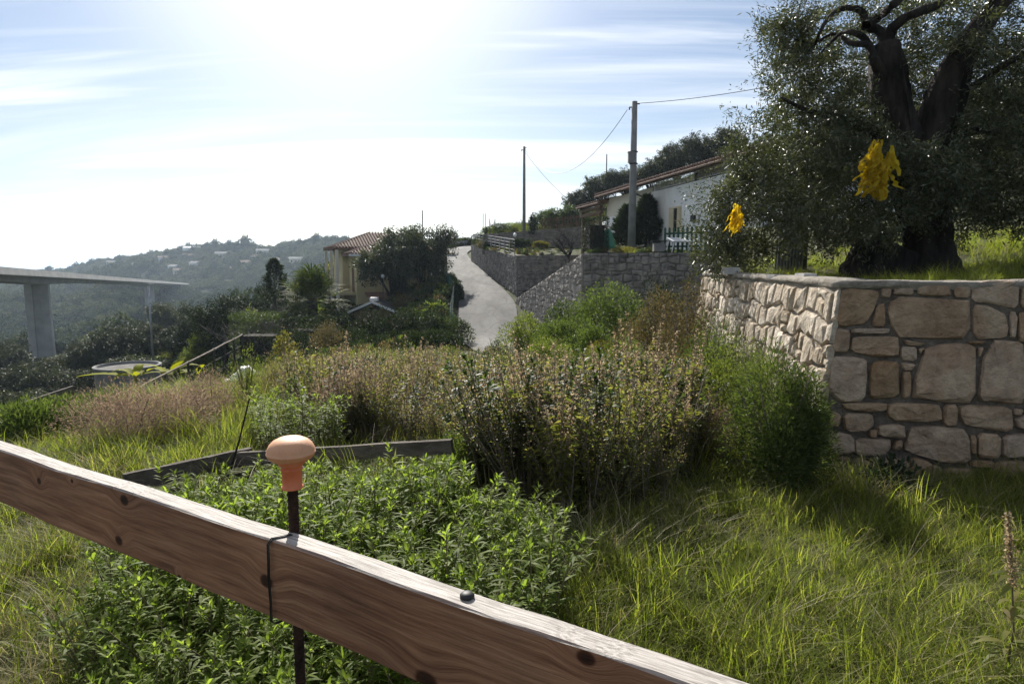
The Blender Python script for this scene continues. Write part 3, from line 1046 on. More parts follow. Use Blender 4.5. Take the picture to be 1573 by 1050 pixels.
CB = (3.25, 30.0)      # corner of the terrace the lamp-less pole stands on
CR = (9.2, 27.2)
RA = (0.25, 44.0)      # foot of the ramp wall at the road
tw = thing('stone_wall', 'dark stone terrace wall below the white house, under the nearer utility pole', 'wall', (CB[0], CB[1], 0))
wall_face(tw, CR, CB, (-1.9, -2.2), (2.02, 2.02), MT['mortar_grey'], MT['stone_grey'], flip=False, hmin=0.16, hmax=0.32, wmin=0.2, wmax=0.55)
rw = thing('stone_wall', 'sloping rubble wall of the driveway ramp dropping to the road edge', 'wall', (RA[0], RA[1], 0))
MT['stone_mid'] = M('stone_mid', (0.19, 0.165, 0.14), (0.34, 0.30, 0.255), 3, 0.95, 1.0, 9, rnd=0.3)
wall_face(rw, CB, RA, (-2.4, -1.1), (2.02, -0.85), MT['mortar_grey'], MT['stone_mid'], parts=False, hmin=0.2, hmax=0.4, wmin=0.25, wmax=0.6)
KC = (0.35, 46.0)
KE = (6.2, 45.0)
WF = (-4.05, 65.5)
kw = thing('stone_wall', 'tall grey retaining wall along the right edge of the climbing road', 'wall', (KC[0], KC[1], 0))
wall_face(kw, KC, WF, (-0.8, 1.7), (2.05, 3.35), MT['mortar_grey'], MT['stone_grey'], parts=False)
dw = thing('stone_wall', 'shaded stone wall facing down the driveway behind the small bare tree', 'wall', (KC[0], KC[1], 0))
wall_face(dw, KE, (KC[0] + 0.02, KC[1] - 0.02), (1.6, -0.8), (2.12, 2.08), MT['mortar_grey'], MT['stone_grey'], parts=False)
wf2 = thing('stone_wall', 'short stretch of grey wall at the bend where the road turns out of sight', 'wall', (WF[0], WF[1], 0))
wall_face(wf2, (WF[0], WF[1] + 0.05), (-2.2, 84.0), (1.7, 3.5), (3.35, 5.0), MT['mortar_grey'], MT['stone_grey'], parts=False)
UW0, UW1 = (-2.6, 58.0), (8.0, 55.5)
uw = thing('stone_wall', 'upper garden wall running across above the fenced planting strip', 'wall', (UW0[0], UW0[1], 0))
wall_face(uw, UW1, UW0, (2.6, 2.7), (4.75, 4.05), MT['mortar_grey'], MT['stone_mid'], parts=False)

# grounds behind those walls
patch('house_terrace_ground', bil((CB[0] + .4, CB[1] + 0.4, 1.98), (CR[0] + 8, CR[1] - 2.5, 1.98), (4.6, 41, 2.75), (18, 44, 3.0), 12, 10, 0.03), MT['ground'])
patch('driveway', bil((CB[0] + .2, CB[1] + 0.3, 1.93), (5.2, 36, 2.25), (RA[0] + 0.35, RA[1] + 0.3, -0.82), (KC[0] + .8, KC[1] - 0.2, -0.45), 6, 10), MT['asphalt'])
patch('driveway', bil((5.2, 36, 2.26), (6.6, 40, 2.7), (KC[0] + .8, KC[1] - 0.2, -0.44), (6.6, 45.0, 2.2), 6, 10), MT['dirt'])
patch('garden_strip_ground', bil((KC[0], KC[1] + 0.2, 2.0), (9, 44.8, 2.2), (UW0[0], UW0[1] - 0.3, 2.85), (9, 55.3, 2.9), 10, 8, 0.06), MT['ground'])
patch('garden_strip_ground', bil((KC[0], KC[1] + 0.22, 2.01), (UW0[0], UW0[1] - 0.28, 2.86), (WF[0] + 0.2, WF[1] + 0.2, 3.3), (-2.2, 70, 3.6), 8, 8, 0.05), MT['ground'])
def hill_z(x, y):
    return 3.95 + 0.115 * (y - 56) * (0.3 if x < 0 else 0.6) + 0.33 * max(0, x - 4) + 0.12 * math.sin(x * 0.8) * math.sin(y * 0.7)
g = []
for j in range(16):
    row = []
    for i in range(26):
        t = j / 15
        x = (UW0[0] - 0.2 * t * 6) + (48 - UW0[0]) * (i / 25) ** 1.3
        y = (57.9 - min(x, 9) * 0.24) + t * 42
        row.append((x, y, hill_z(x, y) - (0.25 if j == 0 and x < 8 else 0)))
    g.append(row)
patch('hillside', g, MT['ground'])
g = []
for j in range(10):
    row = []
    for i in range(16):
        x = 9 + 39 * i / 15
        y = 26 + 30 * j / 9
        z0 = 1.98 + 0.25 * max(0, x - 17)
        z = z0 + (hill_z(x, 57) + 0.15 - z0) * (j / 9) ** 1.6 - 0.03
        row.append((x, y, z if j else z0 - 0.5))
    g.append(row)
patch('hillside', g, MT['ground'])

# ------------------------------------------------------------------ foliage generators
def unit(a):
    return a / np.maximum(np.linalg.norm(a, axis=-1, keepdims=True), 1e-9)

def leaves(P, D, L, W, seg=1, droop=0.0, fold=0.25, upbias=0.0):
    """arrays of leaves as folded diamonds (seg 1) or bent blades (seg 2); returns V, F(tri)"""
    n = len(P)
    L = np.broadcast_to(np.asarray(L, dtype=float), (n,))[:, None]
    W = np.broadcast_to(np.asarray(W, dtype=float), (n,))[:, None]
    D = unit(D)
    R = RG.normal(size=(n, 3))
    if upbias:
        R = R * (1 - upbias) + np.array([0, 0, 1.0]) * upbias * 2
        S = unit(np.cross(D, R)); 
    else:
        S = unit(np.cross(D, R))
    N = np.cross(S, D)
    if seg == 1:
        m = P + D * L * 0.45 - N * W * fold
        t = P + D * L + np.array([0, 0, -1.0]) * droop * L
        V = np.stack([P, m + S * W / 2, t, m - S * W / 2], 1).reshape(-1, 3)
        b = (np.arange(n) * 4)[:, None]
        F = np.concatenate([b + np.array([[0, 1, 2]]), b + np.array([[0, 2, 3]])])
        return V, F
    d1 = np.array([0, 0, -1.0]) * droop * L
    m1 = P + D * L * 0.3 + d1 * 0.1
    m2 = P + D * L * 0.68 + d1 * 0.45
    t = P + D * L + d1
    V = np.stack([P, m1 + S * W * .45 + N * W * fold, m1 - S * W * .45 + N * W * fold, m2 + S * W * .4 + N * W * fold, m2 - S * W * .4 + N * W * fold, t], 1).reshape(-1, 3)
    b = (np.arange(n) * 6)[:, None]
    F = np.concatenate([b + np.array([q]) for q in ([0, 1, 2], [1, 3, 2], [2, 3, 4], [3, 5, 4])])
    return V, F

def tubes_np(mb):
    """MB of quads and ngons -> V, quads, caps dropped"""
    V = np.array(mb.v, dtype=float)
    q = np.array([f for f in mb.f if len(f) == 4], dtype=int).reshape(-1, 4)
    return V, q

def combine(name, chunks, mats, smooth=False):
    """chunks = (V, F, material index)"""
    Vs, Fs, mi, off = [], [], [], 0
    for V, F, m in chunks:
        if len(V) == 0 or len(F) == 0:
            continue
        Vs.append(V); Fs.append(np.asarray(F) + off); mi.append(m); off += len(V)
    return np_mesh(name, np.concatenate(Vs), Fs, mats, mi, smooth)

def scatter(name, label, cat, P, R, S, idx, protos, kind='stuff'):
    """one object whose vertices each carry one of the given plants (geometry nodes)"""
    me = bpy.data.meshes.new(name)
    P = np.asarray(P, dtype=np.float32)
    me.vertices.add(len(P))
    me.vertices.foreach_set('co', P.ravel())
    for nm, typ, arr, key in (('turn', 'FLOAT_VECTOR', R, 'vector'), ('size', 'FLOAT', S, 'value'), ('which', 'INT', idx, 'value')):
        a = me.attributes.new(nm, typ, 'POINT')
        a.data.foreach_set(key, np.asarray(arr, dtype=np.int32 if typ == 'INT' else np.float32).ravel())
    o = link(name, me)
    tag(o, label, cat, None, kind)
    pc = bpy.data.collections.new(name + '_plants')
    for i, m in enumerate(protos):
        pc.objects.link(bpy.data.objects.new('%s_plant_%02d' % (name, i), m))
    ng = bpy.data.node_groups.new(name + '_scatter', 'GeometryNodeTree')
    ng.interface.new_socket('Geometry', in_out='INPUT', socket_type='NodeSocketGeometry')
    ng.interface.new_socket('Geometry', in_out='OUTPUT', socket_type='NodeSocketGeometry')
    gi, go = ng.nodes.new('NodeGroupInput'), ng.nodes.new('NodeGroupOutput')
    ci = ng.nodes.new('GeometryNodeCollectionInfo')
    ci.inputs['Collection'].default_value = pc
    ci.inputs['Separate Children'].default_value = True
    ci.inputs['Reset Children'].default_value = True
    ip = ng.nodes.new('GeometryNodeInstanceOnPoints')
    ip.inputs['Pick Instance'].default_value = True
    def attr(nm, typ):
        n = ng.nodes.new('GeometryNodeInputNamedAttribute')
        n.data_type = typ
        n.inputs['Name'].default_value = nm
        return [s for s in n.outputs if s.enabled and s.name == 'Attribute'][0]
    ng.links.new(gi.outputs[0], ip.inputs['Points'])
    ng.links.new(ci.outputs[0], ip.inputs['Instance'])
    ng.links.new(attr('which', 'INT'), ip.inputs['Instance Index'])
    e2r = ng.nodes.new('FunctionNodeEulerToRotation')
    ng.links.new(attr('turn', 'FLOAT_VECTOR'), e2r.inputs[0])
    ng.links.new(e2r.outputs[0], ip.inputs['Rotation'])
    ng.links.new(attr('size', 'FLOAT'), ip.inputs['Scale'])
    ng.links.new(ip.outputs[0], go.inputs[0])
    md = o.modifiers.new('scatter', 'NODES')
    md.node_group = ng
    return o

# ---- grass clumps
def grass_proto(nb, lmin, lmax, w, spread, mat_, lean=0.5, seeds=0):
    n = nb
    a = RG.random(n) * 2 * PI
    r = spread * np.sqrt(RG.random(n))
    P = np.stack([r * np.cos(a), r * np.sin(a), np.full(n, -0.02)], -1)
    L = RG.uniform(lmin, lmax, n)
    az = RG.random(n) * 2 * PI
    ln = RG.uniform(0.05, lean, n)
    H = np.stack([np.cos(az), np.sin(az), np.zeros(n)], -1)
    S = np.stack([-np.sin(az), np.cos(az), np.zeros(n)], -1)
    Wd = w * RG.uniform(0.6, 1.3, n)
    rows = []
    ts = [0, 0.35, 0.7, 1.0]
    cur = RG.uniform(0.2, 1.3, n)
    for t in ts:
        out = (ln * t + cur * 0.55 * t ** 2.4)[:, None] * L[:, None] * H
        z = (L * (t - 0.28 * cur * t ** 2.6))[:, None] * np.array([0, 0, 1.0])
        c = P + out + z
        wd = (Wd * (1 - t ** 1.6) * 0.5 + 0.0003)[:, None] * S
        rows += [c + wd, c - wd]
    V = np.stack(rows, 1).reshape(-1, 3)
    b = (np.arange(n) * 8)[:, None]
    F = np.concatenate([b + np.array([[2 * i, 2 * i + 1, 2 * i + 3, 2 * i + 2]]) for i in range(3)])
    return np_mesh('grass_clump', V, [F], [mat_])

GRASS = [grass_proto(34, 0.06, 0.19, 0.0042, 0.075, MT['grass'], 0.6) for _ in range(4)] + \
        [grass_proto(20, 0.12, 0.31, 0.0052, 0.06, MT['grass'], 0.7) for _ in range(3)] + \
        [grass_proto(14, 0.10, 0.33, 0.003, 0.08, MT['grass_dry'], 0.9) for _ in range(2)]
TALL = [grass_proto(26, 0.35, 0.8, 0.010, 0.12, MT['grass'], 0.35) for _ in range(3)] + \
       [grass_proto(22, 0.3, 0.7, 0.008, 0.12, MT['grass_dry'], 0.45) for _ in range(2)]

# ---- leafy weed: upright stem, long narrow leaves in a spiral, tuft at the tip
def weed_proto(h, n, L, W, mat_, lean=0.2, branches=3):
    ch = []
    mb = MB()
    stems = []
    for b in range(branches):
        az = RG.random() * 2 * PI
        ln = RG.uniform(0.02, lean)
        hh = h * RG.uniform(0.75, 1.05)
        r0 = 0.03
        pts = [Vector((r0 * math.cos(az) + ln * t * t * hh * math.cos(az), r0 * math.sin(az) + ln * t * t * hh * math.sin(az), hh * t - 0.02)) for t in (0, .35, .7, 1)]
        stems.append(pts)
        mb.tube(pts, [0.005, 0.0045, 0.0035, 0.002], 4, cap=False)
    V, q = tubes_np(mb)
    ch.append((V, q, 1))
    for pts in stems:
        m = n // branches
        t = RG.uniform(0.25, 1.0, m) ** 0.75
        t[: m // 4] = RG.uniform(0.93, 1.0, m // 4)
        X = np.array([[p.x, p.y, p.z] for p in pts])
        P = np.stack([np.interp(t, [0, .35, .7, 1], X[:, k]) for k in range(3)], -1)
        az = np.arange(m) * 2.4 + RG.normal(0, 0.3, m)
        el = np.where(t > 0.9, RG.uniform(0.5, 1.25, m), RG.uniform(0.15, 0.75, m))
        D = np.stack([np.cos(az) * np.cos(el), np.sin(az) * np.cos(el), np.sin(el)], -1)
        lv = L * RG.uniform(0.55, 1.15, m) * (1.0 - 0.3 * (t > 0.93))
        V, F = leaves(P, D, lv, W * RG.uniform(0.7, 1.2, m), 2, 0.28, 0.22, 0.75)
        ch.append((V, F, 0))
    return combine('leafy_weed', ch, [mat_, MT['stem']])
WEEDS = [weed_proto(0.60, 175, 0.100, 0.0132, MT['weed'], 0.38, 5) for _ in range(5)] + [weed_proto(0.48, 150, 0.07, 0.011, MT['weed'], 0.5, 5) for _ in range(2)]

# ---- seed-head weed: woody stems, small leaves, fluffy brown heads along the tips
def seed_proto(h, leafmat, seedmat, nleaf=150, nseed=260, br=9, lw=(0.032, 0.011)):
    ch = []
    mb = MB()
    tips = []
    for b in range(br):
        az = RG.random() * 2 * PI
        ln = RG.uniform(0.05, 0.42)
        hh = h * RG.uniform(0.6, 1.05)
        pts = [Vector((math.cos(az) * ln * hh * t ** 1.3 + RG.normal(0, .012), math.sin(az) * ln * hh * t ** 1.3 + RG.normal(0, .012), hh * t - 0.02)) for t in (0, .3, .6, .82, 1)]
        mb.tube(pts, [0.005, 0.004, 0.003, 0.0022, 0.0012], 4, cap=False)
        tips.append(np.array([[p.x, p.y, p.z] for p in pts]))
    V, q = tubes_np(mb)
    ch.append((V, q, 2))
    for X in tips:
        m = nleaf // br
        t = RG.uniform(0.15, 0.9, m)
        P = np.stack([np.interp(t, [0, .3, .6, .82, 1], X[:, k]) for k in range(3)], -1)
        az = RG.random(m) * 2 * PI; el = RG.uniform(-0.1, 0.9, m)
        D = np.stack([np.cos(az) * np.cos(el), np.sin(az) * np.cos(el), np.sin(el)], -1)
        V, F = leaves(P + D * 0.01, D, lw[0] * RG.uniform(0.6, 1.3, m), lw[1] * RG.uniform(.7, 1.2, m), 1, 0.15)
        ch.append((V, F, 0))
        m = nseed // br
        t = RG.uniform(0.55, 1.03, m)
        P = np.stack([np.interp(t, [0, .3, .6, .82, 1], X[:, k]) for k in range(3)], -1) + RG.normal(0, 0.013, (m, 3))
        V, F = leaves(P, RG.normal(size=(m, 3)) + [0, 0, 0.5], 0.014 * RG.uniform(0.6, 1.3, m), 0.009, 1)
        ch.append((V, F, 1))
    return combine('seed_weed', ch, [leafmat, seedmat, MT['twig']])
SEEDW = [seed_proto(0.80, MT['seedleaf'], MT['seed'], 200, 190) for _ in range(4)] + [seed_proto(0.72, MT['seedleaf'], MT['seed'], 360, 90, 9, (0.042, 0.014)) for _ in range(4)]

def plume_proto(h, br=5):
    ch, mb, tips = [], MB(), []
    for b in range(br):
        az = RG.random() * 2 * PI; ln = RG.uniform(.02, .22); hh = h * RG.uniform(.7, 1.05)
        pts = [Vector((math.cos(az) * ln * hh * t ** 1.2, math.sin(az) * ln * hh * t ** 1.2, hh * t - .02)) for t in (0, .3, .6, .82, 1)]
        mb.tube(pts, [.005, .004, .003, .0022, .0012], 4, cap=False)
        tips.append(np.array([[p.x, p.y, p.z] for p in pts]))
    V, q = tubes_np(mb); ch.append((V, q, 2))
    for X in tips:
        for (m, t0, t1, rad, L, W, mi) in ((90, .58, 1.02, .020, .017, .010, 1), (46, .1, .8, .004, .06, .014, 0)):
            t = RG.uniform(t0, t1, m)
            P = np.stack([np.interp(t, [0, .3, .6, .82, 1], X[:, k]) for k in range(3)], -1) + RG.normal(0, rad, (m, 3)) * (1.25 - t)[:, None]
            az = RG.random(m) * 2 * PI; el = RG.uniform(-.2, 1.0, m)
            D = np.stack([np.cos(az) * np.cos(el), np.sin(az) * np.cos(el), np.sin(el)], -1)
            V, F = leaves(P, D, L * RG.uniform(.6, 1.3, m), W, 1, .2)
            ch.append((V, F, mi))
    return combine('plume_weed', ch, [MT['seedleaf'], MT['seed'], MT['twig']])
MT['bush_mid'] = LEAF('mid_bush_leaf', [(0.05, 0.075, 0.025), (0.085, 0.115, 0.038), (0.13, 0.16, 0.065)], 0.45, 0.55, 0.2)
MT['nettle'] = LEAF('dark_weed_leaf', [(0.04, 0.06, 0.02), (0.065, 0.09, 0.03), (0.10, 0.12, 0.045)], 0.5, 0.55, 0.2)
SEEDW += [plume_proto(.88), plume_proto(.8), weed_proto(0.75, 190, 0.07, 0.018, MT['nettle'], 0.4, 6), weed_proto(0.6, 160, 0.06, 0.016, MT['nettle'], 0.5, 6)]
def blobs_inside(P, holes):
    k = np.ones(len(P), bool)
    for (x, y, r) in holes:
        k &= (P[:, 0] - x) ** 2 + (P[:, 1] - y) ** 2 > r * r
    return P[k]

def in_poly(P, poly):
    x, y = P[:, 0], P[:, 1]
    c = np.zeros(len(P), bool)
    n = len(poly)
    for i in range(n):
        x1, y1 = poly[i]; x2, y2 = poly[(i + 1) % n]
        k = ((y1 > y) != (y2 > y)) & (x < (x2 - x1) * (y - y1) / (y2 - y1 + 1e-12) + x1)
        c ^= k
    return c

def sample_poly(poly, n):
    poly_ = np.array(poly)
    lo, hi = poly_.min(0), poly_.max(0)
    P = RG.uniform(lo, hi, (int(n), 2))
    return P[in_poly(P, poly)]

def plant(P2, zf=None, sink=0.0):
    z = ground(P2[:, 0], P2[:, 1]) if zf is None else np.array([zf(x, y) for x, y in P2])
    return np.stack([P2[:, 0], P2[:, 1], z - sink], -1)

def rots(n, tilt=0.12):
    return np.stack([RG.normal(0, tilt, n), RG.normal(0, tilt, n), RG.random(n) * 2 * PI], -1)

# ---- bush / tree things
def dome_foliage(n, rx, ry, h, L, W, lumps=7, seg=1, shell=0.55, up=0.5, z0=0.0, droop=0.1, spike=0.0):
    """leaf cloud of an uneven dome"""
    C = []
    for i in range(lumps):
        a = RG.random() * 2 * PI; r = math.sqrt(RG.random()) * 0.62
        zz = RG.uniform(0.25, 0.72) * (1 - 0.45 * r)
        C.append((r * math.cos(a), r * math.sin(a), zz, RG.uniform(0.26, 0.46)))
    C.append((0, 0, 0.45, 0.5)); C.append((.45, .2, .3, .4)); C.append((-.45, -.1, .32, .4)); C.append((.1, -.45, .3, .38))
    C = np.array(C)
    k = RG.integers(0, len(C), n)
    d = unit(RG.normal(size=(n, 3)))
    rad = (shell + (1 - shell) * RG.random(n) ** 0.6)[:, None]
    rad = rad * (1 + spike * np.abs(RG.normal(size=(n, 1))))
    P = C[k, :3] + d * C[k, 3:4] * rad
    P[:, 2] = np.abs(P[:, 2])
    P = P * np.array([rx, ry, h]) + np.array([0, 0, z0])
    D = d * (1 - up) + np.array([0, 0, up]) + RG.normal(0, 0.45, (n, 3))
    return leaves(P, D, L * RG.uniform(0.6, 1.3, n), W * RG.uniform(0.7, 1.3, n), seg, droop)

def bush_mesh(n, rx, ry, h, L, W, mat_, **k):
    V, F = dome_foliage(n, rx, ry, h, L, W, **k)
    return np_mesh('foliage', V, [F], [mat_])

def stems_mesh(rx, ry, h, n=7, r=0.015, mat_=None):
    mb = MB()
    for i in range(n):
        a = random.uniform(0, 2 * PI); q = random.uniform(0.15, 0.75)
        mb.tube([(0.08 * rx * math.cos(a), 0.08 * ry * math.sin(a), -0.05), (0.4 * q * rx * math.cos(a), 0.4 * q * ry * math.sin(a), h * 0.4), (q * rx * math.cos(a), q * ry * math.sin(a), h * random.uniform(0.7, 0.95))], [r, r * 0.7, r * 0.3], 5, cap=False)
    return mb.mesh('stem', mat_ or MT['twig'], smooth=True)

def bush(name, label, cat, loc, rx, ry, h, n, L, W, mat_, group=None, stem=0.015, **k):
    t = thing(name, label, cat, loc, group)
    link('foliage', bush_mesh(n, rx, ry, h, L, W, mat_, **k), t)
    link('stem', stems_mesh(rx, ry, h, 7, stem), t)
    return t

def lobed_foliage(lobes, n, L, W, shell=0.35, droop=0.2, clump=0.0, nclump=0, up=0.0):
    lob = np.array(lobes, dtype=float)
    vol = (lob[:, 3] * lob[:, 4] * lob[:, 5]) ** 0.75
    p = vol / vol.sum()
    if nclump:
        k = RG.choice(len(lob), nclump, p=p)
        d = unit(RG.normal(size=(nclump, 3)))
        rad = (shell + (1 - shell) * RG.random(nclump) ** 0.5)[:, None]
        C = lob[k, :3] + d * lob[k, 3:] * rad
        kk = RG.integers(0, nclump, n)
        tw = unit(RG.normal(size=(nclump, 3)) * 0.6 + d * 0.8 + np.array([0, 0, up]))
        tt = RG.random(n)[:, None]
        P = C[kk] + tw[kk] * (tt - 0.5) * clump * 2.2 + RG.normal(0, clump * 0.28, (n, 3)) + np.array([0, 0, -1.0]) * droop * clump * tt ** 2
        D = tw[kk] * 0.9 + RG.normal(0, 0.6, (n, 3))
    else:
        k = RG.choice(len(lob), n, p=p)
        d = unit(RG.normal(size=(n, 3)))
        rad = (shell + (1 - shell) * RG.random(n) ** 0.5)[:, None]
        P = lob[k, :3] + d * lob[k, 3:] * rad
        D = d * 0.5 + RG.normal(0, 0.7, (n, 3))
    return leaves(P, D, L * RG.uniform(0.6, 1.3, n), W * RG.uniform(0.7, 1.3, n), 1, 0.05), P

def tree_proto(h, crown_r, n, L, W, leafmat, trunk_r=0.18, trunk_h=0.3, nlob=9, clump=0.35, nclump=160, bark='bark', flat=0.75, spread=0.75, shell=0.3):
    """returns (trunk mesh, crown mesh) around the origin"""
    lobes = []
    cz = h * (trunk_h + (1 - trunk_h) * 0.5)
    ch = h * (1 - trunk_h) * 0.5
    for i in range(nlob):
        a = 2 * PI * i / nlob * 1.9 + random.uniform(-.5, .5)
        r = crown_r * spread * random.uniform(0.25, 0.95)
        zz = cz + ch * random.uniform(-0.6, 0.62) * (1 - 0.3 * r / crown_r)
        q = crown_r * random.uniform(0.32, 0.52)
        lobes.append((r * math.cos(a), r * math.sin(a), zz, q, q, q * flat))
    (V, F), _ = lobed_foliage(lobes, n, L, W, shell, 0.3, clump, nclump)
    crown = np_mesh('crown', V, [F], [leafmat])
    mb = MB()
    fork = h * trunk_h * 0.9
    bend = random.uniform(-0.1, 0.1) * h
    mb.tube([(0, 0, -0.3), (bend * .3, 0, fork * .5), (bend * .5, 0.02 * h, fork)], [trunk_r * 1.25, trunk_r, trunk_r * .85], 9, cap=False)
    for l in lobes:
        mid = Vector((l[0] * .45 + random.uniform(-.1, .1) * crown_r, l[1] * .45, fork + (l[2] - fork) * random.uniform(.35, .6)))
        mb.tube([(bend * .5, 0.02 * h, fork - 0.05), mid, (l[0], l[1], l[2] + l[5] * .3)], [trunk_r * .55, trunk_r * .34, trunk_r * .08], 6, cap=False)
    return mb.mesh('trunk', MT[bark], smooth=True), crown

def place_tree(name, label, cat, proto, loc, s=1.0, rz=0.0, group=None, sz=None):
    t = thing(name, label, cat, loc, group, rz)
    t.scale = (s, s, sz or s)
    link('trunk', proto[0], t)
    link('crown', proto[1], t)
    return t

def bare_proto(h, r0, levels=4, mat_='bark_grey', spread=0.6, seed=3, trunk=0.3, nsub=4, keep=.45):
    rnd = random.Random(seed)
    mb, mt = MB(), MB()
    def grow(m, p, d, L, r, lev):
        pts, rr = [p], [r]
        for i in range(3):
            d = (d + Vector((rnd.uniform(-.25, .25), rnd.uniform(-.25, .25), rnd.uniform(-.05, .2)))).normalized()
            p = p + d * L / 3
            pts.append(p); rr.append(r * (1 - 0.22 * (i + 1)))
        m.tube(pts, rr, 5 if lev < 2 else 3, cap=False)
        if lev < levels:
            for k in range(nsub if lev else nsub + 1):
                q = pts[rnd.choice([1, 2, 3, 3])] if lev else pts[3]
                a = rnd.uniform(0, 2 * PI)
                side = Vector((math.cos(a), math.sin(a), rnd.uniform(-.1, .5)))
                grow(mb, q, (d * (1 - spread) + side * spread).normalized(), L * rnd.uniform(.55, .85), r * keep, lev + 1)
    grow(mt, Vector((0, 0, -0.2)), Vector((0.05, 0, 1)), h * trunk, r0, 0)
    return mt.mesh('trunk', MT[mat_], smooth=True), mb.mesh('crown', MT[mat_])

# ------------------------------------------------------------------ foreground rails and the capped stake
RA0, RA1 = Vector((0.62, 0.08, 0)), Vector((-2.42, 3.55, 0))
def near_rail():
    # two points on the front top edge, from the photograph
    p0 = at(0, 691, 1.66)
    p1 = at(1050, 1049, (p0.z - CAMZ) / (at(1050, 1049, 1).z - CAMZ))
    d = (p1 - p0).normalized()
    a, b = p0 - d * 2.3, p1 + d * 1.6
    mid = (a + b) / 2
    L = (b - a).length
    yaw = math.atan2(d.y, d.x)
    root = thing('wooden_rail', 'weathered brown wooden fence board running diagonally across the near foreground', 'fence rail', mid)
    root.rotation_euler = (0, -math.asin(d.z), yaw)
    Hb, Tb = 0.148, 0.045
    mb = MB()
    nx = 70
    rnd = random.Random(4)
    prof = [(0, 0), (0.0035, 0.003), (Tb - 0.004, 0.003), (Tb, -0.001), (Tb, -Hb + .004), (Tb - .004, -Hb), (0.004, -Hb), (0, -Hb + 0.004), (-0.001, -Hb * .5), (0, -0.004)]
    k = len(prof)
    for i in range(nx + 1):
        x = -L / 2 + L * i / nx
        wob = 0.0022 * math.sin(x * 3.1) + 0.0012 * math.sin(x * 11 + 1)
        for (yy, zz) in prof:
            chip = rnd.uniform(0, 0.0022) if zz > -0.01 or zz < -Hb + 0.01 else 0
            mb.v.append((x, yy + wob, zz + 0.7 * wob - (chip if zz > -.02 else -chip)))
    for i in range(nx):
        for j in range(k):
            q = i * k + j; r = i * k + (j + 1) % k
            mb.f.append((q, q + k, r + k, r)); mb.m.append(0)
    mb.f.append(tuple(range(k))); mb.m.append(0)
    e = nx * k
    mb.f.append(tuple(e + j for j in range(k))[::-1]); mb.m.append(0)
    # local positions of the knots seen on the face
    Mi = (Matrix.Translation(mid) @ root.rotation_euler.to_matrix().to_4x4()).inverted()
    nrm = (root.rotation_euler.to_matrix() @ Vector((0, -1, 0)))
    knots = []
    for (px, py, r) in ((62, 738, .010), (112, 738, .006), (190, 768, .014), (182, 830, .013), (408, 893, .015), (275, 886, .006), (655, 1046, .02), (900, 1010, .012)):
        q = Mi @ ray_to_plane(px, py, a, nrm)
        knots.append((q.x, q.z, r))
    me = mb.mesh('board', rail_wood(knots))
    o = link('board', me, root)
    # wire loop
    Ml = Mi
    q = Ml @ ray_to_plane(414, 860, a, nrm)
    mw = MB()
    for dx in (0.0, 0.004):
        x = q.x + dx
        pts = [(x + .018, Tb * .75, .006), (x + .010, Tb * .4, 0.0055), (x + .002, .004, .0055), (x, -.0035, -.004), (x + .001, -.0045, -.03), (x - .0015, -.004, -.07), (x + .001, -.004, -.11), (x, -.004, -Hb + .002), (x + .004, .002, -Hb - .004), (x + .012, Tb, -Hb - .004), (x + .016, Tb + .012, -Hb - .002)]
        mw.tube(pts, 0.0013, 5)
    link('wire', mw.mesh('wire', MT['dark_metal'], smooth=True), root)
    q = Ml @ at(700, 917, 0.97)
    q2 = Mi @ ray_to_plane(702, 925, a, nrm)
    mw = MB(); mw.lathe((q2.x, Tb * .55, .003), [(.011, 0), (.011, .003), (.008, .006), (.003, .007)], 14)
    link('nail_head', mw.mesh('nail_head', MT['dark_metal'], smooth=True), root)
    return a, d, nrm
rail_a, rail_d, rail_n = near_rail()

def stake():
    top = at(446, 671, 1.135)
    back = Vector((top.x, top.y, 0))
    g0 = gz(top.x, top.y)
    root = thing('capped_stake', 'rusty steel stake with a pale-topped orange mushroom safety cap behind the near board', 'stake', (top.x, top.y, g0))
    H = top.z - g0
    mb = MB()
    r = 0.0095
    n = int((H + 0.1) / 0.012)
    prof = []
    for i in range(n):
        z = -0.12 + i * 0.012
        prof += [(r, z), (r, z + .0075), (r + .0012, z + .0085), (r + .0012, z + .0110)]
    prof = [p for p in prof if p[1] < H - 0.06]
    mb.lathe((0, 0, 0), prof, 10)
    link('rod', mb.mesh('rod', MT['rust'], smooth=False), root)
    mb = MB()
    z0 = -0.094
    prof = [(.0185, .0), (.0195, .001), (.0195, .003), (.0172, .004), (.0175, .020), (.0182, .034), (.0194, .035), (.0194, .037), (.0184, .038), (.0192, .042), (.0235, .046), (.0245, .049), (.0255, .053), (.036, .0555), (.0405, .060), (.0423, .0645), (.0429, .065), (.0429, .0665), (.0423, .067), (.0415, .073), (.0375, .081), (.031, .0875), (.022, .092), (.011, .0942), (.003, .0948)]
    mb.lathe((0, 0, 0), prof, 40)
    o = link('cap', mb.mesh('cap', MT['plastic_orange'], smooth=True), root, (0, 0, H + z0))
stake()

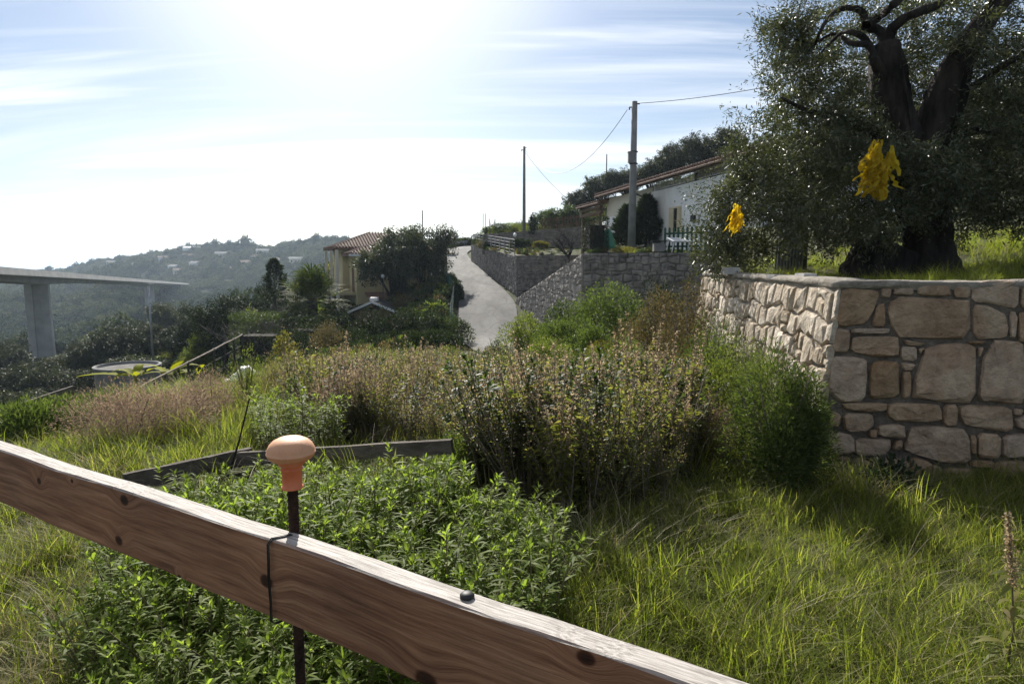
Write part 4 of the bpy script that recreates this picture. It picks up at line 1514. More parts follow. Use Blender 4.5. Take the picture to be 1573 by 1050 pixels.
def plank(label, p0, p1, h, th, mat_='plank_old', name='wooden_rail'):
    p0, p1 = Vector(p0), Vector(p1)
    mid = (p0 + p1) / 2
    t = thing(name, label, 'fence rail', mid)
    mb = MB()
    n = 14
    d = (p1 - p0).normalized()
    s = d.cross(UP).normalized(); u = s.cross(d)
    for i in range(n + 1):
        p = p0.lerp(p1, i / n) + u * 0.0015 * math.sin(i * 1.3)
        for (a, b) in ((-1, -1), (1, -1), (1, 1), (-1, 1)):
            mb.v.append(tuple(p + s * th / 2 * a + u * (h / 2 * b + random.uniform(-.002, .002))))
    for i in range(n):
        for j in range(4):
            a, b = i * 4 + j, i * 4 + (j + 1) % 4
            mb.f.append((a, b, b + 4, a + 4)); mb.m.append(0)
    mb.f += [(0, 3, 2, 1), tuple(n * 4 + j for j in range(4))]; mb.m += [0, 0]
    mb.build('board', MT[mat_], t)
    return t, mb
t, _ = plank('grey weathered board among the weeds, right behind the orange cap', at(337, 706, 4.95), at(695, 685, 4.35), 0.10, 0.04)
t, _ = plank('grey board lying low beside the brown dry shrub, left of the orange cap', at(190, 742, 4.3), at(386, 699, 5.0), 0.13, 0.04)
# thin leaning cane
p0, p1 = at(350, 735, 4.7), at(383, 612, 4.7)
t = thing('garden_cane', 'thin dark leaning cane standing by the end of the grey board', 'cane', p0)
mb = MB(); mb.tube([p0, p0.lerp(p1, .5) + Vector((.008, 0, 0)), p1], [.008, .007, .005], 6); mb.build('cane', MT['bark'], t)

# ------------------------------------------------------------------ undergrowth of the garden (uncountable)
def grass_cover():
    Ps, Ss, Is = [], [], []
    def add(poly, dens, s0, s1, holes=(), which=(0, 9), dry=.10):
        xs = [p[0] for p in poly]; ys = [p[1] for p in poly]
        P = sample_poly(poly, dens * (max(xs) - min(xs)) * (max(ys) - min(ys)))
        P = blobs_inside(P, holes)
        k = ~in_front_wall(P)
        P = P[k]
        n = len(P)
        v = .55 * vnoise(P[:, 0] * 1.6 + 4, P[:, 1] * 1.6) + .45 * vnoise(P[:, 0] * 4.5 + 14, P[:, 1] * 4.5)
        Ps.append(plant(P)); Ss.append(RG.uniform(s0, s1, n) * (0.42 + 1.1 * v))
        d = RG.random(n) < dry + 0.25 * (vnoise(P[:, 0] * 1.1 + 20, P[:, 1] * 1.1) > 0.6)
        Is.append(np.where(d, RG.integers(7, 9, n), RG.integers(which[0], min(which[1], 7), n)))
    def in_front_wall(P):
        rel = P - np.array([WC.x, WC.y])
        a = rel @ np.array([fn.x, fn.y]); b = rel @ np.array([ln_.x, ln_.y])
        return (a < 0.02) & (b < 0.02)
    add([(-0.2, 0.4), (0.1, 2.4), (0.5, 3.9), (1.4, 4.4), (2.2, 5.0), (4.2, 4.6), (7.2, 3.95), (6.5, 0.4)], 290, 0.6, 1.0)
    add([(-3.3, 0.5), (-4.2, 3.2), (-3.4, 4.2), (-1.9, 3.9), (-1.2, 2.2), (-0.6, 1.5), (-0.2, 0.4)], 300, 0.45, 0.85, (), (0, 9), .25)
    add([(-9, 3.0), (-9.5, 8), (-5, 10.5), (-2.5, 9), (-2.2, 5), (-3.2, 3.9), (-4.2, 3.0)], 85, 0.8, 1.3)
    add([(-2.2, 3.8), (-2.6, 6), (-2, 9), (2.3, 9), (2.2, 5), (.6, 3.8)], 40, 0.9, 1.3)
    add([(-9, 8), (-9, 14), (-3, 14), (-2.5, 9), (-5, 10)], 40, 0.9, 1.4)
    P = np.concatenate(Ps); n = len(P)
    scatter('grass', 'lush yellow green grass of the overgrown garden', 'grass', P, rots(n, 0.12), np.concatenate(Ss), np.concatenate(Is), GRASS)
grass_cover()

def terrace_grass():
    P = np.concatenate([sample_poly([(2.95, 5.5), (5, 5), (9, 4.4), (14, 9), (9, 15), (3.4, 11), (3.1, 9)], 60 * 11 * 10)])
    P = blobs_inside(P, [(5.5, 8.6, 0.45)])
    n = len(P)
    v = vnoise(P[:, 0] * 1.3, P[:, 1] * 1.3)
    scatter('terrace_grass', 'bright grass along the top of the stone wall under the olive', 'grass', plant(P, terrace_z), rots(n, .15),
            RG.uniform(0.45, 0.95, n) * (0.5 + v) * (0.6 + 0.05 * P[:, 0]), RG.integers(0, 8, n), GRASS)
terrace_grass()

def leafy_patch():
    A = [(-1.85, 2.9), (-1.42, 2.05), (-0.85, 1.6), (-0.25, 1.75), (0.02, 2.2), (0.25, 2.9), (0.1, 3.4), (-0.5, 3.55), (-1.2, 3.75), (-1.75, 3.5)]
    P = sample_poly(A, 115 * 2.4 * 2.9)
    P2 = sample_poly([(-2.3, 5.3), (-1.4, 5.1), (-1.5, 6.8), (-2.6, 6.6)], 40 * 1.2 * 1.6)
    P = np.concatenate([P, P2]); n = len(P)
    sc = RG.uniform(0.62, 1.05, n) * (0.75 + 0.4 * vnoise(P[:, 0] * 2.2, P[:, 1] * 2.2))
    ed = np.clip((P[:, 1] - 1.7) / 1.2, 0, 1)
    sc = sc * (0.72 + 0.28 * ed) * np.interp(P[:, 1], [2.6, 3.6, 5, 5.2], [1.05, .82, .82, .9])
    scatter('leafy_weeds', 'dense patch of bright green leafy weeds behind the near board', 'weeds', plant(P), rots(n, 0.13), sc, RG.integers(0, len(WEEDS), n), WEEDS)
leafy_patch()

def seed_thicket():
    B = [(-1.35, 5.7), (-.55, 5.2), (-.25, 4.35), (.35, 4.0), (.95, 4.1), (1.3, 4.6), (1.65, 5.5), (2.1, 7), (2.25, 9.2), (1.6, 11), (-1, 11), (-2.7, 9.6), (-2.5, 7)]
    P = np.concatenate([sample_poly(B, 66 * 5 * 7), sample_poly([(-2.7, 7.4), (-1.2, 6.6), (-1, 11), (-1.6, 12.4), (-4.2, 11.5)], 26 * 3.2 * 5.8)])
    n = len(P)
    sc = RG.uniform(0.62, 1.15, n) * (0.6 + 0.8 * vnoise(P[:, 0] * 1.6 + 2, P[:, 1] * 1.6))
    near = P[:, 1] < 6.5
    sc = sc * np.interp(P[:, 1], [4.5, 6, 7.5, 9, 11], [1.0, .96, .86, .76, .66])
    brown = vnoise(P[:, 0] * 0.9 + 13, P[:, 1] * 0.9 + 3) + RG.normal(0, .22, n) + .14 * (P[:, 0] < -.6) > .60
    idx = np.where(brown, RG.integers(0, 4, n), RG.integers(4, 8, n))
    pl = RG.random(n)
    idx = np.where(pl < .08 + .12 * (P[:, 0] > .5), RG.integers(8, 10, n), np.where(pl > .72, RG.integers(10, 12, n), idx))
    scatter('seeding_weeds', 'tangle of brown seeding weeds filling the middle of the garden', 'weeds', plant(P), rots(n, 0.16), sc, idx, SEEDW)
seed_thicket()

def tall_grasses():
    P = np.concatenate([sample_poly([(-4.6, 10.5), (-2.4, 9), (-1.0, 10.5), (-0.4, 14), (-3, 17), (-5.6, 15)], 20 * 6 * 8),
                        sample_poly([(-4.6, 8.2), (-3.0, 7.4), (-2.6, 9), (-4.2, 10.5)], 14 * 2 * 3)])
    n = len(P)
    scatter('tall_grass', 'tall yellowing grass and stalks on the far side of the garden', 'grass', plant(P), rots(n, .12), RG.uniform(.5, 1.0, n), RG.integers(0, 5, n), TALL)
tall_grasses()

# ------------------------------------------------------------------ single bushes of the garden
def B(label, px, Y, rx, h, n, L, W, mat_, name='bush', ry=None, group=None, zf=None, **k):
    x = (px - 786.5) / 1000 * Y
    z = gz(x, Y) if zf is None else zf
    if Y > 10: h *= 1.22
    return bush(name, label, name.split('_')[-1] if name.split('_')[-1] in ('bush', 'shrub', 'hedge') else 'bush', (x, Y, z - 0.03), rx, ry or rx, h, n, L, W, MT[mat_], group, **k)
B('rounded fine-leaved green bush against the shaded corner of the near stone wall', 1203, 4.72, 0.52, 1.0, 24000, 0.045, 0.0085, 'bush_mid', up=0.25, lumps=11, spike=0.05, shell=.5)
B('low dark leafy plant at the foot of the shaded stone wall', 1400, 4.45, 0.26, 0.30, 420, 0.11, 0.022, 'bush_dark', seg=2, name='leafy_bush', up=.5, droop=.35, stem=.004)
B('grey green feathery shrub against the sunlit wall side just behind the round bush', 1150, 6.1, 0.5, 1.0, 12000, 0.045, 0.009, 'bush_light', name='shrub', up=.6, spike=.15)
B('grey green feathery shrub halfway along the sunlit wall side', 1095, 7.4, 0.5, 1.25, 11000, 0.045, 0.010, 'bush_mid', name='shrub', up=.6, spike=.15)
B('tawny shrub reaching the far end of the sunlit wall side', 1058, 9.2, 0.65, 1.7, 11000, 0.05, 0.011, 'bush_brown', name='shrub', up=.6, spike=.15)
B('wide dry brown bush on the lawn beyond the diagonal board', 195, 6.1, 0.85, 0.68, 15000, 0.036, 0.006, 'dry', name='dry_bush', ry=.6, up=.35, shell=.35, spike=.12, stem=.006)
B('smaller dry brown bush between the wide dry one and the leaning cane', 318, 6.9, 0.5, 0.66, 8000, 0.036, 0.006, 'dry', name='dry_bush', up=.45, shell=.35, spike=.12, stem=.006)
B('dry brown clump of stalks just behind the orange cap and grey board', 525, 6.2, 0.5, 0.78, 8000, 0.034, 0.007, 'dry', name='dry_bush', up=.6, shell=.35, spike=.15, stem=.006)
def BT(label, px, top, Y, rx, n, L, W, mat_, name='bush', **k):
    x = (px - 786.5) / 1000 * Y
    zg = gz(x, Y)
    h = max(.5, (at(px, top, Y).z - zg) / .93)
    return bush(name, label, name.split('_')[-1], (x, Y, zg - .03), rx, rx * .85, h, n, L, W, MT[mat_], None, **k)
BT('large brownish green shrub below the dark terrace wall, right of the dark green domes', 1012, 446, 11.2, .75, 12000, .055, .014, 'bush_brown', 'shrub', up=.5, spike=.1)
BT('wide dark green domed bush under the terrace wall below the pole', 932, 428, 20, 1.75, 13000, .10, .035, 'bush_mid', up=.3)
BT('dark green bush tucked between the dome and the terrace wall', 1020, 424, 21.5, 1.1, 7000, .10, .035, 'bush_dark', up=.3)
BT('small dark green dome left of the wide one', 870, 458, 19, .95, 6000, .09, .03, 'bush', up=.3)
BT('light green leafy bush in front of the road bottom', 815, 484, 16, .85, 9000, .075, .024, 'bush_light', up=.4)
BT('green bush right of the road bottom with pale stalks in front', 873, 480, 14.5, .9, 10000, .07, .022, 'bush_mid', up=.4)
BT('bluish green bush hiding the lower end of the road', 765, 518, 13.2, .42, 5500, .06, .02, 'bush', up=.4)
BT('yellow green bush in the middle of the garden behind the brown weeds', 838, 512, 11.8, .65, 7500, .055, .016, 'bush_light', up=.4)
BT('yellowish bush catching the sun below the brownish shrub', 925, 522, 10.8, .5, 5500, .05, .015, 'yellow_leaf', up=.3)
BT('rusty brown bush between the yellowish bush and the brownish shrub', 968, 492, 12.4, .7, 8000, .055, .014, 'bush_brown', up=.4)
BT('dense green bush left of the rusty brown one', 905, 488, 13.2, .75, 8500, .065, .02, 'bush_mid', up=.35)
BT('tangled brown bush in front of the large brownish green shrub', 1048, 512, 8.4, .5, 8000, .045, .011, 'bush_brown', up=.45, spike=.15)
BT('mauve brown dry bush in the thicket behind the right end of the grey board', 640, 585, 7.0, .6, 11000, .034, .007, 'dry', 'dry_bush', up=.5, spike=.2)
BT('dark olive bush in the middle of the seeding weeds', 805, 590, 6.4, .5, 9000, .04, .012, 'bush_mid', up=.45, spike=.12)
BT('light green bush rising among the seeding weeds near the brown tangle', 985, 562, 6.9, .5, 9000, .04, .011, 'bush_light', up=.5, spike=.15)
BT('brown dry bush at the end of the weeds beside the round green bush', 1080, 604, 5.4, .36, 7000, .03, .007, 'dry', 'dry_bush', up=.5, spike=.2)
BT('low leafy dark bush at the front edge of the seeding weeds', 730, 668, 4.75, .36, 6000, .045, .013, 'bush_mid', up=.45, spike=.12)
BT('loose light green bush standing above the seeding weeds in the middle', 895, 538, 8.3, .6, 9000, .05, .013, 'bush_light', up=.5, spike=.2)
BT('loose mid green bush above the seeding weeds left of the middle', 768, 548, 8.9, .55, 8000, .05, .013, 'bush_mid', up=.5, spike=.2)
BT('yellowish loose bush above the seeding weeds, second from the left', 690, 556, 9.4, .6, 8000, .05, .012, 'bush_light', up=.5, spike=.2)
BT('olive brown bush between the seeding weeds and the feathery wall shrubs', 1035, 548, 6.6, .5, 9000, .042, .010, 'bush_brown', up=.5, spike=.2)
BT('tall mid green bush in front of the rusty brown one', 960, 515, 9.6, .6, 9000, .05, .013, 'bush_mid', up=.45, spike=.15)
BT('pale grassy shrub on the left part of the garden in front of the lime bush', 470, 575, 10.5, .7, 7000, .055, .010, 'bush_light', 'shrub', up=.6, spike=.15)
BT('straw coloured shrub between the pale grassy one and the seeding weeds', 545, 580, 9.8, .6, 7000, .045, .010, 'bush_brown', 'shrub', up=.55, spike=.15)
BT('mauve dry shrub behind the twiggy shrub by the leaning cane', 420, 608, 8.6, .6, 9000, .034, .007, 'dry', 'dry_shrub', up=.5, spike=.2)
BT('lush green clump on the lawn behind the wide dry brown bush', 165, 632, 7.6, .8, 6000, .09, .014, 'bush_mid', 'bush', up=.6)
BT('lush green clump at the left frame edge on the lawn', 40, 655, 6.9, .7, 5000, .09, .014, 'bush_mid', 'bush', up=.6)
BT('sunlit yellow green bush left of the road bottom', 692, 533, 13.2, .8, 8000, .055, .016, 'bush_light', up=.45)
BT('golden bush beside the sunlit yellow green one', 640, 540, 12.4, .55, 6000, .055, .016, 'yellow_leaf', up=.35)
BT('pale yellow green bush on the garden edge in front of the dark hedges', 570, 546, 14.5, .9, 8000, .06, .016, 'bush_light', up=.45)
BT('bright lime bush at the left end of the garden edge', 443, 540, 15.5, .5, 5000, .07, .03, 'yellow_leaf', up=.3)
BT('dull green bush on the garden edge beside the lime one', 505, 550, 14.2, .85, 7000, .06, .018, 'bush_brown', up=.4)
B('slender twiggy shrub behind the leaning cane', 372, 8.2, 0.28, 0.85, 2200, 0.045, 0.008, 'bush_light', name='shrub', up=.75, spike=.15)
# brown flower stalk at the right edge of the frame
def stalk():
    x, Y = 1.83, 2.25
    t = thing('dock_plant', 'brown seeding stalk with drooping leaves at the extreme right edge', 'plant', (x, Y, gz(x, Y)))
    t.scale = (.8, .8, .8)
    mb = MB(); mb.tube([(0, 0, 0), (.02, 0, .3), (-.02, 0, .62), (-.06, .0, .86)], [.006, .005, .004, .002], 5); link('stem', mb.mesh('stem', MT['stem'], smooth=True), t)
    n = 420
    tt = RG.uniform(0.6, 1, n)
    P = np.stack([np.interp(tt, [0, .35, .72, 1], [0, .02, -.02, -.06]), np.zeros(n), np.interp(tt, [0, .35, .72, 1], [0, .3, .62, .86])], -1) + RG.normal(0, 1, (n, 3)) * (0.020 * (1.25 - tt))[:, None]
    V, F = leaves(P, RG.normal(size=(n, 3)), 0.016, 0.011)
    link('seed_head', np_mesh('seed_head', V, [F], [MT['seed']]), t)
    n = 34
    tt = RG.uniform(.1, .68, n)
    P = np.stack([np.zeros(n), np.zeros(n), tt * .86], -1)
    az = RG.random(n) * 2 * PI
    V, F = leaves(P, np.stack([np.cos(az), np.sin(az), RG.uniform(.1, .8, n)], -1), RG.uniform(.09, .17, n), .028, 2, .5, .2, .75)
    link('foliage', np_mesh('foliage', V, [F], [MT['seedleaf']]), t)
stalk()

# ------------------------------------------------------------------ the old olive on the near terrace
def old_olive():
    Y0 = 8.7
    b = at(1424, 436, Y0); b.z = terrace_z(b.x, Y0) - 0.05
    t = thing('olive_tree', 'huge old olive with a gnarled dark trunk on the near terrace', 'tree', b)
    rnd = random.Random(5)
    def W3(px, py, dy=0.0):
        return at(px, py, Y0 + dy)
    def gnarl(path, radii, n=20, lob=5, amp=0.16, seed=1, name='limb', sub=5):
        r_ = random.Random(seed)
        pts, rr = [], []
        for i in range(len(path) - 1):
            for k in range(sub):
                q = k / sub
                p0, p1 = path[max(0, i - 1)], path[i]
                p2, p3 = path[i + 1], path[min(len(path) - 1, i + 2)]
                pts.append(0.5 * (2 * p1 + (p2 - p0) * q + (2 * p0 - 5 * p1 + 4 * p2 - p3) * q * q + (-p0 + 3 * p1 - 3 * p2 + p3) * q ** 3))
                rr.append(radii[i] + (radii[i + 1] - radii[i]) * q)
        pts.append(path[-1]); rr.append(radii[-1])
        ph = [r_.uniform(0, 6) for _ in range(6)]
        mb = MB()
        ref = Vector((0, 1, 0.1))
        m = len(pts)
        for i, p in enumerate(pts):
            d = (pts[min(i + 1, m - 1)] - pts[max(i - 1, 0)]).normalized()
            s = d.cross(ref).normalized(); u = s.cross(d)
            for k in range(n):
                a = 2 * PI * k / n
                q = i / sub
                f = 1 + amp * math.sin(lob * a + ph[0] + q * 0.7) + amp * 0.6 * math.sin(3 * a + ph[1] - q * 1.1) + amp * 0.5 * math.sin(q * 2.3 + ph[2] + 2 * a) + r_.uniform(-.05, .05)
                mb.v.append(tuple(p + (s * math.cos(a) + u * math.sin(a)) * rr[i] * f))
        for i in range(m - 1):
            for k in range(n):
                a = i * n + k; c = i * n + (k + 1) % n
                mb.f.append((a, c, c + n, a + n)); mb.m.append(0)
        mb.f.append(tuple((m - 1) * n + k for k in range(n))); mb.m.append(0)
        mb.build(name, MT['bark'], t, smooth=True)
    gnarl([W3(1428, 452), W3(1424, 420), W3(1424, 375), W3(1418, 325), W3(1404, 280), W3(1396, 250)], [.48, .38, .29, .27, .28, .22], 26, 6, .13, 2, 'trunk')
    gnarl([W3(1404, 295), W3(1384, 225), W3(1368, 160), W3(1364, 105), W3(1362, 66)], [.22, .24, .22, .21, .15], 18, 5, .14, 3)
    gnarl([W3(1412, 290), W3(1432, 215, -.1), W3(1450, 150, -.2), W3(1478, 80, -.3), W3(1535, 5, -.4), W3(1600, -60, -.5)], [.22, .22, .21, .15, .11, .07], 18, 5, .13, 4)
    gnarl([W3(1392, 420), W3(1360, 418, -.1), W3(1325, 420, -.15), W3(1303, 428, -.2)], [.32, .34, .30, .12], 18, 4, .2, 6, 'root')
    gnarl([W3(1372, 405), W3(1345, 388, -.1), W3(1325, 392, -.1), W3(1300, 412, -.2)], [.2, .18, .14, .05], 14, 4, .2, 7, 'root')
    for i, (path, r0, r1) in enumerate([
        ([(1362, 75), (1352, 48), (1332, 40), (1325, 20), (1308, 12), (1282, 18), (1264, 40), (1250, 70), (1225, 95)], .065, .010),
        ([(1330, 40), (1350, 26), (1372, 8), (1392, -12), (1400, -40)], .06, .035),
        ([(1364, 70), (1372, 44), (1398, 24), (1430, 12), (1462, -4), (1490, -30)], .075, .035),
        ([(1362, 130), (1344, 92), (1330, 62), (1310, 50), (1290, 52), (1262, 80)], .07, .010),
        ([(1368, 170), (1340, 78), (1320, 68), (1305, 66), (1280, 52), (1250, 66), (1220, 60)], .05, .008),
        ([(1384, 235), (1310, 190), (1240, 170), (1200, 150)], .06, .015),
        ([(1400, 285), (1330, 270), (1250, 260), (1170, 280), (1120, 320)], .06, .012),
        ([(1392, 240), (1400, 190), (1388, 120), (1380, 60)], .03, .01),
        ([(1450, 160), (1500, 130), (1560, 90), (1640, 70)], .06, .02),
        ([(1432, 230), (1500, 200), (1570, 220), (1650, 260)], .06, .02)]):
        gnarl([W3(x, y, rnd.uniform(-.35, .25) * (k > 0)) for k, (x, y) in enumerate(path)], list(np.linspace(r0, r1, len(path))), 9, 3, .12, 20 + i, 'limb', 3)
    k = Y0 / 1000
    LB = []
    for (px, py, rx, ry, dy, wgt) in [
        (1185, 300, 80, 85, -.3, 1), (1125, 335, 48, 55, -.2, 1), (1245, 215, 85, 75, 0, 1), (1218, 120, 48, 62, .3, .5), (1205, 40, 34, 42, .2, .35),
        (1300, 300, 85, 80, -.4, 1), (1290, 170, 55, 55, -.2, .7), (1480, 305, 70, 60, -.5, 1), (1550, 240, 80, 90, -.6, 1), (1545, 330, 50, 34, -.2, .7),
        (1520, 180, 60, 60, -.3, .8), (1560, 60, 45, 75, -.3, .8), (1490, 45, 58, 46, -.7, 1), (1385, 235, 60, 40, -.6, .6), (1450, 262, 55, 40, -.9, .5), (1360, 330, 55, 36, -.8, .4), (1275, 345, 55, 32, 0, .7), (1110, 385, 46, 42, -.1, .9),
        (1325, 350, 50, 34, .4, .6), (1150, 250, 40, 50, 0, .5), (1340, 235, 60, 45, -.2, .8), (1148, 380, 34, 30, .2, .5), (1245, 60, 40, 40, .4, .4),
        (1650, 120, 90, 120, -.2, 1), (1680, 300, 90, 80, 0, 1), (1560, -90, 90, 80, -.3, 1), (1420, -170, 100, 60, 0, .9), (1290, -140, 90, 60, .2, .7),
        (1350, 120, 200, 160, 1.6, 1.5), (1500, 200, 150, 150, 1.6, 1.5), (1250, 280, 130, 90, 1.3, 1.3), (1420, 330, 110, 55, 1.2, .9)]:
        c = W3(px, py, dy) - b
        LB.append((c.x, c.y, c.z, rx * k, (rx + ry) / 2 * k * 1.1, ry * k))
    (V, F), C = lobed_foliage(LB, 215000, 0.066, 0.0165, 0.1, 0.5, 0.17, 2600, up=-0.15)
    link('crown', np_mesh('crown', V, [F], [MT['olive']]), t)
    # loose outer sprays against the sky
    LB2 = []
    for (px, py, rx, ry, dy, n_) in [(1195, 70, 40, 80, 0, 1), (1140, 210, 40, 60, 0, 1), (1100, 300, 35, 50, 0, 1), (1230, 20, 50, 30, 0, 1), (1080, 350, 30, 40, 0, 1), (1350, 20, 60, 20, .2, 1), (1560, 20, 30, 40, 0, 1)]:
        c = W3(px, py, dy) - b
        LB2.append((c.x, c.y, c.z, rx * k, rx * k, ry * k))
    (V, F), C = lobed_foliage(LB2, 6500, 0.06, 0.014, 0.0, 0.1, 0.2, 170, up=0.5)
    link('outer_sprays', np_mesh('outer_sprays', V, [F], [MT['olive']]), t)
    return b
olive_base = old_olive()

def net_bundle(label, px, py, Y, hw, hh, seed):
    c = at(px, py, Y)
    t = thing('harvest_net', label, 'net', c)
    r_ = random.Random(seed)
    mb = MB()
    n, m = 26, 22
    ph = [r_.uniform(0, 6) for _ in range(8)]
    for i in range(m + 1):
        q = i / m
        z = hh * (1 - 2 * q)
        env = (math.sin(PI * min(1, q * .93 + .07)) ** 0.6) * (0.55 + 0.5 * q)
        bulge = 1 + 0.18 * math.sin(q * 17 + ph[0])
        cx = 0.25 * hw * math.sin(q * 4 + ph[1])
        for k in range(n):
            a = 2 * PI * k / n
            f = 1 + 0.16 * math.sin(3 * a + ph[2] + q * 5) + 0.13 * math.sin(7 * a + ph[3] - q * 9) + 0.12 * math.sin(5 * a + ph[4] + q * 14) + 0.1 * math.sin(11 * a + q * 23) + r_.uniform(-.09, .09)
            mb.v.append((cx + .8 * hw * env * bulge * f * math.cos(a), 0.55 * hw * env * bulge * f * math.sin(a), z + r_.uniform(-.01, .01)))
    for i in range(m):
        for k in range(n):
            a = i * n + k; b = i * n + (k + 1) % n
            if r_.random() < .55 and q is not None:
                mb.f.append((a, b, b + n, a + n)); mb.m.append(0)
    # loose folds hanging beside the bundle
    for q in range(46):
        a0 = r_.uniform(-1, 1)
        x0, z0 = a0 * hw * (.35 + .6 * r_.random()), r_.uniform(-.55, .85) * hh
        rows = []
        L_ = r_.uniform(.3, .75) * hh
        wv = r_.uniform(.03, .085) * hw * 2
        for j in range(8):
            t_ = j / 7
            cx = x0 * (1 + .5 * t_) - .35 * hw * t_ * ((q % 3) - .6) + .08 * hw * math.sin(t_ * 9 + q); cy = r_.uniform(-.75, -.6) * hw * (1 - abs(x0) / hw * .6) + .1 * hw * math.sin(t_ * 7 + q * 2)
            for e in (-1, 0, 1):
                rows.append((cx + e * wv * (.5 + .5 * math.sin(t_ * 3)), cy + (0.08 * hw if e == 0 else -.05 * hw), z0 - t_ * L_))
        b0 = len(mb.v); mb.v += rows
        for j in range(7):
            for e in range(2):
                a = b0 + j * 3 + e
                mb.f.append((a, a + 1, a + 4, a + 3)); mb.m.append(0)
    link('net', mb.mesh('net', MT['net'], smooth=True), t)
    mb = MB(); mb.tube([(0, 0, hh * .9), (0.01, 0, hh * 1.2)], [.006, .005], 5)
    link('tie_cord', mb.mesh('tie_cord', MT['bark']), t)
net_bundle('larger yellow harvest net bundled up and hanging in the old olive beside its trunk', 1346, 262, 7.5, 0.19, 0.33, 3)
net_bundle('smaller yellow harvest net hanging low in the old olive near the white house', 1130, 336, 7.7, 0.085, 0.17, 8)

def corrugated():
    p = at(1190, 405, 9.9)
    zb = terrace_z(p.x, 9.9) - 0.05
    t = thing('corrugated_sheet', 'grey corrugated metal sheet standing upright under the olive branches', 'metal sheet', (p.x, 9.9, zb))
    mb = MB()
    W_, H_ = 0.42, 0.95
    n = 72
    for k, off in ((0, 0), (1, 0.004)):
        for j in range(2):
            for i in range(n + 1):
                x = W_ * i / n
                mb.v.append((x, 0.022 * math.sin(2 * PI * i / 8) + off - 0.06 * j, H_ * j))
    N1 = n + 1
    for k in range(2):
        o = k * 2 * N1
        for i in range(n):
            mb.f.append((o + i, o + i + 1, o + N1 + i + 1, o + N1 + i)); mb.m.append(0)
    link('sheet', mb.mesh('sheet', MT['grey_metal'], smooth=True), t)
    mb = MB(); mb.box((W_ + 0.07, 0.12, H_ * .46), (0.12, .03, H_ * .92), rz=0.5)
    link('side_panel', mb.mesh('side_panel', MT['dark_metal']), t)
corrugated()

def loose_block(label, px, py, Y, s, mat_, name='concrete_block', cat='block', rough=0.0):
    p = at(px, py, Y)
    t = thing(name, label, cat, p)
    mb = MB()
    if rough:
        n, m = 10, 7
        for i in range(m + 1):
            for k in range(n):
                a = 2 * PI * k / n; e = PI * i / m
                f = 1 + random.uniform(-rough, rough)
                mb.v.append((s[0] / 2 * math.sin(e) * math.cos(a) * f, s[1] / 2 * math.sin(e) * math.sin(a) * f, s[2] * (0.5 - 0.5 * math.cos(e)) * f))
        for i in range(m):
            for k in range(n):
                a = i * n + k; b = i * n + (k + 1) % n
                mb.f.append((a, b, b + n, a + n)); mb.m.append(0)
    else:
        c = 0.008
        x, y, z = s[0] / 2, s[1] / 2, s[2]
        base = [(-x, -y), (x, -y), (x, y), (-x, y)]
        for zz, k in ((0, 1), (z - c, 1), (z, 1 - c * 6)):
            for (a, b) in base:
                mb.v.append((a * k + random.uniform(-.004, .004), b * k + random.uniform(-.004, .004), zz))
        for r in (0, 4):
            for k in range(4):
                mb.f.append((r + k, r + (k + 1) % 4, r + 4 + (k + 1) % 4, r + 4 + k)); mb.m.append(0)
        mb.f.append((8, 9, 10, 11)); mb.m.append(0)
    link(name.split('_')[-1], mb.mesh(name, MT[mat_]), t)
    return t
loose_block('pale concrete block lying on the wall top nearer the corner', 1237, 432, 6.15, (.12, .2, .075), 'brick_block')
loose_block('pale concrete block near the far end of the wall top beside the rough rock', 1122, 421, 8.3, (.18, .2, .085), 'brick_block')
loose_block('low grey slab set on the wall top between the two pale blocks', 1195, 428, 6.75, (.16, .2, .04), 'concrete')
loose_block('rough dark rock sitting on the far end of the wall top', 1098, 420, 9.0, (.21, .2, .15), 'stone_grey', 'rock', 'rock', .18)

# ------------------------------------------------------------------ utility poles and lines
def pole(label, px, py_top, py_base, Y, r0, r1, box=False, name='utility_pole', mat_='pole_concrete', insul=True):
    b, tp = at(px, py_base, Y), at(px, py_top, Y)
    t = thing(name, label, name.replace('_', ' '), b)
    H = tp.z - b.z
    mb = MB(); mb.tube([(0, 0, -0.5), (0, 0, H * .5), (0, 0, H)], [r0, (r0 + r1) / 2, r1], 12)
    link('pole', mb.mesh('pole', MT[mat_], smooth=True), t)
    if insul:
        mb = MB()
        mb.box((-r1 - .06, -.02, H - .28), (.14, .05, .05)); mb.lathe((-r1 - .12, -.02, H - .40), [(.03, 0), (.05, .03), (.03, .06), (.045, .1), (.02, .14)], 8)
        mb.box((r1 + .05, -.02, H - .12), (.12, .05, .05))
        link('insulator', mb.mesh('insulator', MT['dark_metal']), t)
    if box:
        mb = MB(); mb.box((-r0 * .8, -r0 * .9, H * .62), (.26, .22, .5)); mb.box((-r0 * .8, -r0 * .9, H * .62 + .27), (.3, .26, .05))
        link('junction_box', mb.mesh('junction_box', MT['pole_concrete']), t)
        mb = MB()
        for z in (H * .58, H * .66):
            mb.lathe((0, 0, z), [(r0 * .98, 0), (r0 * 1.02, .01), (r0 * 1.02, .05), (r0 * .98, .06)], 12)
        link('strap', mb.mesh('strap', MT['dark_metal']), t)
    return tp
PA = pole('nearer grey utility pole with a box, standing before the dark conifers', 970, 156, 382, 33.2, 0.21, 0.135, True)
PB = pole('slim farther utility pole on the upper garden against the open sky', 805, 225, 358, 57.5, 0.15, 0.10)
PC = pole('short top of a thin pole showing above the hillside olives', 931, 237, 300, 72, 0.07, 0.06, name='thin_pole', insul=False)
PD = pole('thin pole rising out of the olive tree beside the road', 651, 323, 470, 53, 0.055, 0.045, name='thin_pole', insul=False)
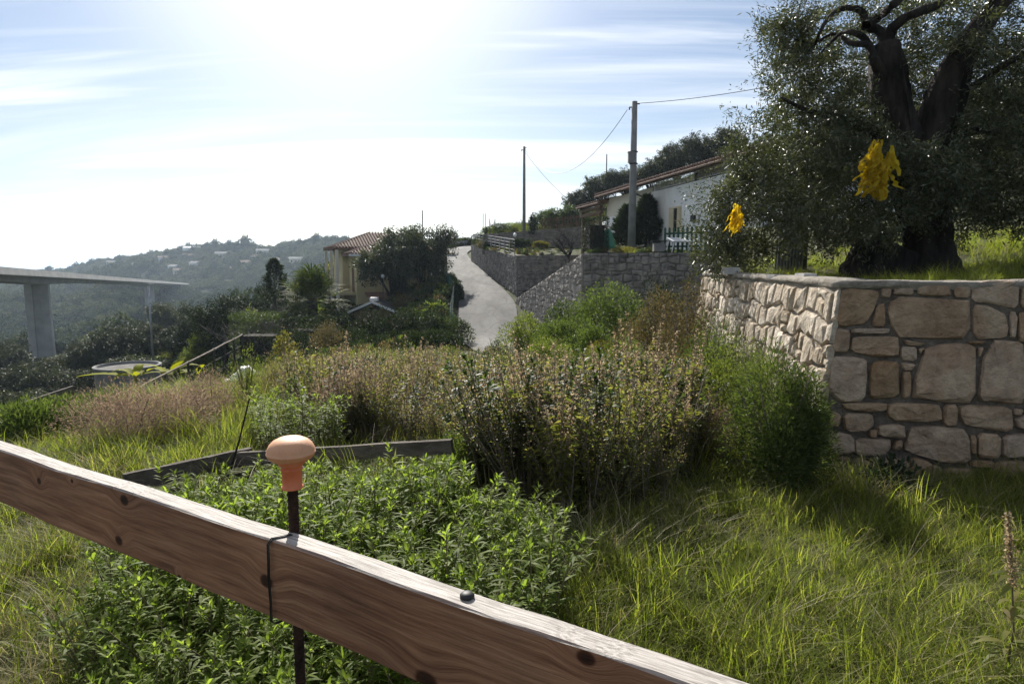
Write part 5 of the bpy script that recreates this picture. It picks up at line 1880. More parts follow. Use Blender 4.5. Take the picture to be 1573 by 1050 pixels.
PE = pole('thin grey lamp post among the dark olives left of the palm', 236, 436, 560, 45, 0.07, 0.055, name='lamp_post', insul=False, mat_='grey_metal')
def lamp_head():
    p = at(236, 436, 45)
    o = [x for x in bpy.data.objects if x.get('label', '').startswith('thin grey lamp post')][0]
    mb = MB(); mb.box((.18, 0, p.z - o.location.z), (.5, .16, .07))
    link('lamp_head', mb.mesh('lamp_head', MT['grey_metal']), o)
lamp_head()
def cable(label, a, b, sag, r=0.014):
    a, b = Vector(a), Vector(b)
    t = thing('power_cable', label, 'cable', a)
    mb = MB()
    mb.tube([a.lerp(b, i / 24) - UP * sag * 4 * (i / 24) * (1 - i / 24) for i in range(25)], r, 4)
    mb.build('wire', MT['dark_metal'], t)
cable('sagging cable strung between the nearer and the farther utility pole', PA + Vector((-.2, 0, -.4)), PB + Vector((.1, 0, -.25)), 2.5, .016)
cable('cable running from the nearer pole over to the old olive', PA + Vector((.15, 0, -.1)), at(1420, 75, 26), 0.35, .014)
cable('cable dropping from the farther pole towards the hillside olives', PB + Vector((.1, 0, -.5)), at(905, 330, 58), 0.5, .014)

# ------------------------------------------------------------------ white house
H0 = Vector((8.8, 30.0, 0))
hd = Vector((-.2095, .978, 0)).normalized()
hn = Vector((-hd.y, hd.x, 0))            # outward, to the left
def HP(s, d, z):
    return H0 + hd * s - hn * d + UP * z
def hbox(mb, s0, s1, d0, d1, z0, z1):
    c = HP((s0 + s1) / 2, (d0 + d1) / 2, (z0 + z1) / 2)
    mb.frame(c, hd * (s1 - s0) / 2, -hn * (d1 - d0) / 2, UP * (z1 - z0) / 2)
def white_house():
    t = thing('white_house', 'low white house with a red tiled roof and roof terrace on the hillside', 'house', HP(0, 0, 1.9))
    def part(name, mat_, fn_, parent=t, smooth=False):
        mb = MB(); fn_(mb); return mb.build(name, MT[mat_], parent, smooth)
    part('wall', 'cream_wall', lambda m: hbox(m, 5.9, 12.9, 0, 7, 1.6, 5.62))
    part('wall', 'white_wall', lambda m: hbox(m, -4, 5.88, -0.02, 7.02, 1.6, 5.0))
    part('parapet', 'white_wall', lambda m: hbox(m, -4, 5.86, -0.03, 0.22, 5.003, 5.36))
    part('recess_wall', 'cream_wall', lambda m: (hbox(m, -4, 5.86, 2.4, 2.7, 5.003, 6.35)))
    part('terrace_door', 'glass_dark', lambda m: (hbox(m, 1.0, 2.2, 2.36, 2.395, 5.05, 6.1), hbox(m, 3.4, 4.3, 2.36, 2.395, 5.4, 6.1)))
    for s in (-3.8, 5.7, 1.2):
        part('terrace_post', 'dark_metal' if s == 1.2 else 'white_wall', lambda m: hbox(m, s - .07, s + .07, .03, .17, 5.362, 5.74))
    # railing
    rl = thing('railing', None, None, HP(0, 0, 5.36)); rl.parent = t; rl.location = HP(0, 0, 5.36) - t.location
    for k in ('kind', 'label', 'category'):
        if k in rl: del rl[k]
    def in_t(name, mat_, fn_):
        mb = MB(); fn_(mb)
        me = mb.mesh(name, MT[mat_], HP(0, 0, 5.36))
        return link(name, me, rl)
    in_t('top_rail', 'white_metal', lambda m: hbox(m, -3.9, 5.8, .06, .11, 6.02, 6.07))
    in_t('bottom_rail', 'white_metal', lambda m: hbox(m, -3.9, 5.8, .06, .11, 5.44, 5.47))
    for i in range(66):
        s = -3.85 + i * 0.148
        in_t('baluster', 'white_metal', lambda m: hbox(m, s - .011, s + .011, .075, .095, 5.47, 6.02))
    # roof: two slopes with ribs of tiles
    def roof(name, s0, s1, e0, z0, dr, zr, th=.14):
        a0, a1 = HP(s0, e0, z0), HP(s1, e0, z0)
        b0, b1 = HP(s0, dr, zr), HP(s1, dr, zr)
        mb = MB()
        mb.add([a0, a1, b1, b0, a0 - UP * th, a1 - UP * th, b1 - UP * th, b0 - UP * th], [(0, 1, 2, 3), (7, 6, 5, 4), (0, 4, 5, 1), (1, 5, 6, 2), (2, 6, 7, 3), (3, 7, 4, 0)])
        r = mb.build(name, MT['timber'], t)
        mb = MB()
        n = int((s1 - s0) / .24)
        for i in range(n + 1):
            s = s0 + (s1 - s0) * i / n
            p, q = HP(s, e0 - .08, z0 + .05), HP(s, dr, zr + .06)
            mb.tube([p, q], [.09, .085], 6)
        o = mb.build('roof_tiles', MT['tile'], r, off=t.location); o['kind'] = 'stuff'
        return r
    roof('roof', -4.6, 13.4, -.55, 5.86, 4.8, 7.3)
    roof('porch_roof', 12.6, 17.2, -.6, 5.42, 2.6, 6.05)
    part('gutter', 'tile', lambda m: m.tube([HP(-4.6, -.66, 5.78), HP(13.4, -.66, 5.78)], .06, 6))
    part('porch_gutter', 'tile', lambda m: m.tube([HP(12.6, -.7, 5.36), HP(17.2, -.7, 5.36)], .055, 6))
    part('porch_post', 'timber', lambda m: hbox(m, 16.7, 16.9, -.4, -.2, 1.8, 5.2))
    part('porch_post', 'timber', lambda m: hbox(m, 13.2, 13.36, -.4, -.2, 1.8, 5.2))
    part('porch_beam', 'timber', lambda m: hbox(m, 12.95, 17.1, -.42, -.22, 4.72, 4.92))
    part('porch_beam', 'timber', lambda m: hbox(m, 12.95, 17.1, -.46, -.26, 5.05, 5.22))
    part('porch_wall', 'cream_wall', lambda m: hbox(m, 12.95, 17.0, 2.4, 2.6, 1.7, 5.7))
    dp = part('downpipe', 'dark_metal', lambda m: m.tube([HP(7.3, -.6, 5.7), HP(7.3, -.5, 5.45), HP(6.6, -.08, 5.1), HP(6.45, -.07, 4.9), HP(6.45, -.07, 2.0)], .05, 8), smooth=True)
    def window(s0, s1, z0, z1, fmat, open_=True):
        f = part('window', fmat, lambda m: (hbox(m, s0, s1, -.06, -.025, z1, z1 + .07), hbox(m, s0, s1, -.06, -.025, z0 - .07, z0), hbox(m, s0 - .06, s0, -.06, -.025, z0 - .07, z1 + .07), hbox(m, s1, s1 + .06, -.06, -.025, z0 - .07, z1 + .07)))
        off = t.location
        mb = MB(); hbox(mb, s0 + .01, s1 - .01, -.04, -.026, z0 + .01, z1 - .01); mb.build('pane', MT['glass_dark'], f, off=off)
        mid = (s0 + s1) / 2
        mb = MB(); hbox(mb, mid + .12, s1 - .01, -.075, -.045, z0 + .01, z1 - .01)
        for i in range(8):
            z = z0 + .08 + i * (z1 - z0 - .1) / 8
            hbox(mb, mid + .17, s1 - .06, -.085, -.076, z, z + .07)
        mb.build('shutter', MT[fmat], f, off=off)
        mb = MB(); hbox(mb, s0 + .01, s0 + .32, -.075, -.045, z0 + .01, z1 - .01); mb.build('shutter', MT[fmat], f, off=off)
    window(2.45, 3.65, 3.1, 4.28, 'shutter')
    f = part('window', 'white_metal', lambda m: (hbox(m, 10.7, 11.3, -.06, -.025, 3.1, 4.45), hbox(m, 11.35, 12.4, -.075, -.026, 3.1, 4.45)))
    mb = MB(); hbox(mb, 9.9, 10.7, -.05, -.026, 3.1, 4.45); mb.build('pane', MT['glass_dark'], f, off=t.location)
    part('wall_lamp', 'dark_metal', lambda m: (hbox(m, 0.9, 1.2, -.16, -.025, 3.5, 3.8)))
white_house()

# things in front of the house
def picket_fence(name, label, p0, p1, h, sp, pw, mat_, cat='fence'):
    p0, p1 = Vector(p0), Vector(p1)
    t = thing(name, label, cat, p0)
    d = p1 - p0; L = d.length
    n = int(L / sp)
    du = d.normalized()
    s = du.cross(UP).normalized()
    def one(i):
        mb = MB()
        p = p0 + d * (i / n)
        w_, th = pw / 2, .011
        prof = [(-w_, 0), (w_, 0), (w_, h - .06), (0, h), (-w_, h - .06)]
        V = [p + du * a + s * q + UP * b for q in (-th, th) for a, b in prof]
        mb.add(V, [(0, 1, 2, 3, 4), (9, 8, 7, 6, 5)] + [(i_, 5 + i_, 5 + (i_ + 1) % 5, (i_ + 1) % 5) for i_ in range(5)])
        return mb
    for i in range(n + 1):
        one(i).build('picket', MT[mat_], t)
    for z in (.25, .75):
        mb = MB(); mb.bar(p0 - du * .05 + UP * h * z - s * .03, p1 + du * .05 + UP * h * z - s * .03, .03, .08)
        mb.build('cross_rail', MT[mat_], t)
    return t
a, b = at(1022, 349, 29.6), at(1092, 346, 28.2)
picket_fence('picket_fence', 'dark green picket fence in front of the white house', (a.x, a.y, a.z - 1.15), (b.x, b.y, b.z - 1.15), 1.15, .21, .10, 'green_paint')
picket_fence('picket_fence', 'dark wooden picket fence on top of the upper garden wall', (2.6, 57.0, 4.42), (7.2, 55.9, 4.8), 1.0, .24, .09, 'timber')
def conifer(label, px, py0, py1, Y, r, n=7000):
    b, tp = at(px, py0, Y), at(px, py1, Y)
    h = tp.z - b.z
    t = thing('conifer_tree', label, 'tree', b)
    z = RG.random(n) ** 0.8
    rad = r * (1 - z) ** 0.65 * (0.35 + .65 * np.sqrt(RG.random(n))) * (1 + .25 * np.sin(z * 30 + RG.random(n)))
    a = RG.random(n) * 2 * PI
    P = np.stack([rad * np.cos(a), rad * np.sin(a), z * h], -1)
    P[:, :2] *= (1 + .3 * np.sin(a * 3 + z * 9))[:, None]
    D = np.stack([np.cos(a) * .8, np.sin(a) * .8, np.full(n, .6)], -1) + RG.normal(0, .35, (n, 3))
    V, F = leaves(P, D, RG.uniform(.1, .36, n), .06)
    link('crown', np_mesh('crown', V, [F], [MT['bush_dark']]), t)
    mb = MB(); mb.tube([(0, 0, -.3), (0, 0, h * .6)], [.09, .03], 6); link('trunk', mb.mesh('trunk', MT['bark']), t)
conifer('dark bushy conifer right behind the nearer pole', 992, 378, 303, 35.0, .95)
conifer('second dark conifer half hidden to the left of the nearer pole', 962, 378, 318, 35.8, .8, 5000)

def box_hedge(name, label, c, s, rz, n, L, W, mat_, top=None, dens=None):
    t = thing(name, label, 'hedge', c, None, rz)
    P = RG.uniform(-.5, .5, (n, 3))
    ax = RG.integers(0, 6, n)
    for k in range(3):
        P[ax == 2 * k, k] = .5 * RG.uniform(.86, 1.03, (ax == 2 * k).sum()); P[ax == 2 * k + 1, k] = -.5 * RG.uniform(.86, 1.03, (ax == 2 * k + 1).sum())
    D = P * 1.2 + RG.normal(0, .6, (n, 3))
    P = P * np.array(s) + np.array([0, 0, s[2] / 2])
    P[:, 2] += 0.05 * np.sin(P[:, 0] * 5) * (P[:, 2] > s[2] * .7)
    V, F = leaves(P, D, L, W)
    link('foliage', np_mesh('foliage', V, [F], [MT[mat_]]), t)
    mb = MB(); mb.box((0, 0, s[2] * .4), (s[0] * .72, s[1] * .6, s[2] * .76)); link('inner_branches', mb.mesh('inner_branches', MT['bark']), t)
    return t
p = at(914, 385, 31.8)
box_hedge('garden_hedge', 'small clipped dark hedge left of the pale green drum', p, (1.0, 1.0, 1.55), .2, 3500, .09, .035, 'bush_dark')
def drum():
    p = at(938, 382, 32)
    t = thing('plastic_drum', 'pale green plastic drum with a white lid tilted beside the clipped hedge', 'drum', p)
    t.rotation_euler = (0.05, -.32, 0)
    mb = MB(); mb.lathe((0, 0, 0), [(.24, 0), (.27, .03), (.29, .2), (.27, .24), (.3, .45), (.28, .5), (.3, .75), (.27, .86), (.22, .92)], 18); link('body', mb.mesh('body', MT['pvc_green'], smooth=True), t)
    mb = MB(); mb.lathe((0, 0, .925), [(.25, 0), (.26, .02), (.2, .06), (.05, .08)], 16); link('lid', mb.mesh('lid', MT['white_plastic'], smooth=True), t)
drum()
def garden_table(label, px, py, Y, rz, tilt):
    p = at(px, py, Y)
    t = thing('garden_table', label, 'table', p)
    t.rotation_euler = (tilt, 0, rz)
    mb = MB(); mb.box((0, 0, .52), (.95, .6, .035)); mb.box((0, 0, .49), (.85, .5, .03)); link('table_top', mb.mesh('table_top', MT['white_plastic']), t)
    for sx in (-1, 1):
        for sy in (-1, 1):
            mb = MB(); mb.tube([(sx * .40, sy * .24, 0), (sx * .36, sy * .2, .48)], [.02, .03], 6); link('leg', mb.mesh('leg', MT['white_plastic']), t)
garden_table('white plastic garden table tilted in front of the green picket fence', 1040, 386, 29.0, .3, .28)
def crate():
    p = at(1012, 386, 29.3)
    t = thing('storage_crate', 'grey plastic crate beside the tilted white table', 'crate', p)
    mb = MB()
    for a in (-1, 1):
        mb.box((a * .24, 0, .18), (.02, .36, .36)); mb.box((0, a * .17, .18), (.46, .02, .36))
    mb.box((0, 0, .02), (.46, .32, .03)); link('body', mb.mesh('body', MT['concrete']), t)
    mb = MB(); mb.box((0, .05, .45), (.7, .3, .05), .2); link('lid', mb.mesh('lid', MT['dark_metal']), t)
crate()
for i, (px, w_, lab) in enumerate([(960, .6, 'low yellow flowering plant at the foot of the nearer pole'), (1000, .7, 'low dark green ground plant right of the nearer pole'), (915, .55, 'low dark ground plant on the terrace edge under the clipped hedge')]):
    p = at(px, 391, 30.7 - .006 * (px - 900))
    bush('ground_plant', lab, 'plant', (p.x, p.y, 1.97), w_, .35, .42 if i == 0 else .3, 900, .07, .03, MT['yellow_leaf' if i == 0 else 'bush'], None, .006)

# fence and lamps along the road wall
def wall_fence():
    A, B_ = Vector((KC[0] - .15, KC[1] + .8, 2.1)), Vector((WF[0] + .25, WF[1], 3.38))
    t = thing('wire_fence', 'light wire fence on steel posts on top of the road wall', 'fence', A)
    n = 10
    for i in range(n + 1):
        p = A.lerp(B_, i / n)
        mb = MB(); mb.tube([p, p + UP * 1.15], .025, 6); mb.build('post', MT['grey_metal'], t)
    for k in range(5):
        mb = MB(); mb.tube([A + UP * (.15 + .24 * k), B_ + UP * (.15 + .24 * k)], .012, 4); mb.build('wire', MT['grey_metal'], t)
wall_fence()
def globe_lamp(label, px, py, Y, zb):
    c = at(px, py, Y)
    t = thing('garden_lamp', label, 'lamp', (c.x, c.y, zb))
    mb = MB(); mb.tube([(0, 0, 0), (0, 0, c.z - zb - .12)], .03, 6); link('post', mb.mesh('post', MT['dark_metal']), t)
    mb = MB(); mb.lathe((0, 0, c.z - zb), [(.03, -.14), (.1, -.1), (.14, 0), (.1, .1), (.02, .14)], 12); link('globe', mb.mesh('globe', MT['white_plastic'], smooth=True), t)
globe_lamp('white globe garden lamp at the corner of the road wall', 791, 361, 46.4, 2.0)
globe_lamp('white globe garden lamp beside the yellow house', 588, 424, 47, -2.5)
def corner_planting():
    for i, (px, py, Y, r, h, m, lab) in enumerate([
        (800, 378, 47.5, .9, .55, 'bush_dark', 'low dark clipped bushes beside the globe lamp on the wall corner'),
        (830, 378, 47.5, .8, .4, 'yellow_leaf', 'low yellowish bushes right of the globe lamp'),
        (735, 372, 70, 1.0, 1.2, 'bush_dark', 'dark bush at the far bend of the road'),
        (770, 357, 60, 1.3, .9, 'bush', 'rounded green bush on the upper garden below the bare trees'),
        (793, 348, 61, 1.4, 1.0, 'bush_light', 'light green bush left of the farther pole'),
        (818, 362, 57.0, .5, 1.7, 'bush_dark', 'upright dark shrub right of the farther pole'),
        (752, 352, 62, 1.2, .6, 'bush_light', 'low grassy bush at the left end of the upper garden')]):
        p = at(px, py, Y)
        zb = p.z - .05 if (i < 3) else hill_z(p.x, Y) - .1
        bush('shrub', lab, 'shrub', (p.x, Y, zb), r, r * .7, h + (.0 if i < 3 else .3), 2200, .13, .05, MT[m], None)
corner_planting()

# ------------------------------------------------------------------ trees of the middle distance
OLV = [tree_proto(6, 2.7, 20000, .20, .075, MT['olive_far'], .2, .22, 10, .45, 260) for _ in range(3)]
CIT = tree_proto(3.4, 1.6, 7000, .16, .07, MT['bush'], .1, .25, 8, .3, 150)
hill_olives = [(893, 284, 68, 'lowest silvery olive at the left end of the hillside row'), (925, 262, 67, 'olive second from the left end of the hillside row'),
               (962, 250, 66, 'olive right behind the top of the nearer pole'), (1000, 236, 64, 'broad olive on the hillside just right of the nearer pole'),
               (1040, 218, 62, 'tall olive above the white house roof'), (1080, 196, 60, 'tallest hillside olive touching the old olive\'s leaves'),
               (1120, 190, 57, 'hillside olive mostly covered by the old olive'), (985, 290, 58, 'lower olive directly behind the white house'), (1050, 262, 54, 'olive behind the roof terrace of the white house'), (1170, 200, 54, 'hillside olive glimpsed through the old olive\'s branches')]
for i, (px, py, Y, lab) in enumerate(hill_olives):
    tp = at(px, py, Y)
    base = hill_z(tp.x, Y) - .1
    s = min(1.7, max(.7, (tp.z - base) / 6.2))
    base = tp.z - 6.2 * s
    place_tree('olive_tree', lab, 'tree', OLV[i % 3], (tp.x, Y, base), s, random.uniform(0, 6), 'olive trees on the hillside behind the white house')
for (px, py, Y, s, lab) in [(853, 312, 61, 1.0, 'leafy citrus tree left of the white house porch'), (878, 306, 60, 1.1, 'larger citrus tree next to the porch roof'), (836, 318, 63, .75, 'small citrus tree at the left end of the upper garden'), (900, 322, 59, .8, 'citrus tree right behind the dark picket fence')]:
    tp = at(px, py, Y)
    place_tree('citrus_tree', lab, 'tree', CIT, (tp.x, Y, tp.z - 3.3 * s), s, random.uniform(0, 6), 'citrus trees of the upper garden')
BARE = [bare_proto(3.0, .10, 3, seed=s, trunk=.3, keep=.6) for s in (3, 8)]
for i, (px, py, Y, s, lab) in enumerate([(759, 326, 63, .95, 'leafless wide fruit tree on the skyline left of the farther pole'), (776, 330, 62, .8, 'leafless fruit tree right beside the wide one'), (796, 336, 64, .7, 'small leafless fruit tree next to the farther pole')]):
    tp = at(px, py, Y)
    zb = hill_z(tp.x, Y) - .05
    place_tree('bare_tree', lab, 'tree', BARE[i % 2], (tp.x, Y, zb), max(.7, (tp.z - zb) / 2.7), i * 2.1, 'leafless trees on the skyline')
BDRV = bare_proto(2.6, .12, 4, 'bark', seed=12, trunk=.45, keep=.5)
p = at(874, 420, 38)
place_tree('bare_tree', 'small dark bare tree standing on the driveway ramp', 'tree', BDRV, (p.x, p.y, p.z), 1.0, 1.0)

# upper terrace stakes
for i, px in enumerate([742, 746, 752, 760, 838, 846]):
    p = at(px, 352 if i < 4 else 345, 64)
    t = thing('vine_stake', ['tall stake at the far left end of the upper garden', 'stake right beside the tall one', 'third stake from the left end of the upper garden', 'stake under the wide leafless tree', 'stake left of the citrus trees', 'stake nearest the citrus trees'][i], 'stake', p, 'stakes of the upper garden')
    mb = MB(); mb.tube([(0, 0, -.4), (0.02, 0, 1.5 if i < 2 else 1.0)], .035, 5); link('stake', mb.mesh('stake', MT['pole_concrete']), t)

# guard rail on the outer side of the bend
def guard_rail():
    ys = np.linspace(70, 90.5, 13)
    pts = []
    for y in ys:
        cx, cz = road_frame(y)
        cx2, _ = road_frame(y + .5)
        d = Vector((float(cx2 - cx), .5, 0)).normalized()
        pts.append(Vector((float(cx), y, float(cz))) + Vector((-d.y, d.x, 0)) * 2.15)
    t = thing('guard_rail', 'low grey guard rail on the outside of the road bend', 'guard rail', pts[0])
    mb = MB()
    for i in range(len(pts) - 1):
        for z in (.48, .66):
            mb.bar(pts[i] + UP * z, pts[i + 1] + UP * z, .05, .13)
        mb.bar(pts[i] + UP * .57, pts[i + 1] + UP * .57, .02, .08)
    mb.build('beam', MT['pole_concrete'], t)
    for p in pts:
        mb = MB(); mb.box(p + UP * .25, (.1, .1, .9)); mb.build('post', MT['pole_concrete'], t)
guard_rail()

# green netted fence along the left edge of the road
def road_fence():
    pts = []
    for y in np.linspace(33, 66, 16):
        cx, cz = road_frame(y)
        pts.append(Vector((float(cx) - 2.15, y, float(cz) - .05)))
    t = thing('netted_fence', 'green netted fence along the left edge of the road', 'fence', pts[0])
    for p in pts:
        mb = MB(); mb.tube([p - UP * .3, p + UP * 1.25], .03, 6); mb.build('post', MT['green_net'], t)
    mb = MB()
    for i in range(len(pts) - 1):
        for k in range(26):
            z = .05 + k * .045
            mb.bar(pts[i] + UP * z, pts[i + 1] + UP * z, .004, .022)
        for k in range(22):
            q = pts[i].lerp(pts[i + 1], k / 22)
            mb.bar(q + UP * .05, q + UP * 1.2, .01, .004, (1, 0, 0))
    o = mb.build('netting', MT['green_net'], t); o['kind'] = 'stuff'
road_fence()

# brambles and bushes left of the road
for i, (px, py, Y, rx, m, lab) in enumerate([  # shade is put into the leaf colour: mostly the darkest foliage
    (690, 478, 32, 1.5, 'bush', 'dark bramble bush crowding the left edge of the road'), (640, 462, 31, 1.9, 'bush_dark', 'big dark evergreen bush left of the brambles by the road'),
    (585, 470, 30, 1.8, 'bush_dark', 'leafy bush in front of the small gabled shed'), (540, 500, 28, 1.4, 'bush_dark', 'dark bush between the hedges and the leafy one'),
    (665, 510, 26, 1.5, 'bush_dark', 'low dark bush in the shade below the brambles'), (610, 512, 25, 1.6, 'bush_dark', 'low bush in front of the big dark evergreen'),
    (560, 535, 23, 1.3, 'bush_dark', 'low dark bush at the garden edge under the leafy one'), (700, 430, 44, 0.6, 'bush_dark', 'narrow dark bush against the green netted fence'),
    (690, 418, 50, .8, 'bush', 'leafy shrub beside the upper part of the netted fence'), (660, 440, 46, 1.4, 'bush', 'light green shrub below the olive beside the road'),
    (625, 450, 44, 1.4, 'bush_brown', 'brownish shrub at the foot of the olive beside the road')]):
    tp = at(px, py, Y)
    zb = gz(tp.x, Y) - .1
    h = max(1.0, tp.z - zb)
    bush('bush', lab, 'bush', (tp.x, Y, zb), rx, rx * .8, h, 7000, .13, .045, MT[m], None, up=.3)
for i, (px, py, Y, s, sx, lab) in enumerate([(600, 336, 48.5, 1.0, 1.12, 'large dark olive leaning between the yellow house and the road'), (654, 338, 51, .95, .8, 'slimmer olive right beside the large one, next to the road')]):
    tp = at(px, py, Y)
    s_ = 1.18 * s
    t = place_tree('olive_tree', lab, 'tree', OLV[i], (tp.x, Y, tp.z - 6.2 * s_), s_, 1.3 + i, None)
    t.scale = (s_ * .9 * sx, s_ * .9 * sx, s_)

# ------------------------------------------------------------------ yellow house
def yellow_house():
    C0 = Vector((-12.35, 52, 0))
    rd = Vector((.925, .38, 0)).normalized(); bd = Vector((-.38, .925, 0)).normalized()
    def P_(r, b, z): return C0 + rd * r + bd * b + UP * z
    def bx(m, r0, r1, b0, b1, z0, z1):
        m.frame(P_((r0 + r1) / 2, (b0 + b1) / 2, (z0 + z1) / 2), rd * (r1 - r0) / 2, bd * (b1 - b0) / 2, UP * (z1 - z0) / 2)
    t = thing('yellow_house', 'yellow two storey house with brown hipped roofs partly behind the dark olive', 'house', P_(0, 0, -3.6))
    def part(name, mat_, fn_, parent=t):
        mb = MB(); fn_(mb); return mb.build(name, MT[mat_], parent, off=t.location)
    part('wall', 'yellow_wall', lambda m: bx(m, 0, 7.5, 0, 4, -4.5, 2.25))
    part('wall', 'yellow_wall', lambda m: bx(m, -.5, 6.5, 4.01, 10, -4.5, 2.68))
    def hip(m, r0, r1, b0, b1, z0, z1, k=.32, th=.16):
        a = [P_(r0, b0, z0), P_(r1, b0, z0), P_(r1, b1, z0), P_(r0, b1, z0)]
        w_ = min(r1 - r0, b1 - b0) * .5
        if (r1 - r0) > (b1 - b0):
            e = [P_(r0 + w_, (b0 + b1) / 2, z1), P_(r1 - w_, (b0 + b1) / 2, z1)]
            f = [(0, 1, 5, 4), (1, 2, 5), (2, 3, 4, 5), (3, 0, 4)]
        else:
            e = [P_((r0 + r1) / 2, b0 + w_, z1), P_((r0 + r1) / 2, b1 - w_, z1)]
            f = [(0, 1, 4), (1, 2, 5, 4), (2, 3, 5), (3, 0, 4, 5)]
        lo = [q - UP * th for q in a]
        m.add(a + e + lo, f + [(0, 6, 7, 1), (1, 7, 8, 2), (2, 8, 9, 3), (3, 9, 6, 0), (9, 8, 7, 6)])
    def tiled(name, r0, r1, b0, b1, z0, z1, front_only=False):
        r = part(name, 'tile', lambda m: hip(m, r0, r1, b0, b1, z0, z1))
        mb = MB()
        w_ = min(r1 - r0, b1 - b0) * .5
        n = int((r1 - r0) / .26)
        for i in range(n + 1):
            rr = r0 + (r1 - r0) * i / n
            k = min(1, min(rr - r0, r1 - rr) / w_)
            if k > .04: mb.tube([P_(rr, b0 - .04, z0 + .04), P_(rr, b0 + w_ * k, z0 + (z1 - z0) * k + .04)], .08, 5)
        n = int((b1 - b0) / .26)
        for i in range(n + 1):
            bb = b0 + (b1 - b0) * i / n
            k = min(1, min(bb - b0, b1 - bb) / w_)
            if k > .04: mb.tube([P_(r0 - .04, bb, z0 + .04), P_(r0 + w_ * k, bb, z0 + (z1 - z0) * k + .04)], .08, 5)
        o = mb.build('roof_tiles', MT['tile'], r, off=t.location); o['kind'] = 'stuff'
    tiled('roof', -1.3, 7.3, 3.2, 10.6, 2.85, 4.25)
    tiled('front_roof', -.6, 8.1, -.6, 4.0, 2.27, 3.1)
    part('roof_fascia', 'white_metal', lambda m: bx(m, -.66, 8.1, -.68, -.61, 2.08, 2.25))
    part('balcony', 'yellow_wall', lambda m: (bx(m, -1.5, -.02, .5, 8, -1.0, -.8), bx(m, -1.5, -1.35, .5, 8, -.79, .1)))
    for b in (.6, 4.3, 7.8):
        part('balcony_post', 'cream_wall', lambda m: bx(m, -1.52, -1.3, b - .12, b + .12, -4.5, 2.6))
    f = part('window', 'timber', lambda m: bx(m, 2.9, 4.1, -.04, -.005, -.9, .5))
    mb = MB(); bx(mb, 3.0, 4.0, -.06, -.045, -.8, .4); mb.build('pane', MT['glass_dark'], f, off=t.location)
    f = part('door', 'timber', lambda m: bx(m, -.03, -.004, 1.2, 2.3, -.8, 1.6))
    part('canopy_roof', 'tile', lambda m: m.add([P_(.6, -2.6, -1.35), P_(6.5, -2.6, -1.35), P_(6.5, -.02, -.75), P_(.6, -.02, -.75), P_(.6, -2.6, -1.47), P_(6.5, -2.6, -1.47), P_(6.5, -.02, -.87), P_(.6, -.02, -.87)], [(0, 1, 2, 3), (7, 6, 5, 4), (0, 4, 5, 1), (1, 5, 6, 2), (3, 7, 4, 0), (2, 6, 7, 3)]))
    for r in (.8, 3.5, 6.3):
        part('canopy_post', 'timber', lambda m: bx(m, r - .07, r + .07, -2.5, -2.36, -4.5, -1.48))
yellow_house()
def shed():
    c = at(572, 466, 42)
    t = thing('garden_shed', 'small dark shed with a white edged gabled roof below the yellow house', 'shed', (c.x, c.y, c.z - 3))
    x, y, z = c
    mb = MB(); mb.box((x, y + 1.5, z - 1.75), (2.4, 2.8, 2.6)); mb.build('wall', MT['timber'], t)
    mb = MB()
    for s in (-1, 1):
        a = [(x, y - .1, z + .12), (x + s * 1.55, y - .1, z - .55), (x + s * 1.55, y + 3.2, z - .55), (x, y + 3.2, z + .12)]
        a2 = [(p_[0], p_[1], p_[2] - .08) for p_ in a]
        mb.add(a + a2, [(0, 1, 2, 3), (7, 6, 5, 4), (0, 4, 5, 1), (1, 5, 6, 2), (2, 6, 7, 3), (3, 7, 4, 0)])
    mb.build('roof', MT['dark_metal'], t)
    mb = MB()
    for s in (-1, 1):
        mb.bar((x, y - .14, z + .1), (x + s * 1.58, y - .14, z - .57), .05, .14)
    mb.build('white_edge', MT['white_metal'], t)
    mb = MB(); mb.box((x, y + .6, z + .25), (.5, .5, .22)); mb.build('roof_vent', MT['white_metal'], t)
shed()

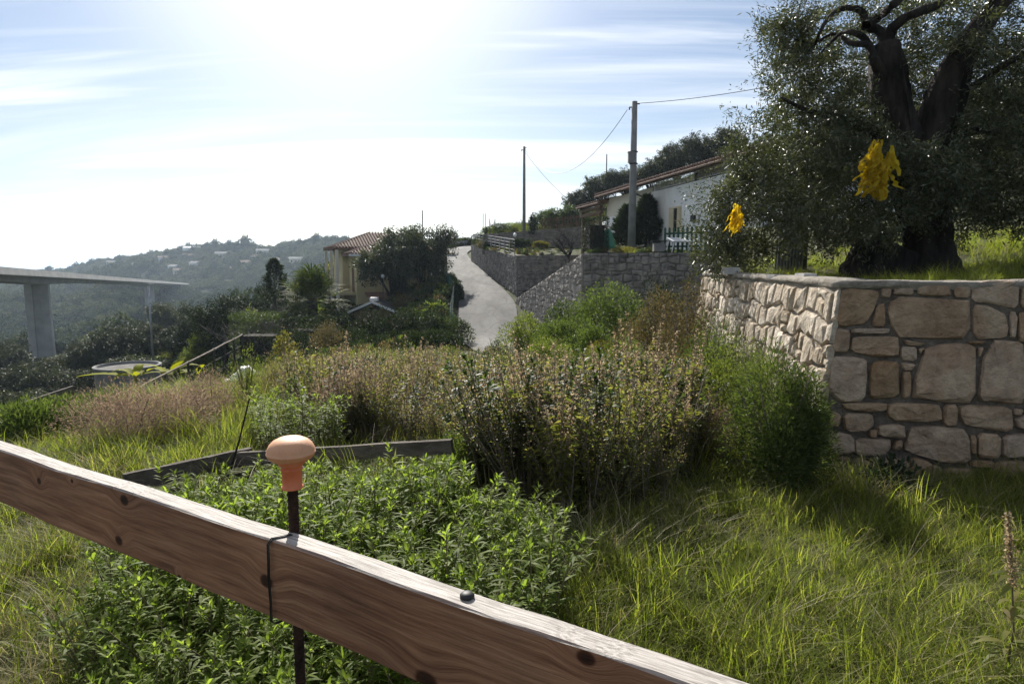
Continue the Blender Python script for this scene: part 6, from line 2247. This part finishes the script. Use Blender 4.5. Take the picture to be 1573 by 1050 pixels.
def slope_cover():
    pr = []
    for m_, n_ in (('bush_dark', 260), ('bush', 260), ('bush_brown', 240), ('bush_light', 220)):
        V, F = dome_foliage(n_, .5, .5, .6, .16, .07, up=.4)
        pr.append(np_mesh('undergrowth_clump', V, [F], [MT[m_]]))
    n = 16000
    Y = 15 + 76 * RG.random(n) ** .75
    px = RG.uniform(-60, 740, n)
    X = (px - 786.5) / 1000 * Y
    cx, cz = road_frame(Y)
    k = (X < np.where(Y > 29, cx - 2.6, -3.6)) & ((vnoise(X * .2, Y * .2) > .32) | (Y > 50))
    k &= (np.hypot(X + 14.2, Y - 24) > 1.6)
    k &= ~((X > -12.6) & (X < -5) & (Y > 50.5) & (Y < 62) & (X > -12.6 - (Y - 52) * .4) & (X < -5 - (Y - 52) * .1))
    k &= ~((Y < 20) & (px > 330))
    X, Y = X[k], Y[k]; n = len(X)
    scatter('undergrowth', 'rough scrub and undergrowth on the slope left of the road', 'undergrowth', np.stack([X, Y, ground(X, Y) - .05], -1), rots(n, .1), RG.uniform(.6, 1.5, n) * np.interp(Y, [15, 30, 90], [.6, 1, 1.6]), RG.choice(4, n, p=[.4, .28, .2, .12]), pr)
    P = np.concatenate([sample_poly([(.5, 46.5), (8.8, 45.3), (8.8, 55), (-2.4, 57.4)], 5 * 11 * 12), sample_poly([(0, 47), (-2.6, 58), (-4, 65.3), (-2.6, 69.5)], 5 * 5 * 22)])
    z = 2.0 + np.clip((P[:, 1] - 46) / 11.7, 0, 2) * .85
    Q = np.stack([P[:, 0], P[:, 1], z - .02], -1)
    x = RG.uniform(-2.5, 40, 5000); y = 58.3 - np.minimum(x, 9) * .24 + RG.random(5000) * 34
    Q = np.concatenate([Q, np.stack([x, y, np.array([hill_z(a, b) for a, b in zip(x, y)]) - .03], -1)])
    x = RG.uniform(9.5, 30, 1200); y = RG.uniform(28, 54, 1200)
    P = sample_poly([(3.7, 30.3), (9, 28.0), (16, 25.5), (17, 42), (9.6, 41), (9.2, 30), (5.2, 36)], 7 * 14 * 17)
    Q = np.concatenate([Q, np.stack([P[:, 0], P[:, 1], 1.95 + np.clip(P[:, 1] - 30, 0, 12) * .06], -1)])
    n = len(Q)
    scatter('hillside_grass', 'rough grass and low plants on the upper garden and hillside', 'grass', Q, rots(n, .12), np.where(Q[:, 1] > 57, 1.0, .45) * RG.uniform(.5, 1.2, n), RG.choice(6, n, p=[.24, .24, .16, .12, .12, .12]), [TALL[0], TALL[1], TALL[3], pr[0], pr[1], pr[2]])
slope_cover()

# ------------------------------------------------------------------ palm, hedges and trees on the left
def palm():
    c = at(480, 462, 40)
    zb = gz(c.x, 40) - .2
    t = thing('fan_palm', 'bushy green fan palm beside the yellow house', 'palm', (c.x, 40, zb))
    H = c.z - zb
    mb = MB()
    prof = [(.24 + .03 * (i % 2) + .05 * (i / 30), H * i / 30) for i in range(31)]
    mb.lathe((0, 0, 0), prof, 12); link('trunk', mb.mesh('trunk', MT['bark'], smooth=False), t)
    rnd = random.Random(9)
    for i in range(54):
        az = rnd.uniform(0, 2 * PI)
        el = math.radians(rnd.choice([82, 65, 48, 32, 18, 4, -12, -30]) + rnd.uniform(-9, 9))
        Lp = rnd.uniform(.9, 1.7)
        d = Vector((math.cos(az) * math.cos(el), math.sin(az) * math.cos(el), math.sin(el)))
        base = Vector((0, 0, H))
        tip = base + d * Lp + Vector((0, 0, -.08))
        mb = MB(); mb.tube([base, tip], [.022, .014], 3, cap=False)
        s = d.cross(UP).normalized() if abs(d.z) < .98 else Vector((1, 0, 0))
        u = s.cross(d)
        n = 18
        for k in range(n):
            a = math.radians(-125 + 250 * k / (n - 1))
            dd = (d * math.cos(a) + s * math.sin(a) + u * .35).normalized()
            L = rnd.uniform(1.05, 1.6) * (1 - .2 * abs(a) / 2.2)
            w_ = .048
            sd = dd.cross(u).normalized() * w_
            p1 = tip + dd * L * .55
            p2 = tip + dd * L + Vector((0, 0, -.22 * L))
            mb.add([tip, p1 + sd, p2, p1 - sd], [(0, 1, 2, 3)])
        m_ = 'palm' if el > -.6 else ('grass_dry' if rnd.random() < .3 else 'palm')
        link('frond', mb.mesh('frond', MT[m_]), t)
palm()
def flat_hedge(label, px0, px1, py, Y, dep, mat_):
    a, b = at(px0, py, Y), at(px1, py, Y)
    c = (a + b) / 2
    zb = gz(c.x, Y) - .3
    return box_hedge('clipped_hedge', label, (c.x, Y + dep / 2, zb), ((b - a).length, dep, a.z - zb), 0, 12000, .10, .05, mat_)
flat_hedge('tall clipped hedge with a sunlit flat top left of the palm', 350, 428, 484, 36, 2.2, 'bush')
flat_hedge('darker clipped hedge below the palm', 432, 524, 490, 33, 1.6, 'bush_dark')
def TT(name, label, proto, px, py, Y, h0, s_lim=(.5, 1.8), group=None, rz=None, sx=1.0):
    tp = at(px, py, Y)
    zb = gz(tp.x, Y) - .1
    s = min(s_lim[1], max(s_lim[0], (tp.z - zb) / h0))
    t = place_tree(name, label, 'tree', proto, (tp.x, Y, tp.z - h0 * s), s, random.uniform(0, 6) if rz is None else rz, group)
    t.scale = (s * sx, s * sx, s)
    return t
BROAD = tree_proto(6, 2.3, 14000, .15, .07, MT['bush_dark'], .18, .2, 10, .4, 230)
LIGHT = tree_proto(4, 1.9, 9000, .13, .06, MT['bush_light'], .1, .12, 9, .35, 180)
TT('broad_tree', 'dark round evergreen tree left of the tall clipped hedge', BROAD, 338, 432, 46, 6.1)
for (px, py, Y, sx, lab) in [(372, 436, 50, 1.0, 'dark broad tree behind the pale leafless tree'), (408, 424, 52, .9, 'dark broad tree filling the gap left of the ragged conifer'), (448, 436, 55, 1.0, 'dark broad tree behind the fan palm'), (512, 440, 57, .9, 'dark broad tree between the palm and the yellow house'), (296, 452, 56, 1.0, 'dark broad tree behind the conical yellow green one')]:
    TT('broad_tree', lab, BROAD, px, py, Y, 6.1, (.6, 1.7), 'dark trees left of the yellow house', None, sx * 1.1)
BIGB = bare_proto(6.0, .15, 4, seed=21, trunk=.25, nsub=5, keep=.52)
TT('bare_tree', 'pale leafless tree with dense twigs above the tall clipped hedge', BIGB, 395, 405, 41, 5.6, (.6, 1.5), None, 1.2)
TT('bare_tree', 'second leafless tree between the pale one and the palm', BIGB, 428, 418, 44, 5.6, (.6, 1.3), None, 3.0)
TT('light_tree', 'sunlit yellow green tree below the pale leafless one', LIGHT, 382, 458, 42.5, 4.1, (.5, .9), None, None, .6)
TT('light_tree', 'conical yellow green tree left of the clipped hedges', LIGHT, 300, 488, 45, 4.1, (.5, 1.3), None, None, .7)
conifer('ragged dark conifer left of the palm', 424, 482, 399, 47, 1.25, 4200)
B('yellow variegated bush in front of the clipped hedges', 438, 27, .6, 1.45, 2500, .1, .05, 'yellow_leaf', up=.2)
B('dark bush at the near foot of the palm', 470, 30, 1.9, 2.1, 7000, .11, .04, 'bush_dark')
B('brown tangled bush right of the variegated one', 505, 26, 1.0, 1.6, 3500, .1, .03, 'bush_brown')
B('bright orange green tree top peeping beside the yellow house', 518, 66, 1.1, 4.0, 2500, .2, .1, 'yellow_leaf')
valley = [(5, 556, 62, 'olive at the left frame edge in front of the viaduct'), (60, 548, 60, 'olive right before the foot of the viaduct pier'), (98, 536, 64, 'olive just right of the nearer viaduct pier'),
          (140, 515, 66, 'olive in the middle of the dark valley row'), (178, 498, 64, 'tall olive left of the lamp post'), (222, 486, 67, 'olive right behind the lamp post'),
          (268, 492, 62, 'olive right of the lamp post'), (120, 560, 54, 'lower olive in front of the valley row, left'), (200, 535, 55, 'lower olive in front of the valley row, above the cistern'),
          (270, 545, 52, 'lower olive beside the conical yellow green tree'), (30, 590, 50, 'low olive nearest the left frame edge'), (310, 500, 70, 'olive behind the conical tree'), (255, 458, 95, 'grey tree under the viaduct deck'), (0, 520, 85, 'russet edged tree far left under the viaduct'), (340, 468, 75, 'olive behind the dark round evergreen')]
for i, (px, py, Y, lab) in enumerate(valley):
    TT('olive_tree', lab, OLV[i % 3], px, py, Y, 6.2, (.75, 1.7), 'olive trees of the valley row', None, 1.05)

# ------------------------------------------------------------------ small things at the left garden edge
def cistern():
    a = at(196, 560, 24)
    zb = gz(a.x, 24) - .3
    t = thing('water_cistern', 'round grey concrete water cistern behind the banana plants', 'cistern', (a.x, 24, zb))
    H = a.z - zb
    mb = MB(); mb.lathe((0, 0, 0), [(1.08, 0), (1.08, H - .1)], 28, False); link('wall', mb.mesh('wall', MT['concrete'], smooth=True), t)
    mb = MB(); mb.lathe((0, 0, H - .1), [(1.08, 0.003), (1.13, .01), (1.13, .09), (1.03, .1), (1.0, -.02)], 28, False); link('rim', mb.mesh('rim', MT['concrete']), t)
    mb = MB(); mb.lathe((0, 0, H - .16), [(1.0, 0), (1.01, .06), (.9, .065)], 28); link('cover', mb.mesh('cover', MT['mortar_grey']), t)
cistern()
def banana(label, px, py, Y, leaves_, seed):
    c = at(px, py, Y)
    zb = gz(c.x, Y) - .1
    t = thing('banana_plant', label, 'banana plant', (c.x, Y, zb))
    H = c.z - zb
    mb = MB(); mb.tube([(0, 0, 0), (.03, 0, H * .6), (0, 0, H)], [.11, .09, .05], 9); link('stem', mb.mesh('stem', MT['stem'], smooth=True), t)
    rnd = random.Random(seed)
    for (az, el, L, W, dr) in leaves_:
        az, el = math.radians(az), math.radians(el)
        d = Vector((math.cos(az) * math.cos(el), math.sin(az) * math.cos(el), math.sin(el)))
        s = d.cross(UP).normalized()
        mb = MB()
        n = 18
        rows = []
        for i in range(n + 1):
            q = i / n
            p = Vector((0, 0, H - .05)) + d * L * q + Vector((0, 0, -dr * L * q * q))
            w_ = W * (math.sin(PI * min(1, .08 + .92 * q)) ** .6) * (1 if i % 3 else rnd.uniform(.55, .95)) * (q > .12)
            rows.append((p, w_ + .012))
        for p, w_ in rows:
            for k, z in ((-1, .18), (-.5, .1), (0, 0), (.5, .1), (1, .18)):
                mb.v.append(tuple(p + s * w_ * k + Vector((0, 0, z * w_ * (1.5 if abs(k) < 1 else 1)))))
        for i in range(n):
            for k in range(4):
                a = i * 5 + k
                mb.f.append((a, a + 1, a + 6, a + 5)); mb.m.append(0)
        link('leaf', mb.mesh('leaf', MT['banana'], smooth=True), t)
banana('yellowing banana plant in front of the round cistern', 208, 577, 16.5, [(178, 12, 1.6, .15, .2), (100, 52, .9, .11, .5), (215, 50, .8, .10, .5), (10, 30, 1.0, .11, .5), (240, 45, .8, .11, .7), (150, 40, .9, .10, .5), (320, 50, .8, .10, .6)], 2)
banana('taller banana plant with broad yellow leaves right of the cistern', 262, 574, 16.8, [(80, 58, .95, .10, .5), (30, 45, 1.0, .15, .5), (160, 35, 1.0, .14, .5), (300, 40, .9, .17, .5), (5, 20, 1.0, .13, .4), (50, 60, .8, .14, .3), (220, 50, .9, .14, .4), (340, 55, .8, .14, .3)], 5)
banana('low banana plant with bright round leaves nearest the wire fence', 304, 579, 16.2, [(80, 50, .6, .09, .5), (0, 30, .6, .11, .4), (170, 45, .7, .11, .4), (270, 45, .55, .13, .4), (320, 60, .6, .12, .2)], 7)
def left_fence():
    A, M_, E = at(0, 652, 7.3), at(205, 600, 11.5), at(372, 514, 19.5)
    t = thing('wire_fence', 'fence with a pale top pole and dark posts along the left garden edge', 'fence', A)
    mb = MB()
    path = [A.lerp(M_, i / 6) for i in range(6)] + [M_.lerp(E, i / 8) for i in range(9)]
    mb.tube([p + Vector((0, 0, random.uniform(-.015, .015))) for p in path], .024, 6); mb.build('top_pole', MT['twig'], t)
    for i in (2, 5, 7, 9, 11, 12, 13, 14):
        p = path[i]
        zb = gz(p.x, p.y)
        mb = MB(); mb.tube([(p.x, p.y, min(zb, p.z - .8) - .2), (p.x, p.y, p.z + .03)], .026, 6); mb.build('post', MT['dark_metal'], t)
    for k in (.3, .6, .9):
        mb = MB(); mb.tube([p - UP * k for p in path[6:]], .006, 4); mb.build('wire', MT['dark_metal'], t)
left_fence()
t, _ = plank('dark board railing dropping across the brown slope at the far left', at(-40, 650, 13), at(112, 598, 16.5), .2, .06)
for i, (px, py, lab) in enumerate([(62, 640, 'leaning vine stake on the brown slope nearest the left frame edge'), (80, 628, 'vine stake on the brown slope beside the dark board'), (98, 622, 'vine stake in the middle of the brown slope'), (120, 575, 'tall vine stake on the slope below the olives'), (106, 590, 'vine stake near the cistern')]):
    p = at(px, py, 19 + i)
    zb = gz(p.x, p.y)
    t = thing('vine_stake', lab, 'stake', (p.x, p.y, zb), 'vine stakes on the brown slope')
    mb = MB(); mb.tube([(0, 0, -.2), (.03, 0, .5), (.0, 0, 1.05)], .03, 5); link('stake', mb.mesh('stake', MT['twig']), t)
def sheet_heap():
    p = at(372, 592, 16.2)
    zb = gz(p.x, 16.2)
    h = p.z - zb
    zb = max(zb, p.z - .5)
    t = thing('plastic_sheet', 'white plastic sheet thrown over the ground beside the dark stones', 'plastic sheet', (p.x, 16.2, zb))
    mb = MB()
    n = 14
    for j in range(n + 1):
        for i in range(n + 1):
            u, v = i / n - .5, j / n - .5
            z = .52 * math.exp(-((u * 2.2 - .3) ** 2 + (v * 2.0) ** 2) * 1.6) + .05 * math.sin(i * 1.9 + j) + random.uniform(-.015, .015)
            mb.v.append((u * .8 + v * .25, v * .9, z * .75))
    for j in range(n):
        for i in range(n):
            a = j * (n + 1) + i
            mb.f.append((a, a + 1, a + n + 2, a + n + 1)); mb.m.append(0)
    link('sheet', mb.mesh('sheet', MT['white_plastic'], smooth=True), t)
    g_ = at(345, 590, 15.8)
    t = thing('stone_heap', 'row of dark rough stones heaped left of the white plastic sheet', 'stones', (g_.x, g_.y, g_.z - .35))
    for i in range(12):
        mb = MB()
        s = random.uniform(.13, .26)
        cx, cy, cz = -.35 + .075 * i + random.uniform(-.06, .06), random.uniform(-.25, .25) + .05 * i, random.uniform(0.02, .25) + .012 * i
        nn, mm = 8, 5
        for a in range(mm + 1):
            for k in range(nn):
                e = PI * a / mm; th = 2 * PI * k / nn
                f = random.uniform(.8, 1.15)
                mb.v.append((cx + s / 2 * math.sin(e) * math.cos(th) * f * 1.3, cy + s / 2 * math.sin(e) * math.sin(th) * f, cz + s * .38 * math.cos(e) * f))
        for a in range(mm):
            for k in range(nn):
                q = a * nn + k; r = a * nn + (k + 1) % nn
                mb.f.append((q, r, r + nn, q + nn)); mb.m.append(0)
        link('stone', mb.mesh('stone', MT['stone_grey']), t)
sheet_heap()

# ------------------------------------------------------------------ viaduct across the valley
def viaduct():
    A = Vector((-94.6, 130, 0)); d = Vector((-75, 175, 0)).normalized()
    sd = Vector((d.y, -d.x, 0))
    def zt(s): return CAMZ + (403 - 418.5) * .130 - .75 - .0345 * s
    t = thing('motorway_viaduct', 'grey concrete motorway viaduct on tall piers crossing the valley', 'viaduct', A)
    S = list(range(-420, 720, 10))
    pierS = [0, 190, 380, 570, -190, -380]
    def sec(m, prof):
        base = len(m.v)
        for s in S:
            k = min(abs(s - q) for q in pierS)
            hx = max(0, 1 - k / 60) ** 2
            for (a, b, h) in prof:
                m.v.append(tuple(A + d * s + sd * a + UP * (zt(s) + b - h * hx)))
        n = len(prof)
        for i in range(len(S) - 1):
            for k in range(n):
                a = base + i * n + k; b_ = base + i * n + (k + 1) % n
                m.f.append((a, b_, b_ + n, a + n)); m.m.append(0)
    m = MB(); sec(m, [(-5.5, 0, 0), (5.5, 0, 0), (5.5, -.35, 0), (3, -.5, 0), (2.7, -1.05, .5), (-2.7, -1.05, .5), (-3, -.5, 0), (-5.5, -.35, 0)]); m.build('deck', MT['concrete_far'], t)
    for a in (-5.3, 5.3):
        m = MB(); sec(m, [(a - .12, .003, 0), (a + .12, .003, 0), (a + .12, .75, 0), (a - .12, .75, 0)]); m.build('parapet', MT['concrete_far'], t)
    for q in pierS:
        m = MB()
        c = A + d * q
        for z, w_ in ((-60, 1.18), (zt(q) - 1.6, 1.0)):
            for (a, b) in ((-1, -.55), (-.35, -.7), (-.3, -.5), (.3, -.5), (.35, -.7), (1, -.55), (1, .55), (-1, .55)):
                m.v.append(tuple(c + sd * 1.95 * a * w_ + d * 1.5 * b * w_ + UP * z))
        m.f += [(k, (k + 1) % 8, 8 + (k + 1) % 8, 8 + k) for k in range(8)] + [tuple(range(8, 16))]; m.m += [0] * 9
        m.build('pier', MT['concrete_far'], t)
viaduct()

# ------------------------------------------------------------------ far hillside
def blob_tree(n, L, W, mat_, flat=.8):
    P = unit(RG.normal(size=(n, 3)))
    lump = 1 + .22 * np.sin(P[:, 0] * 5 + 1) * np.sin(P[:, 1] * 4 + 2) + .15 * np.sin(P[:, 2] * 7)
    Q = P * lump[:, None] * RG.uniform(.75, 1.05, (n, 1))
    Q[:, 2] = Q[:, 2] * flat + flat * .8
    V, F = leaves(Q, P + RG.normal(0, .7, (n, 3)), L * RG.uniform(.6, 1.3, n), W)
    mb = MB()
    mb.lathe((0, 0, 0), [(.25, .05), (.62, flat * .35), (.75, flat * .8), (.6, flat * 1.25), (.25, flat * 1.55)], 8)
    V2, q = tubes_np(mb)
    V2 = V2 * RG.uniform(.9, 1.1, V2.shape)
    return combine('far_tree', [(V, F, 0), (V2, q, 0)], [mat_])
MT['wood2'] = LEAF('far_olive_leaf', [(0.05, 0.058, 0.03), (0.08, 0.086, 0.048), (0.115, 0.118, 0.072)], 0.2, 0.7, 0.2)
MT['wood3'] = LEAF('far_scrub_leaf', [(0.10, 0.10, 0.03), (0.07, 0.085, 0.03), (0.15, 0.12, 0.05)], 0.2, 0.7, 0.2)
FAR = [blob_tree(620, .3, .2, MT['pine']), blob_tree(620, .3, .2, MT['pine'], 1.1), blob_tree(620, .27, .18, MT['wood2'], .7), blob_tree(620, .27, .18, MT['wood2'], .8), blob_tree(420, .3, .18, MT['wood3'], .6)]
def far_wood():
    n = 44000
    px = np.where(RG.random(n) < .72, RG.uniform(-450, 780, n), RG.uniform(-1700, -450, n))
    d = 95 + 800 * RG.random(n) ** .8
    x = (px - 786.5) / 1000 * d
    z = ground(x, d)
    dens = vnoise(x * .02 + 7, d * .02) * .6 + vnoise(x * .07, d * .07 + 3) * .5
    terr = np.sin(z * 0.9 + vnoise(x * .01, d * .01) * 6)
    k = (dens > .30) & (terr > -.8) & ((d > 170) | (dens > .5)) & (d > 92)
    # keep the viaduct line and the road side clear
    va = np.array([-94.6, 130]); vd = np.array([-75, 175]) / np.hypot(75, 175)
    rel = np.stack([x, d], -1) - va
    off = np.abs(rel @ np.array([vd[1], -vd[0]]))
    along = rel @ vd
    k &= (off > 10) | (z < -22) | (along > 250)
    k &= (px < 640) | (d > 160)
    x, d, z = x[k], d[k], z[k]
    n = len(x)
    v = vnoise(x * .015 + 30, d * .015 + 8)
    idx = np.where(RG.random(n) < .12, 4, np.where(v + RG.normal(0, .12, n) > .5, RG.integers(0, 2, n), RG.integers(2, 4, n)))
    s = RG.uniform(1.3, 3.6, n) * np.where(idx == 4, .6, 1) * np.interp(d, [100, 250, 700], [.8, 1, 1.15])
    scatter('far_wood', 'wooded olive terraces covering the hillside across the valley', 'woods', np.stack([x, d, z - .6], -1), rots(n, .05), s, idx, FAR)
far_wood()
def ridge_trees():
    kinds = [(318, 372, 2.1), (330, 371, 2.0), (341, 373, 1.7), (352, 372, 1.8), (362, 371, 2.0), (376, 367, 2.6), (388, 372, 2.1), (460, 369, 1.5), (474, 366, 1.9), (486, 362, 2.0), (500, 364, 1.5), (512, 368, 1.8), (75, 408, 1.2), (150, 399, 1.4), (183, 391, 1.6), (240, 388, 1.2), (440, 374, 1.3), (527, 365, 1.6)]
    words_ = ['leftmost umbrella pine of the clump on the ridge', 'second pine of the ridge clump', 'low pine in the left half of the ridge clump', 'middle pine of the ridge clump', 'pine just left of the tallest one on the ridge', 'tallest round pine of the ridge clump', 'sloping pine at the right end of the ridge clump',
              'small pointed tree left of the second ridge clump', 'second tree of the right ridge clump', 'round tree topping the right ridge clump', 'low tree in the right ridge clump', 'tree at the right end of the right ridge clump', 'lone small tree above the viaduct by the sea', 'low round tree on the bare left ridge', 'rounded tree on the left ridge right of the low one', 'small tree midway along the left ridge', 'shrubby tree in the saddle between the ridge clumps', 'ridge tree beside the yellow house roof']
    for i, (px, py, s) in enumerate(kinds):
        R = float(np.interp(px, [-300, 0, 150, 330, 500, 700, 1400], [900, 850, 720, 620, 560, 560, 600])) - 8
        tp = at(px, py, R)
        k = s * R / 560
        zb = float(ground(tp.x, R))
        top = max(tp.z, zb + 3)
        H = top - zb
        t = thing('ridge_tree', words_[i], 'tree', (tp.x, R, zb - .5), 'trees on the far ridge')
        me = FAR[i % 2]
        c = link('crown', me, t, (0, 0, max(.2, H - 2.9 * k)))
        c.scale = (k * 2.0, k * 2.0, k * 1.9)
        mb = MB(); mb.tube([(0, 0, -1), (.1, 0, H * .8)], [.35, .2], 5); link('trunk', mb.mesh('trunk', MT['bark']), t)
ridge_trees()
def far_houses():
    spots = [(172, 409, 8, 4.5, .2, 'pale cottage among the terraces above the viaduct'), (252, 404, 9, 5, .5, 'small white house with a pale roof on the far slope'), (268, 416, 8, 4, -.3, 'low stone house near the foot of the far slope'), (379, 411, 8, 5, .4, 'whitish house on the far slope below the ridge pines'),
             (404, 393, 10, 4.5, .2, 'white flat house on the right part of the far slope'), (392, 400, 7, 4, -.4, 'stepped pale house left of the white flat one'), (455, 406, 9, 4, .1, 'white roofed house just above the palm'), (421, 405, 7, 4, .6, 'little white tower house left of the palm top'), (212, 412, 7, 4, .2, 'small grey house on the far slope behind the second pier'), (290, 399, 8, 4, .3, 'pale house in the middle of the far slope under the long greenhouse'), (300, 410, 7, 4, -.2, 'lower pale house under the one in the middle of the far slope'), (235, 399, 7, 3.5, .1, 'whitish cottage on the left part of the far slope'),
             (340, 396, 9, 4, .2, 'long pale house just right of the middle of the far slope'), (362, 420, 7, 4, .4, 'pale house low on the far slope above the bare trees'), (195, 398, 6, 3.5, .2, 'tiny pale house under the low round ridge tree'), (276, 423, 8, 4, .1, 'pale house just above the end of the viaduct')]
    for i, (px, py, w_, h, rz, lab) in enumerate(spots):
        # walk out along the sight line until it meets the hill
        Y = 220
        while Y < 900:
            p = at(px, py, Y)
            if p.z < float(ground(p.x, Y)): break
            Y += 4
        t = thing('hillside_house', lab, 'house', (p.x, Y, float(ground(p.x, Y)) - .5), 'houses on the far hillside', rz)
        mb = MB(); mb.box((0, 0, h / 2), (w_, 6, h)); link('wall', mb.mesh('wall', MT['white_wall' if i % 3 else 'cream_wall']), t)
        mb = MB()
        e = .5
        mb.add([(-w_ / 2 - e, -3 - e, h + .01), (w_ / 2 + e, -3 - e, h + .01), (w_ / 2 + e, 3 + e, h + .01), (-w_ / 2 - e, 3 + e, h + .01), (-w_ / 2 - e, 0, h + 1.5), (w_ / 2 + e, 0, h + 1.5)], [(0, 1, 5, 4), (1, 2, 5), (2, 3, 4, 5), (3, 0, 4), (3, 2, 1, 0)])
        link('roof', mb.mesh('roof', MT['tile' if i % 2 else 'concrete']), t)
        for sx in (-.28, .05, .3):
            mb = MB(); mb.box((sx * w_, -3.03, h * .55), (.9, .08, 1.3)); link('window', mb.mesh('window', MT['glass_dark']), t)
    for i, (px, py, L, lab) in enumerate([(312, 385, 34, 'long pale greenhouse strip below the ridge pines'), (345, 381, 30, 'second pale greenhouse strip just under the ridge pines'), (245, 386, 26, 'brownish greenhouse strip along the left ridge')]):
        Y = 300
        while Y < 900:
            p = at(px, py, Y)
            if p.z < float(ground(p.x, Y)): break
            Y += 4
        z = float(ground(p.x, Y))
        t = thing('greenhouse', lab, 'greenhouse', (p.x, Y, z), 'greenhouses on the far hillside', .12)
        mb = MB()
        mb.add([(-L / 2, -4, 0), (L / 2, -4, 0), (L / 2, -4, 2.4), (-L / 2, -4, 2.4), (-L / 2, 0, 4), (L / 2, 0, 4), (-L / 2, 4, 2.4), (L / 2, 4, 2.4), (-L / 2, 4, 0), (L / 2, 4, 0)], [(0, 1, 2, 3), (3, 2, 5, 4), (4, 5, 7, 6), (6, 7, 9, 8), (0, 3, 4, 6, 8), (1, 9, 7, 5, 2)])
        link('cover', mb.mesh('cover', MT['white_plastic' if i < 2 else 'concrete']), t)
        mb = MB()
        for k in range(int(L / 4) + 1):
            x = -L / 2 + k * 4
            mb.bar((x, -4.05, 0), (x, -4.05, 2.4), .15, .1, (1, 0, 0)); mb.bar((x, -4.05, 2.45), (x, 0, 4.06), .15, .1)
        link('frame', mb.mesh('frame', MT['grey_metal']), t)
    p = at(78, 411, 780)
    t = thing('radio_mast', 'tiny lattice mast standing above the viaduct near the sea', 'mast', (p.x, 780, p.z - 6))
    mb = MB()
    for (a, b) in ((-1, -1), (1, -1), (0, 1)):
        mb.tube([(a * 1.2, b * 1.2, 0), (a * .2, b * .2, 15)], .12, 4)
    for k in range(7):
        z = 1 + k * 2; f = 1 - z / 18
        mb.bar((-1.2 * f, -1.2 * f, z), (1.2 * f, -1.2 * f, z + 1.5), .1, .1)
    link('lattice', mb.mesh('lattice', MT['grey_metal']), t)
far_houses()

# ------------------------------------------------------------------ air
def haze():
    m = bpy.data.materials.new('haze_air')
    m.use_nodes = True
    nt = m.node_tree
    nt.nodes.clear()
    out = _n(nt, 'ShaderNodeOutputMaterial')
    v = _n(nt, 'ShaderNodeVolumePrincipled')
    v.inputs['Color'].default_value = (0.66, 0.82, 1.0, 1)
    v.inputs['Density'].default_value = HAZE
    v.inputs['Anisotropy'].default_value = 0.45
    nt.links.new(v.outputs[0], out.inputs['Volume'])
    mb = MB(); mb.box((0, 4300, (-53 + 75) / 2), (18200, 11800, 128))
    o = mb.build('haze', m)
    tag(o, 'thin bluish air between the garden and the far hills', 'haze', None, 'stuff')
HAZE = 0.00019
haze()
